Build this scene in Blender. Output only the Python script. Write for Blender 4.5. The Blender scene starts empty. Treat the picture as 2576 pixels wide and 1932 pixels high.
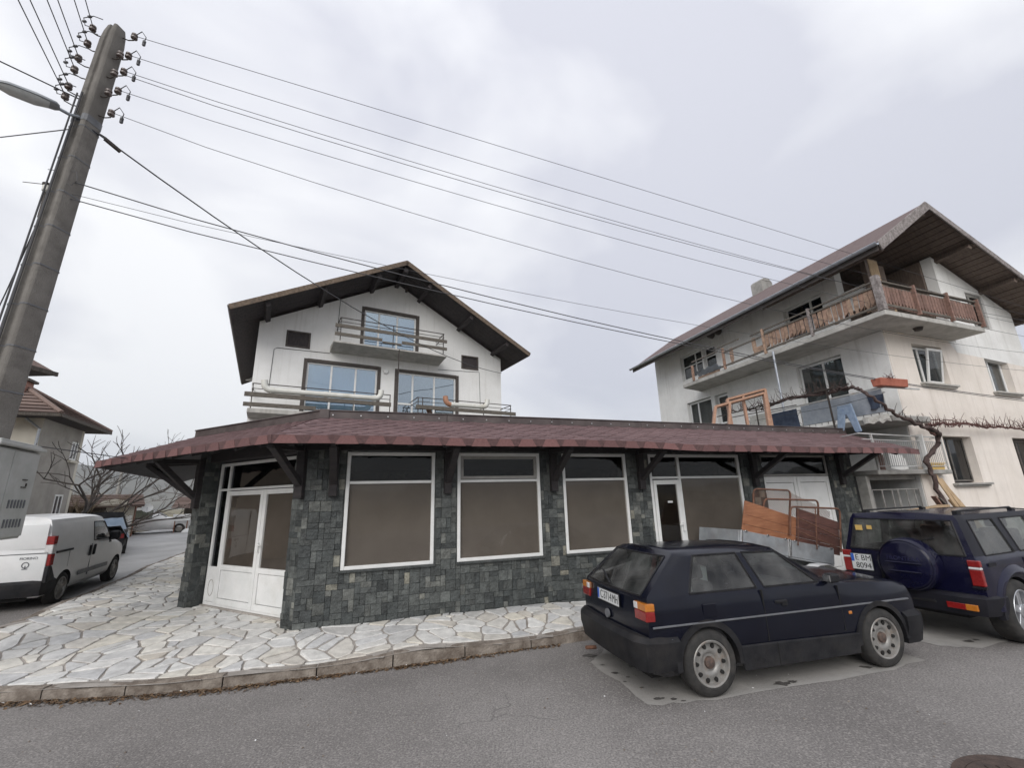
import bpy, bmesh, math, random
from math import sin, cos, pi, radians, sqrt, atan2, hypot
from mathutils import Vector, Matrix
random.seed(11)
SC = bpy.context.scene
COL = SC.collection

# ------------------------------------------------------------------ camera
PITCH, ROLL, CAMH, FPX = 0.25695, -0.0277, 2.0796, 1095.86
_F = Vector((0, cos(PITCH), sin(PITCH)))
_R = Vector((1, 0, 0))
_U = _R.cross(_F)
_R2 = cos(ROLL) * _R + sin(ROLL) * _U
_U2 = -sin(ROLL) * _R + cos(ROLL) * _U
cam_data = bpy.data.cameras.new('camera')
cam = bpy.data.objects.new('camera', cam_data)
COL.objects.link(cam)
cam.matrix_world = Matrix(((_R2.x, _U2.x, -_F.x, 0), (_R2.y, _U2.y, -_F.y, 0), (_R2.z, _U2.z, -_F.z, CAMH), (0, 0, 0, 1)))
cam_data.sensor_width = 36
cam_data.lens = FPX / 2576 * 36
cam_data.clip_start = 0.05
cam_data.clip_end = 6000
SC.camera = cam

# ------------------------------------------------------------------ world, sun, exposure
SUN_EL, SUN_AZ = radians(33), radians(192)     # azimuth clockwise from +Y
world = bpy.data.worlds.new('World')
SC.world = world
world.use_nodes = True
nt = world.node_tree
nt.nodes.clear()
wout = nt.nodes.new('ShaderNodeOutputWorld')
wbg = nt.nodes.new('ShaderNodeBackground')
wbg.inputs['Strength'].default_value = 0.12
sky = nt.nodes.new('ShaderNodeTexSky')
sky.sky_type = 'NISHITA'
sky.sun_disc = False
sky.sun_elevation = SUN_EL
sky.sun_rotation = SUN_AZ
wtc = nt.nodes.new('ShaderNodeTexCoord')
wmap = nt.nodes.new('ShaderNodeMapping')
wmap.inputs['Scale'].default_value = (1.1, 1.0, 1.9)
wmap.inputs['Location'].default_value = (0.55, 0.2, 0.1)
wno = nt.nodes.new('ShaderNodeTexNoise')
wno.inputs['Scale'].default_value = 1.7
wno.inputs['Detail'].default_value = 5.0
wno.inputs['Roughness'].default_value = 0.48
wno.inputs['Distortion'].default_value = 0.35
wramp = nt.nodes.new('ShaderNodeValToRGB')
wramp.color_ramp.elements[0].position = 0.38
wramp.color_ramp.elements[0].color = (0.655, 0.665, 0.735, 1)
wramp.color_ramp.elements[1].position = 0.62
wramp.color_ramp.elements[1].color = (0.98, 0.985, 1.0, 1)
# overcast grading: brighter overhead than at the horizon, everywhere round
wsep = nt.nodes.new('ShaderNodeSeparateXYZ')
wgr = nt.nodes.new('ShaderNodeMapRange')
wgr.inputs['From Min'].default_value = 0.0
wgr.inputs['From Max'].default_value = 1.0
wgr.inputs['To Min'].default_value = 5.25
wgr.inputs['To Max'].default_value = 7.7
wmul = nt.nodes.new('ShaderNodeVectorMath')
wmul.operation = 'MULTIPLY'
wmix = nt.nodes.new('ShaderNodeMix')
wmix.data_type = 'RGBA'
wmix.inputs['Factor'].default_value = 0.93
L = nt.links.new
L(wtc.outputs['Generated'], wmap.inputs['Vector'])
L(wmap.outputs['Vector'], wno.inputs['Vector'])
L(wno.outputs['Fac'], wramp.inputs['Fac'])
L(wtc.outputs['Generated'], wsep.inputs['Vector'])
L(wsep.outputs['Z'], wgr.inputs['Value'])
L(wramp.outputs['Color'], wmul.inputs[0])
L(wgr.outputs['Result'], wmul.inputs[1])
L(sky.outputs['Color'], wmix.inputs['A'])
L(wmul.outputs['Vector'], wmix.inputs['B'])
L(wmix.outputs['Result'], wbg.inputs['Color'])
L(wbg.outputs['Background'], wout.inputs['Surface'])

sd = bpy.data.lights.new('sun', 'SUN')
sd.energy = 1.5
sd.angle = radians(40)
sd.color = (1.0, 0.97, 0.93)
sun = bpy.data.objects.new('sun', sd)
COL.objects.link(sun)
sun.rotation_euler = Vector((-sin(SUN_AZ) * cos(SUN_EL), -cos(SUN_AZ) * cos(SUN_EL), -sin(SUN_EL))).to_track_quat('-Z', 'Y').to_euler()
SC.view_settings.view_transform = 'Standard'
SC.view_settings.look = 'None'
SC.view_settings.exposure = 0.52
SC.view_settings.gamma = 1.0
SC.view_settings.use_curve_mapping = False

# ------------------------------------------------------------------ materials
MATS = {}
def nodes_of(name):
    m = bpy.data.materials.new(name)
    m.use_nodes = True
    t = m.node_tree
    b = t.nodes['Principled BSDF']
    return m, t, b
def rgb(c):
    return (c[0], c[1], c[2], 1) if not isinstance(c, (int, float)) else (c, c, c, 1)
def mat(name, c1, c2=None, scale=6.0, rough=0.75, bump=0.0, bscale=None, metal=0.0, detail=4.0, lo=0.35, hi=0.65, stretch=None, rnd=0.0, c3=None, s3=1.2, f3=0.5, spec=0.5, coat=0.0, streak=None):
    """procedural material: two-tone noise, optional large stains (c3), optional random tint per object and island, bump"""
    if name in MATS: return MATS[name]
    m, t, b = nodes_of(name)
    N, Lk = t.nodes.new, t.links.new
    b.inputs['Roughness'].default_value = rough
    b.inputs['Metallic'].default_value = metal
    b.inputs['Specular IOR Level'].default_value = spec
    if coat: 
        b.inputs['Coat Weight'].default_value = coat
        b.inputs['Coat Roughness'].default_value = 0.08
    tc = N('ShaderNodeTexCoord')
    vec = tc.outputs['Object']
    if stretch:
        mp = N('ShaderNodeMapping'); mp.inputs['Scale'].default_value = stretch
        Lk(vec, mp.inputs['Vector']); vec = mp.outputs['Vector']
    if rnd:
        oi = N('ShaderNodeObjectInfo'); ge = N('ShaderNodeNewGeometry')
        ad = N('ShaderNodeMath'); ad.operation = 'ADD'
        Lk(oi.outputs['Random'], ad.inputs[0]); Lk(ge.outputs['Random Per Island'], ad.inputs[1])
        fr = N('ShaderNodeMath'); fr.operation = 'FRACT'; Lk(ad.outputs[0], fr.inputs[0])
        # shift the texture so that pieces do not repeat
        sh = N('ShaderNodeVectorMath'); sh.operation = 'ADD'
        mu = N('ShaderNodeMath'); mu.operation = 'MULTIPLY'; mu.inputs[1].default_value = 37.0
        Lk(fr.outputs[0], mu.inputs[0]); Lk(vec, sh.inputs[0]); Lk(mu.outputs[0], sh.inputs[1]); vec = sh.outputs['Vector']
    no = N('ShaderNodeTexNoise'); no.inputs['Scale'].default_value = scale; no.inputs['Detail'].default_value = detail
    no.inputs['Roughness'].default_value = 0.6
    Lk(vec, no.inputs['Vector'])
    rp = N('ShaderNodeValToRGB')
    rp.color_ramp.elements[0].position = lo; rp.color_ramp.elements[1].position = hi
    rp.color_ramp.elements[0].color = rgb(c1); rp.color_ramp.elements[1].color = rgb(c2 if c2 is not None else c1)
    Lk(no.outputs['Fac'], rp.inputs['Fac'])
    colo = rp.outputs['Color']
    if c3 is not None:
        n3 = N('ShaderNodeTexNoise'); n3.inputs['Scale'].default_value = s3; n3.inputs['Detail'].default_value = 5
        n3.inputs['Roughness'].default_value = 0.65
        Lk(tc.outputs['Object'], n3.inputs['Vector'])
        r3 = N('ShaderNodeMapRange'); r3.inputs['From Min'].default_value = 0.5; r3.inputs['From Max'].default_value = 0.72
        r3.inputs['To Max'].default_value = f3
        Lk(n3.outputs['Fac'], r3.inputs['Value'])
        mx = N('ShaderNodeMix'); mx.data_type = 'RGBA'; mx.inputs['B'].default_value = rgb(c3)
        Lk(r3.outputs['Result'], mx.inputs['Factor']); Lk(colo, mx.inputs['A']); colo = mx.outputs['Result']
    if streak is not None:
        ms = N('ShaderNodeMapping'); ms.inputs['Scale'].default_value = (2.6, 2.6, .16); Lk(tc.outputs['Object'], ms.inputs['Vector'])
        ns = N('ShaderNodeTexNoise'); ns.inputs['Scale'].default_value = 2.2; ns.inputs['Detail'].default_value = 7; ns.inputs['Roughness'].default_value = .62; Lk(ms.outputs['Vector'], ns.inputs['Vector'])
        rs_ = N('ShaderNodeMapRange'); rs_.inputs['From Min'].default_value = .53; rs_.inputs['From Max'].default_value = .75; rs_.inputs['To Max'].default_value = .6
        Lk(ns.outputs['Fac'], rs_.inputs['Value'])
        mk = N('ShaderNodeMix'); mk.data_type = 'RGBA'; mk.inputs['B'].default_value = rgb(streak)
        Lk(rs_.outputs['Result'], mk.inputs['Factor']); Lk(colo, mk.inputs['A']); colo = mk.outputs['Result']
    if rnd:
        hs = N('ShaderNodeHueSaturation')
        mr = N('ShaderNodeMapRange'); mr.inputs['To Min'].default_value = 1 - rnd; mr.inputs['To Max'].default_value = 1 + rnd
        Lk(fr.outputs[0], mr.inputs['Value']); Lk(mr.outputs['Result'], hs.inputs['Value']); Lk(colo, hs.inputs['Color'])
        colo = hs.outputs['Color']
    Lk(colo, b.inputs['Base Color'])
    if bump:
        nb = N('ShaderNodeTexNoise'); nb.inputs['Scale'].default_value = bscale or scale * 4; nb.inputs['Detail'].default_value = 6
        Lk(vec, nb.inputs['Vector'])
        bp = N('ShaderNodeBump'); bp.inputs['Strength'].default_value = bump; bp.inputs['Distance'].default_value = 0.02
        Lk(nb.outputs['Fac'], bp.inputs['Height']); Lk(bp.outputs['Normal'], b.inputs['Normal'])
    MATS[name] = m
    return m
def ramp_mat(name, stops, scale=8.0, rough=0.8, bump=0.3, bscale=40, amount=0.25):
    """each piece takes its own colour off a ramp of stops [(pos, colour)], plus grain"""
    m, t, b = nodes_of(name)
    N, Lk = t.nodes.new, t.links.new
    b.inputs['Roughness'].default_value = rough
    oi = N('ShaderNodeObjectInfo'); ge = N('ShaderNodeNewGeometry'); ad = N('ShaderNodeMath'); ad.operation = 'ADD'
    Lk(oi.outputs['Random'], ad.inputs[0]); Lk(ge.outputs['Random Per Island'], ad.inputs[1])
    fr = N('ShaderNodeMath'); fr.operation = 'FRACT'; Lk(ad.outputs[0], fr.inputs[0])
    rp = N('ShaderNodeValToRGB')
    cr = rp.color_ramp
    while len(cr.elements) < len(stops): cr.elements.new(0.5)
    for e, (p, c) in zip(cr.elements, stops): e.position = p; e.color = rgb(c)
    Lk(fr.outputs[0], rp.inputs['Fac'])
    tc = N('ShaderNodeTexCoord'); sh = N('ShaderNodeVectorMath'); sh.operation = 'ADD'
    mu = N('ShaderNodeMath'); mu.operation = 'MULTIPLY'; mu.inputs[1].default_value = 53.0
    Lk(fr.outputs[0], mu.inputs[0]); Lk(tc.outputs['Object'], sh.inputs[0]); Lk(mu.outputs[0], sh.inputs[1])
    no = N('ShaderNodeTexNoise'); no.inputs['Scale'].default_value = scale; no.inputs['Detail'].default_value = 6; no.inputs['Roughness'].default_value = 0.65
    Lk(sh.outputs['Vector'], no.inputs['Vector'])
    mr = N('ShaderNodeMapRange'); mr.inputs['From Min'].default_value = 0.3; mr.inputs['From Max'].default_value = 0.7
    mr.inputs['To Min'].default_value = 1 - amount; mr.inputs['To Max'].default_value = 1 + amount
    Lk(no.outputs['Fac'], mr.inputs['Value'])
    hs = N('ShaderNodeHueSaturation'); Lk(mr.outputs['Result'], hs.inputs['Value']); Lk(rp.outputs['Color'], hs.inputs['Color'])
    Lk(hs.outputs['Color'], b.inputs['Base Color'])
    nb = N('ShaderNodeTexNoise'); nb.inputs['Scale'].default_value = bscale; nb.inputs['Detail'].default_value = 6
    Lk(sh.outputs['Vector'], nb.inputs['Vector'])
    bp = N('ShaderNodeBump'); bp.inputs['Strength'].default_value = bump; bp.inputs['Distance'].default_value = 0.02
    Lk(nb.outputs['Fac'], bp.inputs['Height']); Lk(bp.outputs['Normal'], b.inputs['Normal'])
    MATS[name] = m
    return m
def glass(name, tint=(0.6, 0.65, 0.65), refl=(1, 1, 1), rough=0.02, ior=1.5, f=None, dust=0):
    if name in MATS: return MATS[name]
    m = bpy.data.materials.new(name); m.use_nodes = True
    t = m.node_tree; t.nodes.clear(); N, Lk = t.nodes.new, t.links.new
    o = N('ShaderNodeOutputMaterial'); mx = N('ShaderNodeMixShader'); g = N('ShaderNodeBsdfGlossy'); tr = N('ShaderNodeBsdfTransparent')
    g.inputs['Roughness'].default_value = rough; g.inputs['Color'].default_value = rgb(refl); tr.inputs['Color'].default_value = rgb(tint)
    fr = N('ShaderNodeFresnel'); fr.inputs['IOR'].default_value = ior
    # a ray leaving the pane through its back face passes straight on
    ge = N('ShaderNodeNewGeometry'); iv = N('ShaderNodeMath'); iv.operation = 'SUBTRACT'; iv.inputs[0].default_value = 1.0
    mm = N('ShaderNodeMath'); mm.operation = 'MULTIPLY'
    Lk(ge.outputs['Backfacing'], iv.inputs[1]); Lk(iv.outputs[0], mm.inputs[0])
    if f is None: fr.inputs['IOR'].default_value = ior; Lk(fr.outputs[0], mm.inputs[1])
    else: mm.inputs[1].default_value = f
    Lk(mm.outputs[0], mx.inputs[0])
    tcn = N('ShaderNodeTexCoord'); nb = N('ShaderNodeTexNoise'); nb.inputs['Scale'].default_value = 1.3; nb.inputs['Detail'].default_value = 1
    bp = N('ShaderNodeBump'); bp.inputs['Strength'].default_value = 0.04; bp.inputs['Distance'].default_value = 0.1
    Lk(tcn.outputs['Object'], nb.inputs['Vector']); Lk(nb.outputs['Fac'], bp.inputs['Height']); Lk(bp.outputs['Normal'], g.inputs['Normal'])
    Lk(tr.outputs[0], mx.inputs[1]); Lk(g.outputs[0], mx.inputs[2]); 
    last = mx
    if dust:
        df = N('ShaderNodeBsdfDiffuse'); df.inputs['Color'].default_value = (.32, .32, .31, 1); m2 = N('ShaderNodeMixShader')
        dn = N('ShaderNodeTexNoise'); dn.inputs['Scale'].default_value = 3; dr = N('ShaderNodeMapRange'); dr.inputs['From Min'].default_value = .3; dr.inputs['From Max'].default_value = .75; dr.inputs['To Max'].default_value = dust * 2
        Lk(tcn.outputs['Object'], dn.inputs['Vector']); Lk(dn.outputs['Fac'], dr.inputs['Value']); Lk(dr.outputs['Result'], m2.inputs[0]); Lk(mx.outputs[0], m2.inputs[1]); Lk(df.outputs[0], m2.inputs[2]); last = m2
    Lk(last.outputs[0], o.inputs['Surface'])
    MATS[name] = m
    return m

# ------------------------------------------------------------------ mesh builder
class MB:
    """collects boxes, prisms, tubes, lathes; build() links them as ONE mesh object"""
    def __init__(s, M=None):
        s.v = []; s.f = []; s.mi = []; s.M = M or Matrix()
    def add(s, vs, fs, mi=0, M=None):
        o = len(s.v)
        T = s.M if M is None else s.M @ M
        s.v += [T @ Vector(p) for p in vs]
        s.f += [tuple(i + o for i in f) for f in fs]
        s.mi += [mi] * len(fs)
        return s
    def box(s, x0, x1, y0, y1, z0, z1, mi=0, M=None):
        if x0 > x1: x0, x1 = x1, x0
        if y0 > y1: y0, y1 = y1, y0
        if z0 > z1: z0, z1 = z1, z0
        return s.add([(x0, y0, z0), (x1, y0, z0), (x1, y1, z0), (x0, y1, z0), (x0, y0, z1), (x1, y0, z1), (x1, y1, z1), (x0, y1, z1)],
                     [(0, 3, 2, 1), (4, 5, 6, 7), (0, 1, 5, 4), (1, 2, 6, 5), (2, 3, 7, 6), (3, 0, 4, 7)], mi, M)
    def beam(s, a, b, w, h, up=(0, 0, 1), mi=0):
        a = Vector(a); b = Vector(b); d = (b - a).normalized(); up = Vector(up)
        x = d.cross(up)
        if x.length < 1e-4: x = d.cross(Vector((1, 0, 0)))
        x.normalize(); y = x.cross(d)
        vs = []
        for p in (a, b):
            for sx, sy in ((-1, -1), (1, -1), (1, 1), (-1, 1)): vs.append(p + x * (sx * w / 2) + y * (sy * h / 2))
        return s.add(vs, [(0, 1, 2, 3), (7, 6, 5, 4), (0, 4, 5, 1), (1, 5, 6, 2), (2, 6, 7, 3), (3, 7, 4, 0)], mi)
    def prism(s, poly, d0, d1, axis='y', mi=0, M=None):
        """poly of 2D points extruded along axis from d0 to d1. axis y: (x,z); z: (x,y); x: (y,z)"""
        n = len(poly)
        def P(p, d):
            return (p[0], d, p[1]) if axis == 'y' else ((p[0], p[1], d) if axis == 'z' else (d, p[0], p[1]))
        vs = [P(p, d0) for p in poly] + [P(p, d1) for p in poly]
        fs = [tuple(range(n)), tuple(range(2 * n - 1, n - 1, -1))] + [(i, i + n, (i + 1) % n + n, (i + 1) % n) for i in range(n)]
        return s.add(vs, fs, mi, M)
    def slab(s, pts, thick, n=None, mi=0):
        """planar polygon in 3D given thickness along -normal (or along n)"""
        pts = [Vector(p) for p in pts]
        if n is None:
            n = Vector((0, 0, 0))
            for i in range(len(pts)):
                a, b = pts[i], pts[(i + 1) % len(pts)]
                n += a.cross(b)
            n.normalize()
        else: n = Vector(n)
        k = len(pts)
        vs = pts + [p - n * thick for p in pts]
        return s.add(vs, [tuple(range(k)), tuple(range(2 * k - 1, k - 1, -1))] + [(i, i + k, (i + 1) % k + k, (i + 1) % k) for i in range(k)], mi)
    def tube(s, pts, r, n=6, mi=0, cap=True):
        pts = [Vector(p) for p in pts]; m = len(pts)
        rs = r if isinstance(r, (list, tuple)) else [r] * m
        ref = None; vs = []; fs = []
        for i, p in enumerate(pts):
            d = (pts[min(i + 1, m - 1)] - pts[max(i - 1, 0)])
            if d.length < 1e-9: d = Vector((0, 0, 1))
            d.normalize()
            if ref is None:
                ref = d.orthogonal().normalized()
            ref = (ref - d * ref.dot(d))
            if ref.length < 1e-6: ref = d.orthogonal()
            ref.normalize(); q = d.cross(ref)
            for k in range(n):
                a = 2 * pi * k / n
                vs.append(p + (ref * cos(a) + q * sin(a)) * rs[i])
        for i in range(m - 1):
            for k in range(n):
                fs.append((i * n + k, i * n + (k + 1) % n, (i + 1) * n + (k + 1) % n, (i + 1) * n + k))
        if cap:
            fs.append(tuple(range(n - 1, -1, -1))); fs.append(tuple(range((m - 1) * n, m * n)))
        return s.add(vs, fs, mi)
    def lathe(s, prof, n=24, axis='z', c=(0, 0, 0), mi=0, M=None, close=False, cap=True):
        """prof: list of (radius, height)"""
        vs = []; fs = []; m = len(prof)
        for (r, h) in prof:
            for k in range(n):
                a = 2 * pi * k / n
                x, y = r * cos(a), r * sin(a)
                vs.append({'z': (c[0] + x, c[1] + y, c[2] + h), 'y': (c[0] + x, c[1] + h, c[2] + y), 'x': (c[0] + h, c[1] + x, c[2] + y)}[axis])
        for i in range(m - 1 if not close else m):
            i2 = (i + 1) % m
            for k in range(n):
                fs.append((i * n + k, i * n + (k + 1) % n, i2 * n + (k + 1) % n, i2 * n + k))
        if not close and cap:
            if prof[0][0] > 1e-6: fs.append(tuple(range(n - 1, -1, -1)))
            if prof[-1][0] > 1e-6: fs.append(tuple(range((m - 1) * n, m * n)))
        return s.add(vs, fs, mi, M)
    def mesh(s, name, mats, smooth=None, bev=0, seg=1, fixn=True, weld=False):
        me = bpy.data.meshes.new(name)
        me.from_pydata([tuple(v) for v in s.v], [], s.f)
        for m in (mats if isinstance(mats, (list, tuple)) else [mats]): me.materials.append(m)
        me.polygons.foreach_set('material_index', s.mi)
        if fixn or bev or weld:
            bm = bmesh.new(); bm.from_mesh(me)
            if weld: bmesh.ops.remove_doubles(bm, verts=bm.verts, dist=1e-4)
            if fixn: bmesh.ops.recalc_face_normals(bm, faces=bm.faces)
            if bev:
                ed = [e for e in bm.edges if len(e.link_faces) == 2 and e.calc_face_angle(0) > 0.5]
                bmesh.ops.bevel(bm, geom=ed, offset=bev, segments=seg, affect='EDGES', profile=0.6, clamp_overlap=True)
            bm.to_mesh(me); bm.free()
        if smooth:
            me.polygons.foreach_set('use_smooth', [True] * len(me.polygons))
            me.set_sharp_from_angle(angle=radians(smooth))
        me.update()
        return me
    def build(s, name, mats, parent=None, **k):
        o = bpy.data.objects.new(name, s.mesh(name, mats, **k))
        COL.objects.link(o)
        if parent is not None: o.parent = parent
        return o
def tag(o, label=None, cat=None, group=None, kind=None):
    if label: o['label'] = label
    if cat: o['category'] = cat
    if group: o['group'] = group
    if kind: o['kind'] = kind
    return o
def thing(name, label, cat, loc=(0, 0, 0), rz=0, group=None):
    o = bpy.data.objects.new(name, None)
    COL.objects.link(o)
    o.empty_display_size = 0.3
    o.location = loc; o.rotation_euler = (0, 0, rz)
    return tag(o, label, cat, group)
def linkdup(me, name, parent, M=None):
    o = bpy.data.objects.new(name, me); COL.objects.link(o)
    if parent is not None: o.parent = parent
    if M is not None: o.matrix_local = M
    return o
def cut(o, cutter_mb, mats=()):
    """boolean difference, baked into the mesh"""
    c = cutter_mb.build('cutter', list(mats) or o.data.materials[0])
    c.parent = None
    c.matrix_world = Matrix()
    par = o.parent; o.parent = None
    m = o.modifiers.new('b', 'BOOLEAN'); m.operation = 'DIFFERENCE'; m.object = c; m.solver = 'EXACT'
    if mats:
        m.material_mode = 'TRANSFER'
    dg = bpy.context.evaluated_depsgraph_get()
    me = bpy.data.meshes.new_from_object(o.evaluated_get(dg))
    if len(me.polygons) < len(o.data.polygons) * .6:
        m.use_self = True
        me = bpy.data.meshes.new_from_object(o.evaluated_get(bpy.context.evaluated_depsgraph_get()))
    if len(me.polygons) < len(o.data.polygons) * .6:
        m.solver = 'FAST'
        me = bpy.data.meshes.new_from_object(o.evaluated_get(bpy.context.evaluated_depsgraph_get()))
    o.modifiers.clear(); old = o.data; o.data = me
    bpy.data.objects.remove(c)
    o.parent = par
    return o
def split_by_mat(o, idx):
    """take the faces with material index idx out of o: returns list of (center, mesh) per connected region"""
    bm = bmesh.new(); bm.from_mesh(o.data)
    fs = [f for f in bm.faces if f.material_index == idx]
    seen = set(); regs = []
    for f in fs:
        if f in seen: continue
        st = [f]; seen.add(f); reg = []
        while st:
            g = st.pop(); reg.append(g)
            for e in g.edges:
                for h in e.link_faces:
                    if h.material_index == idx and h not in seen: seen.add(h); st.append(h)
        regs.append(reg)
    out = []
    for reg in regs:
        vm = {}; vs = []; ff = []
        for f in reg:
            r = []
            for v in f.verts:
                if v not in vm: vm[v] = len(vs); vs.append(v.co.copy())
                r.append(vm[v])
            ff.append(r)
        cen = sum(vs, Vector()) / len(vs)
        out.append((cen, vs, ff))
    bmesh.ops.delete(bm, geom=fs, context='FACES')
    bm.to_mesh(o.data); bm.free()
    return out
def text_mesh(name, body, size, material, parent, M, ext=0.001, sx=1.0, align='CENTER'):
    cu = bpy.data.curves.new(name, 'FONT'); cu.body = body; cu.size = size; cu.extrude = ext
    cu.align_x = align; cu.align_y = 'CENTER'
    t = bpy.data.objects.new(name, cu); COL.objects.link(t)
    me = bpy.data.meshes.new_from_object(t.evaluated_get(bpy.context.evaluated_depsgraph_get()))
    bpy.data.objects.remove(t)
    for v in me.vertices: v.co.x *= sx
    me.materials.clear(); me.materials.append(material)
    o = bpy.data.objects.new(name, me); COL.objects.link(o); o.parent = parent; o.matrix_local = M
    return o
def clip_poly(poly, nx, ny, d):
    """keep nx*x+ny*y<=d"""
    out = []
    for i in range(len(poly)):
        a, b = poly[i], poly[(i + 1) % len(poly)]
        da, db = nx * a[0] + ny * a[1] - d, nx * b[0] + ny * b[1] - d
        if da <= 0: out.append(a)
        if (da < 0 < db) or (db < 0 < da):
            t = da / (da - db); out.append((a[0] + (b[0] - a[0]) * t, a[1] + (b[1] - a[1]) * t))
    return out
def area2(p):
    return 0.5 * sum(p[i][0] * p[(i + 1) % len(p)][1] - p[(i + 1) % len(p)][0] * p[i][1] for i in range(len(p)))
def inset_poly(p, d):
    """inward offset of a convex ccw polygon by clipping"""
    q = list(p)
    for i in range(len(p)):
        a, b = p[i], p[(i + 1) % len(p)]
        ex, ey = b[0] - a[0], b[1] - a[1]; l = hypot(ex, ey)
        if l < 1e-6: continue
        nx, ny = ey / l, -ex / l
        q = clip_poly(q, nx, ny, nx * a[0] + ny * a[1] - d)
        if len(q) < 3: return []
    return q
def lerp(a, b, t): return a + (b - a) * t
def smooth01(t):
    t = max(0.0, min(1.0, t)); return t * t * (3 - 2 * t)
def frame_M(origin, ang, base=None):
    M = Matrix.Translation(Vector(origin)) @ Matrix.Rotation(ang, 4, 'Z')
    return (base.inverted() @ M) if base is not None else M

# window: frame part with panes as sub-parts (wall-local: x along, y inwards, z up)
def window(parent, M, u0, u1, z0, z1, v=0.1, fw=0.06, mull=(), trans=(), m_frame=None, m_glass=None, back=None, m_back=None, fd=0.06, name='window', label=None, backd=0.12):
    b = MB(M)
    b.box(u0, u0 + fw, v, v + fd, z0, z1); b.box(u1 - fw, u1, v, v + fd, z0, z1)
    b.box(u0 + fw, u1 - fw, v, v + fd, z0, z0 + fw); b.box(u0 + fw, u1 - fw, v, v + fd, z1 - fw, z1)
    us = [u0 + fw] + [x for m in mull for x in (m - fw * 0.5, m + fw * 0.5)] + [u1 - fw]
    zs = [z0 + fw] + [x for m in trans for x in (m - fw * 0.4, m + fw * 0.4)] + [z1 - fw]
    for m in mull: b.box(m - fw * 0.5, m + fw * 0.5, v + .002, v + fd - .002, z0 + fw, z1 - fw)
    for m in trans:
        for i in range(0, len(us), 2): b.box(us[i], us[i + 1], v + .004, v + fd - .004, m - fw * 0.4, m + fw * 0.4)
    w = b.build(name, m_frame, parent, bev=0.006)
    if label: w['label'] = label
    for i in range(0, len(us), 2):
        for j in range(0, len(zs), 2):
            p = MB(M); p.box(us[i] - .004, us[i + 1] + .004, v + fd * .45, v + fd * .45 + .008, zs[j] - .004, zs[j + 1] + .004)
            p.build('pane', m_glass, w)
    if back:
        p = MB(M)
        if back == 'curtain':
            n = max(8, int((u1 - u0) / 0.07)); vs = []; fs = []
            for i in range(n + 1):
                x = u0 + .02 + (u1 - u0 - .04) * i / n; yy = v + backd + .02 * sin(i * 2.4) + .008 * sin(i * 5.1)
                vs += [(x, yy, z0 + .01), (x, yy, z1 - .01)]
            fs = [(2 * i, 2 * i + 2, 2 * i + 3, 2 * i + 1) for i in range(n)]
            p.add(vs, fs); p.build('curtain', m_back, w, smooth=60, fixn=False)
        else:
            p.box(u0 + .01, u1 - .01, v + backd, v + backd + .01, z0 + .01, z1 - .01); p.build(back, m_back, w)
    return w
# ------------------------------------------------------------------ ground, roads, pavement
S0 = Vector((-2.7963, 7.3792, 0)); SANG = 0.33846
SD = Vector((cos(SANG), sin(SANG), 0)); SN = Vector((sin(SANG), -cos(SANG), 0))
def shop_w(u, off, z=0): return S0 + SD * u + SN * off + Vector((0, 0, z))
KERB = [(-14, 5.2), (-8.3, 5.5), (-7.0, 5.56), (-5.96, 5.62), (-4.9, 5.68), (-4.17, 5.74), (-3.4, 5.88), (-2.55, 6.12), (-1.86, 6.30), (-0.75, 6.66), (-0.07, 6.90), (0.9, 7.22), (3.0, 7.86), (6.0, 8.75), (14, 11.2), (40, 19)]
KMAIN = [(-7.55, 5.62), (-7.0, 5.58)] + KERB[3:14]
KSIDE = [(-7.55, 5.62), (-8.05, 5.95), (-8.1, 6.6), (-7.95, 7.3), (-8.68, 8.95), (-9.55, 11.1), (-10.8, 13.6), (-11.75, 16.1), (-13.6, 20.0), (-16, 25), (-20, 33)]
def interp(pts, x, k=0):
    for a, b in zip(pts, pts[1:]):
        if (a[k] <= x <= b[k]): return lerp(a[1 - k], b[1 - k], (x - a[k]) / (b[k] - a[k]))
    return pts[0][1 - k] if x < pts[0][k] else pts[-1][1 - k]
def gz(x, y):
    w = smooth01((-6.2 - x) / 2.0)
    return w * (0.30 * smooth01((y - 4.5) / 4.0) + 0.02 * min(max(0, y - 8.5), 30))
_PZ = [(-5.96, 5.67, .12), (-4.2, 5.72, .12), (-2.55, 6.14, .12), (0, 6.95, .12), (3, 7.9, .12), (-3.0, 7.28, .27), (-1.5, 7.83, .265), (0, 8.35, .255), (3, 9.4, .235), (-5.97, 8.99, .28), (-4.4, 8.0, .275),
       (-7.0, 5.6, .13), (-7.55, 5.62, .17), (-8.05, 6.2, .27), (-7.95, 7.3, .40), (-8.68, 8.95, .42), (-9.55, 11.1, .45), (-10.8, 13.6, .49), (-11.75, 16.1, .53), (-13.6, 20, .61), (-7.6, 11.2, .36), (-16, 25, .7)]
def pz(x, y):
    s = 0; a = 0
    for (px, py, z) in _PZ:
        w = 1.0 / ((px - x) ** 2 + (py - y) ** 2 + 0.02) ** 1.5
        s += w; a += w * z
    return a / s
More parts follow.
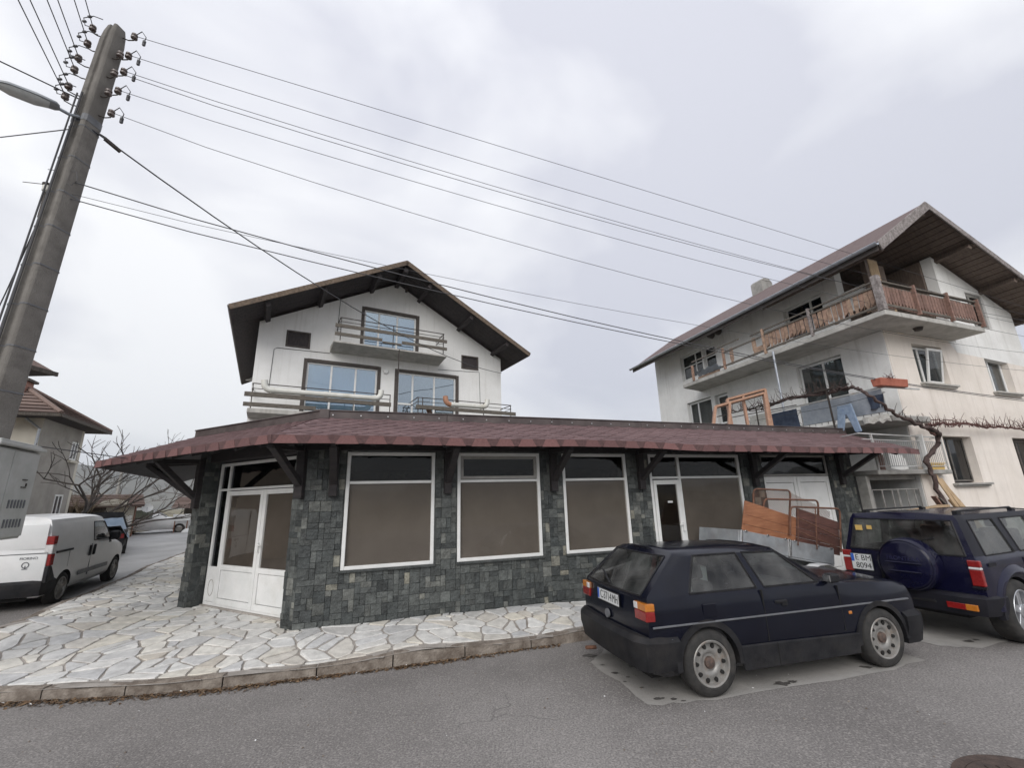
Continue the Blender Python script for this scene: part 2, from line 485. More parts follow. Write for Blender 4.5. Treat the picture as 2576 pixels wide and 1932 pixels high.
def asphalt_mat():
    m, t, b = nodes_of('asphalt'); N, Lk = t.nodes.new, t.links.new
    tc = N('ShaderNodeTexCoord'); vec = tc.outputs['Object']
    big = N('ShaderNodeTexNoise'); big.inputs['Scale'].default_value = 0.35; big.inputs['Detail'].default_value = 6; big.inputs['Roughness'].default_value = .6
    fine = N('ShaderNodeTexNoise'); fine.inputs['Scale'].default_value = 58; fine.inputs['Detail'].default_value = 3; fine.inputs['Roughness'].default_value = .7
    vor = N('ShaderNodeTexVoronoi'); vor.inputs['Scale'].default_value = 62
    for n in (big, fine, vor): Lk(vec, n.inputs['Vector'])
    r1 = N('ShaderNodeValToRGB'); e = r1.color_ramp.elements
    e[0].position = .35; e[0].color = (.155, .144, .138, 1); e[1].position = .68; e[1].color = (.25, .236, .226, 1)
    Lk(big.outputs['Fac'], r1.inputs['Fac'])
    r2 = N('ShaderNodeMapRange'); r2.inputs['From Min'].default_value = .3; r2.inputs['From Max'].default_value = .7; r2.inputs['To Min'].default_value = .42; r2.inputs['To Max'].default_value = 1.58
    Lk(fine.outputs['Fac'], r2.inputs['Value'])
    hs = N('ShaderNodeHueSaturation'); Lk(r2.outputs['Result'], hs.inputs['Value']); Lk(r1.outputs['Color'], hs.inputs['Color'])
    sp = N('ShaderNodeSeparateColor'); Lk(vor.outputs['Color'], sp.inputs['Color'])
    r3 = N('ShaderNodeMapRange'); r3.inputs['From Min'].default_value = .84; r3.inputs['From Max'].default_value = .9; r3.inputs['To Max'].default_value = .5
    Lk(sp.outputs['Red'], r3.inputs['Value'])
    mx = N('ShaderNodeMix'); mx.data_type = 'RGBA'; mx.inputs['B'].default_value = (.34, .32, .30, 1)
    Lk(r3.outputs['Result'], mx.inputs['Factor']); Lk(hs.outputs['Color'], mx.inputs['A']); # hairline cracks and a few darker worn tracks
    cw = N('ShaderNodeTexNoise'); cw.inputs['Scale'].default_value = 1.6; cw.inputs['Detail'].default_value = 5
    ca_ = N('ShaderNodeVectorMath'); ca_.operation = 'MULTIPLY_ADD'; ca_.inputs[1].default_value = (.9, .9, .9)
    Lk(vec, cw.inputs['Vector']); Lk(cw.outputs['Color'], ca_.inputs[0]); Lk(vec, ca_.inputs[2])
    cv = N('ShaderNodeTexVoronoi'); cv.feature = 'DISTANCE_TO_EDGE'; cv.inputs['Scale'].default_value = .33; Lk(ca_.outputs['Vector'], cv.inputs['Vector'])
    cr_ = N('ShaderNodeMapRange'); cr_.inputs['From Min'].default_value = .0; cr_.inputs['From Max'].default_value = .0045; cr_.inputs['To Min'].default_value = .55; cr_.inputs['To Max'].default_value = 0
    Lk(cv.outputs['Distance'], cr_.inputs['Value'])
    cm = N('ShaderNodeMath'); cm.operation = 'MULTIPLY'; cmr = N('ShaderNodeMapRange'); cmr.inputs['From Min'].default_value = .5; cmr.inputs['From Max'].default_value = .56
    Lk(big.outputs['Fac'], cmr.inputs['Value']); Lk(cmr.outputs['Result'], cm.inputs[0]); Lk(cr_.outputs['Result'], cm.inputs[1])
    m9 = N('ShaderNodeMix'); m9.data_type = 'RGBA'; m9.inputs['B'].default_value = (.05, .047, .045, 1)
    Lk(cm.outputs[0], m9.inputs['Factor']); Lk(mx.outputs['Result'], m9.inputs['A']); Lk(m9.outputs['Result'], b.inputs['Base Color'])
    b.inputs['Roughness'].default_value = .82
    bp = N('ShaderNodeBump'); bp.inputs['Strength'].default_value = .55; bp.inputs['Distance'].default_value = .012
    Lk(fine.outputs['Fac'], bp.inputs['Height']); Lk(bp.outputs['Normal'], b.inputs['Normal'])
    MATS['asphalt'] = m
    return m
M_asph = asphalt_mat()
M_dirt = mat('dry_verge', (.13, .12, .07), (.20, .17, .11), 1.5, .95, .5, 30)
M_mortar = mat('mortar', (.27, .245, .22), (.38, .35, .32), 5, .9, .4, 60, c3=(.17, .145, .125), s3=.8, f3=.5)
M_kerb = mat('kerb_concrete', (.13, .105, .085), (.27, .235, .20), 6, .9, .9, 35, c3=(.085, .062, .046), s3=2.6, f3=.95)
M_marble = ramp_mat('marble', [(0, (.54, .53, .51)), (.18, (.66, .65, .62)), (.34, (.50, .50, .50)), (.5, (.68, .675, .65)), (.64, (.62, .585, .51)), (.76, (.45, .45, .45)), (.88, (.62, .61, .58)), (1, (.52, .48, .42))], scale=7, rough=.6, bump=.2, bscale=22, amount=.22)
M_patch = mat('old_concrete', (.27, .26, .245), (.35, .335, .315), 3, .9, .4, 70, c3=(.18, .17, .16), s3=1.5, f3=.7)
M_oil = mat('oil', (.06, .056, .053), (.12, .112, .106), 20, .5)
M_leaf = ramp_mat('dead_leaf', [(0, (.05, .03, .018)), (.4, (.12, .07, .035)), (.7, (.17, .11, .06)), (1, (.08, .06, .045))], amount=.3)
M_iron = mat('cast_iron', (.055, .04, .034), (.10, .07, .058), 12, .75, .5, 90, metal=.2)
M_scrap = mat('white_scrap', .6, .7, 5, .8)

def sheet(name, x0, x1, y0, y1, st, zf, keep, m):
    nx = int(round((x1 - x0) / st)); ny = int(round((y1 - y0) / st))
    idx = {}; vs = []; fs = []
    def V(i, j):
        if (i, j) not in idx:
            x, y = x0 + i * st, y0 + j * st
            idx[(i, j)] = len(vs); vs.append((x, y, zf(x, y)))
        return idx[(i, j)]
    for i in range(nx):
        for j in range(ny):
            if keep(x0 + (i + .5) * st, y0 + (j + .5) * st): fs.append((V(i, j), V(i + 1, j), V(i + 1, j + 1), V(i, j + 1)))
    b = MB(); b.add(vs, fs)
    o = b.build(name, m, smooth=60); o['kind'] = 'structure'
    return o
def side_x(y): return interp(KSIDE[3:], y, 1)
sheet('road', -40, 40, -16, 40, .5, gz, lambda x, y: (y < interp(KERB, x) + .8 and x > -40) or (y > 5 and side_x(y) - 5.8 < x < side_x(y) + .5) or (-14 < x < -7.5 and 4 < y < 8.5), M_asph)
M_skyroad = mat('sky_sheen_road', (.30, .30, .30), (.40, .40, .40), .8, .55, .3, 60, c3=(.22, .215, .21), s3=.5, f3=.6)  # lighter base colour stands in for sky reflected at a glancing angle
sheet('side_street', -40, 0, 9.75, 40, .25, lambda x, y: gz(x, y) + .006, lambda x, y: side_x(y) - 5.7 < x < side_x(y) + .02, M_skyroad)
b = MB()
R = [0, 30, 60, 120, 300, 900, 2600]
vs = []; fs = []
n = 48
for r in R[1:]:
    for k in range(n):
        x, y = r * cos(2 * pi * k / n), 10 + r * sin(2 * pi * k / n)
        vs.append((x, y, (gz(x, y) - .14) if r < 40 else -.2))
vs.append((0, 10, -.2)); c0 = len(vs) - 1
for k in range(n): fs.append((c0, k, (k + 1) % n))
for i in range(len(R) - 2):
    for k in range(n): fs.append((i * n + k, (i + 1) * n + k, (i + 1) * n + (k + 1) % n, i * n + (k + 1) % n))
b.add(vs, fs)
b.build('ground', M_dirt)['kind'] = 'structure'
# verge on the far side of the side street
sheet('verge', -34, -10, 9, 40, 1.0, lambda x, y: gz(x, y) + .03 + .02 * sin(x * 3 + y * 2), lambda x, y: x < side_x(y) - 5.6, M_dirt)

# pavement bed
def in_poly(x, y, P):
    c = False; j = len(P) - 1
    for i in range(len(P)):
        if (P[i][1] > y) != (P[j][1] > y) and x < (P[j][0] - P[i][0]) * (y - P[i][1]) / (P[j][1] - P[i][1]) + P[i][0]: c = not c
        j = i
    return c
PAVE = [(-7.55, 5.62), (-7.0, 5.58)] + KERB[3:15] + [(12, 14), (0, 11), (-3, 9), (-5, 10.5), (-7, 14), (-10.5, 20), (-14, 27), (-17, 27)] + KSIDE[9:0:-1]
def near_seg(x, y, P):
    best = (1e9, None)
    for a, b in zip(P, P[1:]):
        dx, dy = b[0] - a[0], b[1] - a[1]; t = max(0, min(1, ((x - a[0]) * dx + (y - a[1]) * dy) / (dx * dx + dy * dy)))
        d = hypot(a[0] + dx * t - x, a[1] + dy * t - y)
        if d < best[0]: best = (d, (a, b))
    return best
pave = sheet('pavement', -18, 14, 5.3, 27, .25, lambda x, y: pz(x, y) - .012, lambda x, y: in_poly(x, y, PAVE) and near_seg(x, y, KMAIN)[0] > .1 and near_seg(x, y, KSIDE)[0] > .1, M_mortar)
b = MB()   # rim that closes the gap between the bed's stepped edge and the kerb
for P, sgn in ((KMAIN + KERB[14:15], 1), (KSIDE[:10], -1)):
    for a, c in zip(P, P[1:]):
        d = Vector((c[0] - a[0], c[1] - a[1], 0)); nk = max(1, int(d.length / .25)); d.normalize(); nn = Vector((-d.y, d.x, 0)) * sgn
        for k in range(nk):
            q0, q1 = Vector((*a, 0)).lerp(Vector((*c, 0)), k / nk), Vector((*a, 0)).lerp(Vector((*c, 0)), (k + 1) / nk)
            for (o0, o1) in ((0, .15), (.15, .30), (.30, .45)):
                p = [q0 + nn * o0, q1 + nn * o0, q1 + nn * o1, q0 + nn * o1]
                for q in p: q.z = pz(q.x, q.y) - .017
                b.add(p, [(0, 1, 2, 3)])
b.build('mortar_bed', M_mortar, pave)

# crazy paving: irregular stones cut out of a jittered lattice
LA = Vector((-6.02, 5.6)); LB = Vector((-6.42, 9.3))      # straight joint between the two fields
ld = (LB - LA).normalized(); ln = Vector((ld.y, -ld.x))   # ln points right (+x)
rs = random.Random(5)
seeds = []
ca, sa = cos(.29), sin(.29)
for i in range(-40, 40):
    for j in range(-30, 50):
        a = (i + .5 * (j % 2)) * .43 + rs.uniform(-.21, .21); c = j * .235 + rs.uniform(-.105, .105)
        x = -4 + a * ca - c * sa; y = 7 + a * sa + c * ca
        if rs.random() < .04: continue
        if not in_poly(x, y, PAVE): continue
        if y > 17.5 or (y > 10.3 and x > -6.5) or x > 5.6: continue
        if x > -3.2 and (Vector((x, y, 0)) - S0).dot(SN) < -.1: continue
        seeds.append((x, y, 0))
        if rs.random() < .22: seeds.append((x + rs.uniform(-.14, .14), y + rs.uniform(-.1, .1), 0))
def side(p): return (Vector(p[:2]) - LA).dot(ln)
seeds = [s for s in seeds if not (-.42 < side(s) < 0.03)]
k = 0.0
while k < 4.2:                                            # the row of squarer stones along the joint
    p = LA + ld * k - ln * (.21 + rs.uniform(-.02, .02)); seeds.append((p.x, p.y, 1)); k += rs.uniform(.30, .42)
stones = []
for i, s in enumerate(seeds):
    poly = [(s[0] - .6, s[1] - .6), (s[0] + .6, s[1] - .6), (s[0] + .6, s[1] + .6), (s[0] - .6, s[1] + .6)]
    ss = side(s)
    for j, q in enumerate(seeds):
        if i == j or abs(q[0] - s[0]) > 1.0 or abs(q[1] - s[1]) > 1.0: continue
        if (side(q) > 0) != (ss > 0): continue
        nx, ny = q[0] - s[0], q[1] - s[1]; l2 = nx * nx + ny * ny
        if l2 < 1e-6: continue
        poly = clip_poly(poly, nx, ny, (nx * (q[0] + s[0]) + ny * (q[1] + s[1])) / 2)
        if len(poly) < 3: break
    if len(poly) < 3: continue
    sg = -1 if ss > 0 else 1
    poly = clip_poly(poly, ln.x * sg, ln.y * sg, sg * (LA.dot(ln)))
    if len(poly) < 3: continue
    for P, inw in ((KMAIN, 1), (KSIDE, -1)):
        for a, c in zip(P, P[1:]):
            d, _ = near_seg(s[0], s[1], [a, c])
            if d < .9 and d < near_seg(s[0], s[1], P)[0] + .02 and len(poly) > 2:
                ex, ey = c[0] - a[0], c[1] - a[1]; l = hypot(ex, ey); nx, ny = ey / l * inw, -ex / l * inw
                poly = clip_poly(poly, nx, ny, nx * a[0] + ny * a[1] - .135)
    if len(poly) < 3: continue
    if area2(poly) < 0: poly = poly[::-1]
    poly = inset_poly(poly, rs.uniform(.011, .018))
    if len(poly) < 3 or area2(poly) < .006: continue
    # knock the sharpest corners off
    q = []
    for a in range(len(poly)):
        p0, p1, p2 = poly[a - 1], poly[a], poly[(a + 1) % len(poly)]
        l0, l1 = hypot(p0[0] - p1[0], p0[1] - p1[1]), hypot(p2[0] - p1[0], p2[1] - p1[1])
        t0, t1 = min(.3, rs.uniform(.012, .05) / max(l0, .01)), min(.3, rs.uniform(.012, .05) / max(l1, .01))
        q += [(lerp(p1[0], p0[0], t0), lerp(p1[1], p0[1], t0)), (lerp(p1[0], p2[0], t1), lerp(p1[1], p2[1], t1))]
    # ragged edges
    q2 = []
    for a in range(len(q)):
        p0, p1 = q[a], q[(a + 1) % len(q)]; l = hypot(p1[0] - p0[0], p1[1] - p0[1]); q2.append(p0)
        if l > .12:
            for f in ((.5,) if l < .25 else (.33, .66)):
                j = rs.uniform(-.012, .004); nx, ny = (p1[1] - p0[1]) / l, -(p1[0] - p0[0]) / l
                q2.append((lerp(p0[0], p1[0], f) + nx * j, lerp(p0[1], p1[1], f) + ny * j))
    stones.append(q2)
def stone_geo(b, q, lift):
    n = len(q); t = inset_poly(q, .008)
    cx, cy = sum(p[0] for p in q) / n, sum(p[1] for p in q) / n
    top = [(cx + (p[0] - cx) * .965, cy + (p[1] - cy) * .965) for p in q]
    vs = [(p[0], p[1], pz(*p) - .03) for p in q] + [(p[0], p[1], pz(*p) + lift - .004) for p in q] + [(p[0], p[1], pz(*p) + lift) for p in top]
    fs = [(i, (i + 1) % n, n + (i + 1) % n, n + i) for i in range(n)] + [(n + i, n + (i + 1) % n, 2 * n + (i + 1) % n, 2 * n + i) for i in range(n)] + [tuple(range(2 * n, 3 * n))]
    b.add(vs, fs)
def app(q):
    n = len(q); cx, cy = sum(p[0] for p in q) / n, sum(p[1] for p in q) / n
    return area2(q) / (cx * cx + cy * cy + 4) ** 1.5
stones.sort(key=app, reverse=True)
for q in stones[:300]:
    b = MB(); stone_geo(b, q, rs.uniform(0, .006)); b.build('paving_stone', M_marble, pave)
b = MB()
for q in stones[300:]: stone_geo(b, q, rs.uniform(0, .006))
b.build('small_paving_stone', M_marble, pave)['kind'] = 'stuff'

# kerb stones
def kerb(P, name, inw, zlow):
    first = MB(); root = None
    L_ = 0; segs = []
    # resample into stones about a metre long
    pts = [Vector((p[0], p[1], 0)) for p in P]; dist = [0]
    for a, c in zip(pts, pts[1:]): dist.append(dist[-1] + (c - a).length)
    def at(s):
        for i in range(len(pts) - 1):
            if s <= dist[i + 1] or i == len(pts) - 2:
                return pts[i].lerp(pts[i + 1], (s - dist[i]) / (dist[i + 1] - dist[i]))
    s = 0.0; root = thing_struct(name)
    while s < dist[-1] - .3:
        e = min(s + rs.uniform(.9, 1.06), dist[-1])
        a, c = at(s + .008), at(e - .008); d = (c - a).normalized(); nn = Vector((-d.y, d.x, 0)) * inw
        w = .135 + rs.uniform(-.006, .006)
        za, zc = pz(a.x, a.y) - .008, pz(c.x, c.y) - .008
        sag = rs.uniform(-.006, .006)
        b = MB(); prof = [(0, -.1), (.0, -.035), (.008, -.008), (.025, 0), (w, 0), (w, -.1)]
        vs = []; n_ = 7
        for k in range(n_):
            t = k / (n_ - 1); p = a.lerp(c, t); z = lerp(za, zc, t)
            for (o, h) in prof:
                jit = rs.uniform(-.016, .006) if (0 < k < n_ - 1 and h > -.09) else 0
                hh = (gz(p.x, p.y) - .05 - z) if h <= -.09 else h + jit * (.7 if o > .05 else 1)
                q = p + nn * (o - jit * .8 if o < .03 else o); vs.append((q.x, q.y, z + hh + sag))
        m = len(prof)
        fs = [(k * m + i, k * m + (i + 1) % m, (k + 1) * m + (i + 1) % m, (k + 1) * m + i) for k in range(n_ - 1) for i in range(m)] + [tuple(range(m)), tuple(range(n_ * m - 1, (n_ - 1) * m - 1, -1))]
        b.add(vs, fs); b.build('kerb_stone', M_kerb, root, smooth=50)
        s = e
def thing_struct(name):
    o = bpy.data.objects.new(name, None); COL.objects.link(o); o['kind'] = 'structure'; return o
kerb(KMAIN + KERB[14:15], 'kerb', 1, 0)
kerb(KSIDE[:9], 'kerb', -1, 0)

# concrete patches in the asphalt, oil drips
def flat_poly(name, pts, dz, m, jag=.05, sub=6, rnd=rs):
    P = []
    for a, c in zip(pts, pts[1:] + pts[:1]):
        for k in range(sub):
            t = k / sub; P.append((lerp(a[0], c[0], t) + rnd.uniform(-jag, jag), lerp(a[1], c[1], t) + rnd.uniform(-jag, jag)))
    b = MB(); n = len(P); cx, cy = sum(p[0] for p in P) / n, sum(p[1] for p in P) / n
    b.add([(p[0], p[1], dz) for p in P] + [(cx, cy, dz)], [(i, (i + 1) % n, n) for i in range(n)])
    o = b.build(name, m); o['kind'] = 'structure'; return o
flat_poly('concrete_patch', [(.92, 6.35), (1.32, 5.12), (2.05, 5.20), (4.4, 5.86), (5.0, 6.13), (4.7, 7.3), (1.2, 6.9)], .004, M_patch, .03)
flat_poly('concrete_patch', [(5.5, 6.95), (5.68, 6.6), (6.1, 6.48), (7.2, 6.95), (9.6, 7.9), (9.2, 9.0), (5.6, 8.3)], .004, M_patch, .04)
for (x, y, r) in [(x_, y_, r_ * .72) for (x_, y_, r_) in [(1.05, 6.25, .03), (1.15, 5.98, .05), (1.27, 5.85, .03), (1.2, 5.72, .025), (1.35, 5.55, .03), (1.45, 5.27, .055), (1.6, 5.25, .04), (1.68, 5.2, .03), (2.9, 5.55, .09), (3.05, 5.6, .06), (4.15, 5.95, .07), (4.3, 6.02, .05), (6.2, 6.75, .09), (6.35, 6.8, .06), (.95, 6.6, .1), (1.5, 6.2, .12)]]:
    flat_poly('oil_stain', [(x + r * (1.5 if q % 2 else 1) * cos(q * pi / 4.5 + x), y + r * .8 * sin(q * pi / 4.5 + x)) for q in range(9)], .008, M_oil, r * .28, 2)
# leaf litter in the gutter
b = MB()
for i in range(3400):
    t = rs.random() ** .8; x = lerp(-7.2, .6, t); 
    y = interp(KERB, x) - .012 - abs(rs.gauss(0, .05)) * (1.4 if x < -3 else .9)
    if x > -2.2 and rs.random() < .55 and not (-1.6 < x < -.9): continue
    z = gz(x, y) + .004 + rs.random() * .012; l = rs.uniform(.008, .036); w = l * rs.uniform(.2, .7)
    M = Matrix.Translation((x, y, z)) @ Matrix.Rotation(rs.uniform(0, 6.3), 4, 'Z') @ Matrix.Rotation(rs.uniform(-.5, .5), 4, 'X') @ Matrix.Rotation(rs.uniform(-.4, .4), 4, 'Y')
    mi = 1 if rs.random() < .012 else 0
    b.add([(-l, 0, 0), (0, -w, .003), (l, 0, 0), (0, w, .004)], [(0, 1, 2, 3)], mi, M)
b.build('leaf_litter', [M_leaf, M_scrap], fixn=False)['kind'] = 'stuff'
b = MB()
for i in range(160):
    x = rs.uniform(-6, 4); y = rs.uniform(3.6, 6.6)
    if y > interp(KERB, x) - .05: continue
    l = rs.uniform(.004, .011); M = Matrix.Translation((x, y, l * .4)) @ Matrix.Rotation(rs.uniform(0, 6), 4, 'Z')
    b.add([(-l, -l * .7, 0), (l, -l * .6, 0), (l * .7, l, 0), (-l * .8, l * .7, 0), (0, 0, l)], [(0, 1, 4), (1, 2, 4), (2, 3, 4), (3, 0, 4)], 0 if rs.random() < .85 else 1, M)
b.build('gravel', [M_kerb, M_scrap])['kind'] = 'stuff'
# manhole
mh = thing('manhole_cover', 'round rusty cast iron manhole cover in the asphalt at the bottom right', 'manhole cover', (3.62, 3.6, 0))
b = MB(); b.lathe([(.52, .004), (.52, .012), (.45, .012), (.45, .006)], 40); b.build('rim', M_iron, mh)
b = MB(); b.lathe([(.445, .005), (.445, .013), (.0, .013)], 40)
for i in range(-4, 5):
    for j in range(-4, 5):
        if hypot(i, j) < 4.4: b.box(i * .085 - .026, i * .085 + .026, j * .085 - .026, j * .085 + .026, .013, .019)
b.build('lid', M_iron, mh)
# ------------------------------------------------------------------ the corner shop
M_slate = ramp_mat('slate_tile', [(0, (.028, .032, .032)), (.2, (.080, .087, .083)), (.36, (.038, .044, .044)), (.52, (.108, .116, .110)), (.68, (.033, .038, .039)), (.82, (.090, .095, .088)), (.955, (.145, .15, .138)), (1, (.22, .21, .17))], scale=9, rough=.6, bump=.9, bscale=26, amount=.5)
M_slatebed = mat('slate_bed', (.04, .045, .045), (.075, .08, .078), 9, .9, .5, 50)
M_shingle = ramp_mat('red_shingle', [(0, (.12, .074, .076)), (.5, (.18, .115, .117)), (1, (.145, .09, .093))], scale=60, rough=.9, bump=.5, bscale=300, amount=.22)
M_band = mat('red_band', (.085, .047, .047), (.125, .07, .068), 30, .9, .4, 200)
M_fascia = ramp_mat('red_fascia', [(0, (.115, .06, .06)), (.5, (.165, .083, .08)), (1, (.20, .10, .096))], scale=45, rough=.9, bump=.4, bscale=250, amount=.2)
M_flash = mat('brown_flashing', (.060, .046, .046), (.105, .085, .082), 2.5, .55, .1, 12, metal=.1, c3=(.15, .13, .12), s3=3, f3=.5)
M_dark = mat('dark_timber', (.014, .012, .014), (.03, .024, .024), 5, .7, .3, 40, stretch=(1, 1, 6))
M_pvc = mat('white_pvc', (.70, .71, .70), (.78, .78, .77), 3, .35, 0, c3=(.55, .54, .50), s3=4, f3=.35)
M_shopglass = glass('shop_glass', (.80, .78, .76), ior=1.36)
M_darkglass = glass('dark_glass', (.35, .36, .40), ior=1.45)
M_paper = mat('brown_paper', (.235, .226, .212), (.285, .273, .257), 1.6, .85, .1, 8, c3=(.20, .185, .168), s3=1.1, f3=.35)
M_paper2 = mat('dark_brown_paper', (.13, .12, .108), (.17, .155, .14), 1.6, .85, .1, 8, c3=(.10, .09, .08), s3=1.1, f3=.6)
M_room = mat('dark_room', (.05, .05, .055), (.07, .07, .07), 2, .9)
M_plaster0 = mat('grey_render', (.30, .29, .27), (.38, .37, .35), 4, .9, .3, 40)
M_steel = mat('steel', (.5, .5, .5), (.6, .6, .6), 9, .35, 0, metal=.9)

shop = thing('corner_shop', 'low corner shop clad in dark slate tiles under a red shingle canopy roof', 'shop', S0, SANG)
CH = Matrix.Translation((-2.463, 2.573, 0)) @ Matrix.Rotation(-.863, 4, 'Z')
def chp(x, y, z=0): return CH @ Vector((x, y, z))
SWIN = [(0.0, 1.471, 1.043, 2.913), (1.876, 3.482, 1.043, 2.913), (3.963, 5.417, 1.043, 2.913)]
SDOOR = (5.98, 8.45, .22, 2.913)
SGATE = (9.12, 11.32, .18, 2.92)
def shop_base(u): return lerp(.29, .20, max(0, min(1, (u + .6) / 9)))
# walls
b = MB(); b.prism([(-.617, 0), (-.617, 3.30), (12.15, 3.30), (12.15, 0)], 0.012, .32)
wall = b.build('wall', M_slatebed, shop)
c = MB()
for (u0, u1, z0, z1) in SWIN + [SDOOR, SGATE]: c.box(u0, u1, -.2, .6, z0, z1)
cut(wall, c)
b = MB()
pA, pB = (-.617, .012), tuple(chp(2.85, -.262)[:2])
b.prism([(-.60, .012), pB, tuple(chp(2.85, .12)[:2]), (-.1, .3)], 0, 3.3, 'z')
b.build('corner_pier', M_slatebed, shop); b = MB()
b.prism([tuple(chp(-.31, -.262)[:2]), tuple(chp(-.038, -.262)[:2]), tuple(chp(-.038, .12)[:2]), tuple(chp(-.31, .12)[:2])], 0, 3.3, 'z')
b.build('corner_pier', M_slatebed, shop)
b = MB(); b.box(-.04, 2.86, -.20, .12, 2.935, 3.3, M=CH); b.build('door_lintel', M_dark, shop, bev=.01)
b = MB()
pl = chp(-.31, .1); b.prism([(pl.x, pl.y), (pl.x + .25, pl.y), (-3.2, 10), (-3.45, 10)], 0, 3.3, 'z')
b.prism([(12.15, .05), (12.15, 8), (11.9, 8), (11.9, .33)], 0, 3.3, 'z')
b.prism([(-3.4, 9.98), (12.15, 7.98), (12.15, 8.2), (-3.4, 10.2)], 0, 3.3, 'z')
b.build('side_wall', M_slatebed, shop)
b = MB(); b.prism([(-.6, .35), (11.9, .35), (11.9, 7.9), (-3.2, 9.9), (-2.7, 3.0), (-.75, .75)], .02, .1, 'z'); b.build('floor', M_room, shop)
b = MB(); b.prism([(-.55, .2), (11.95, .2), (11.95, 7.95), (-3.3, 9.95), (-2.55, 2.85), (-.7, .8)], 3.17, 3.24, 'z'); b.build('ceiling', M_room, shop)
# slate tiles laid at random
def tile_rects(w, h, holes, rnd, cell=.085):
    nx, nz = int(round(w / cell)), int(round(h / cell)); cx, cz = w / nx, h / nz
    occ = [[False] * nz for _ in range(nx)]; out = []
    def free(i, j): return i < nx and j < nz and not occ[i][j] 
    for j in range(nz):
        for i in range(nx):
            if occ[i][j]: continue
            a, c = rnd.choice([(1, 1), (2, 1), (1, 2), (2, 2), (2, 1), (2, 2), (3, 1), (1, 2), (2, 2)])
            while a > 1 and not all(free(i + x, j) for x in range(a)): a -= 1
            while c > 1 and not all(free(i + x, j + y) for x in range(a) for y in range(c)): c -= 1
            for x in range(a):
                for y in range(c): occ[i + x][j + y] = True
            out.append((i * cx, (i + a) * cx, j * cz, (j + c) * cz))
    res = []
    for (x0, x1, z0, z1) in out:
        rects = [(x0, x1, z0, z1)]
        for (h0, h1, g0, g1) in holes:
            nr = []
            for (a0, a1, b0, b1) in rects:
                if a1 <= h0 or a0 >= h1 or b1 <= g0 or b0 >= g1: nr.append((a0, a1, b0, b1)); continue
                if a0 < h0: nr.append((a0, h0, b0, b1))
                if a1 > h1: nr.append((h1, a1, b0, b1))
                m0, m1 = max(a0, h0), min(a1, h1)
                if b0 < g0: nr.append((m0, m1, b0, g0))
                if b1 > g1: nr.append((m0, m1, g1, b1))
            rects = nr
        res += [r for r in rects if r[1] - r[0] > .025 and r[3] - r[2] > .025]
    return res
rt = random.Random(3)
tiles = []      # (M, rect, weight)
def tile_face(M, w, z0, z1, holes, wt):
    for (a0, a1, b0, b1) in tile_rects(w, z1 - z0, [(h[0], h[1], h[2] - z0, h[3] - z0) for h in holes], rt):
        tiles.append((M, a0, a1, b0 + z0, b1 + z0, (a1 - a0) * (b1 - b0) * wt(a0)))
I4 = Matrix()
hl = [(h[0] + .617 - .012, h[1] + .617 + .012, h[2] - .012, h[3] + .012) for h in SWIN + [SDOOR, SGATE]]
tile_face(Matrix.Translation((-.617, 0, 0)), 12.75, .18, 3.05, hl, lambda u: 1 / (1 + .06 * u * u))
ea = Vector((pA[0] - pB[0], pA[1] - pB[1], 0)); Mp = Matrix.Translation((pB[0], pB[1], 0)) @ Matrix.Rotation(atan2(ea.y, ea.x), 4, 'Z')
tile_face(Mp, ea.length + .01, .22, 3.0, [], lambda u: .9)
Mq = CH @ Matrix.Translation((-.31, -.274, 0)); tile_face(Mq, .27, .22, 3.0, [], lambda u: .6)
Mq2 = CH @ Matrix.Translation((-.038, -.274, 0)) @ Matrix.Rotation(pi / 2, 4, 'Z'); tile_face(Mq2, .27, .22, 3.0, [], lambda u: .6)
def tile_geo(b, t):
    M, a0, a1, b0, b1, _ = t
    g = .0012; d = rt.uniform(-.005, .016); e = .004
    a0 += g; a1 -= g; b0 += g; b1 -= g
    j = lambda: rt.uniform(-.003, .003)
    front = [(a0 + e + j(), -d, b0 + e + j()), (a1 - e + j(), -d + j(), b0 + e + j()), (a1 - e + j(), -d + j(), b1 - e + j()), (a0 + e + j(), -d + j(), b1 - e + j())]
    back = [(a0, .014, b0), (a1, .014, b0), (a1, .014, b1), (a0, .014, b1)]
    mid = [(a0, -d + .005, b0), (a1, -d + .005, b0), (a1, -d + .005, b1), (a0, -d + .005, b1)]
    b.add(front + mid + back, [(0, 1, 2, 3)] + [(4 + i, 4 + (i + 1) % 4, (i + 1) % 4, i) for i in range(4)] + [(8 + i, 8 + (i + 1) % 4, 4 + (i + 1) % 4, 4 + i) for i in range(4)], 0, M)
low = lambda t: t[5] * (1.0 if t[4] < 2.3 else .35)
tiles.sort(key=low, reverse=True)
for t in tiles[:300]:
    b = MB(); tile_geo(b, t); b.build('stone_tile', M_slate, wall)
b = MB()
for t in tiles[300:]: tile_geo(b, t)
b.build('small_stone_tile', M_slate, wall)['kind'] = 'stuff'
b = MB()   # plinth strip of mortar at the foot
b.box(-.63, 12.1, -.03, .0, 0, .24); b.build('plinth', M_slatebed, shop, bev=.008)
b = MB(); b.box(-.05, 2.86, -.04, .3, 0, .30, M=CH); b.build('door_sill', M_mortar, shop, bev=.008)

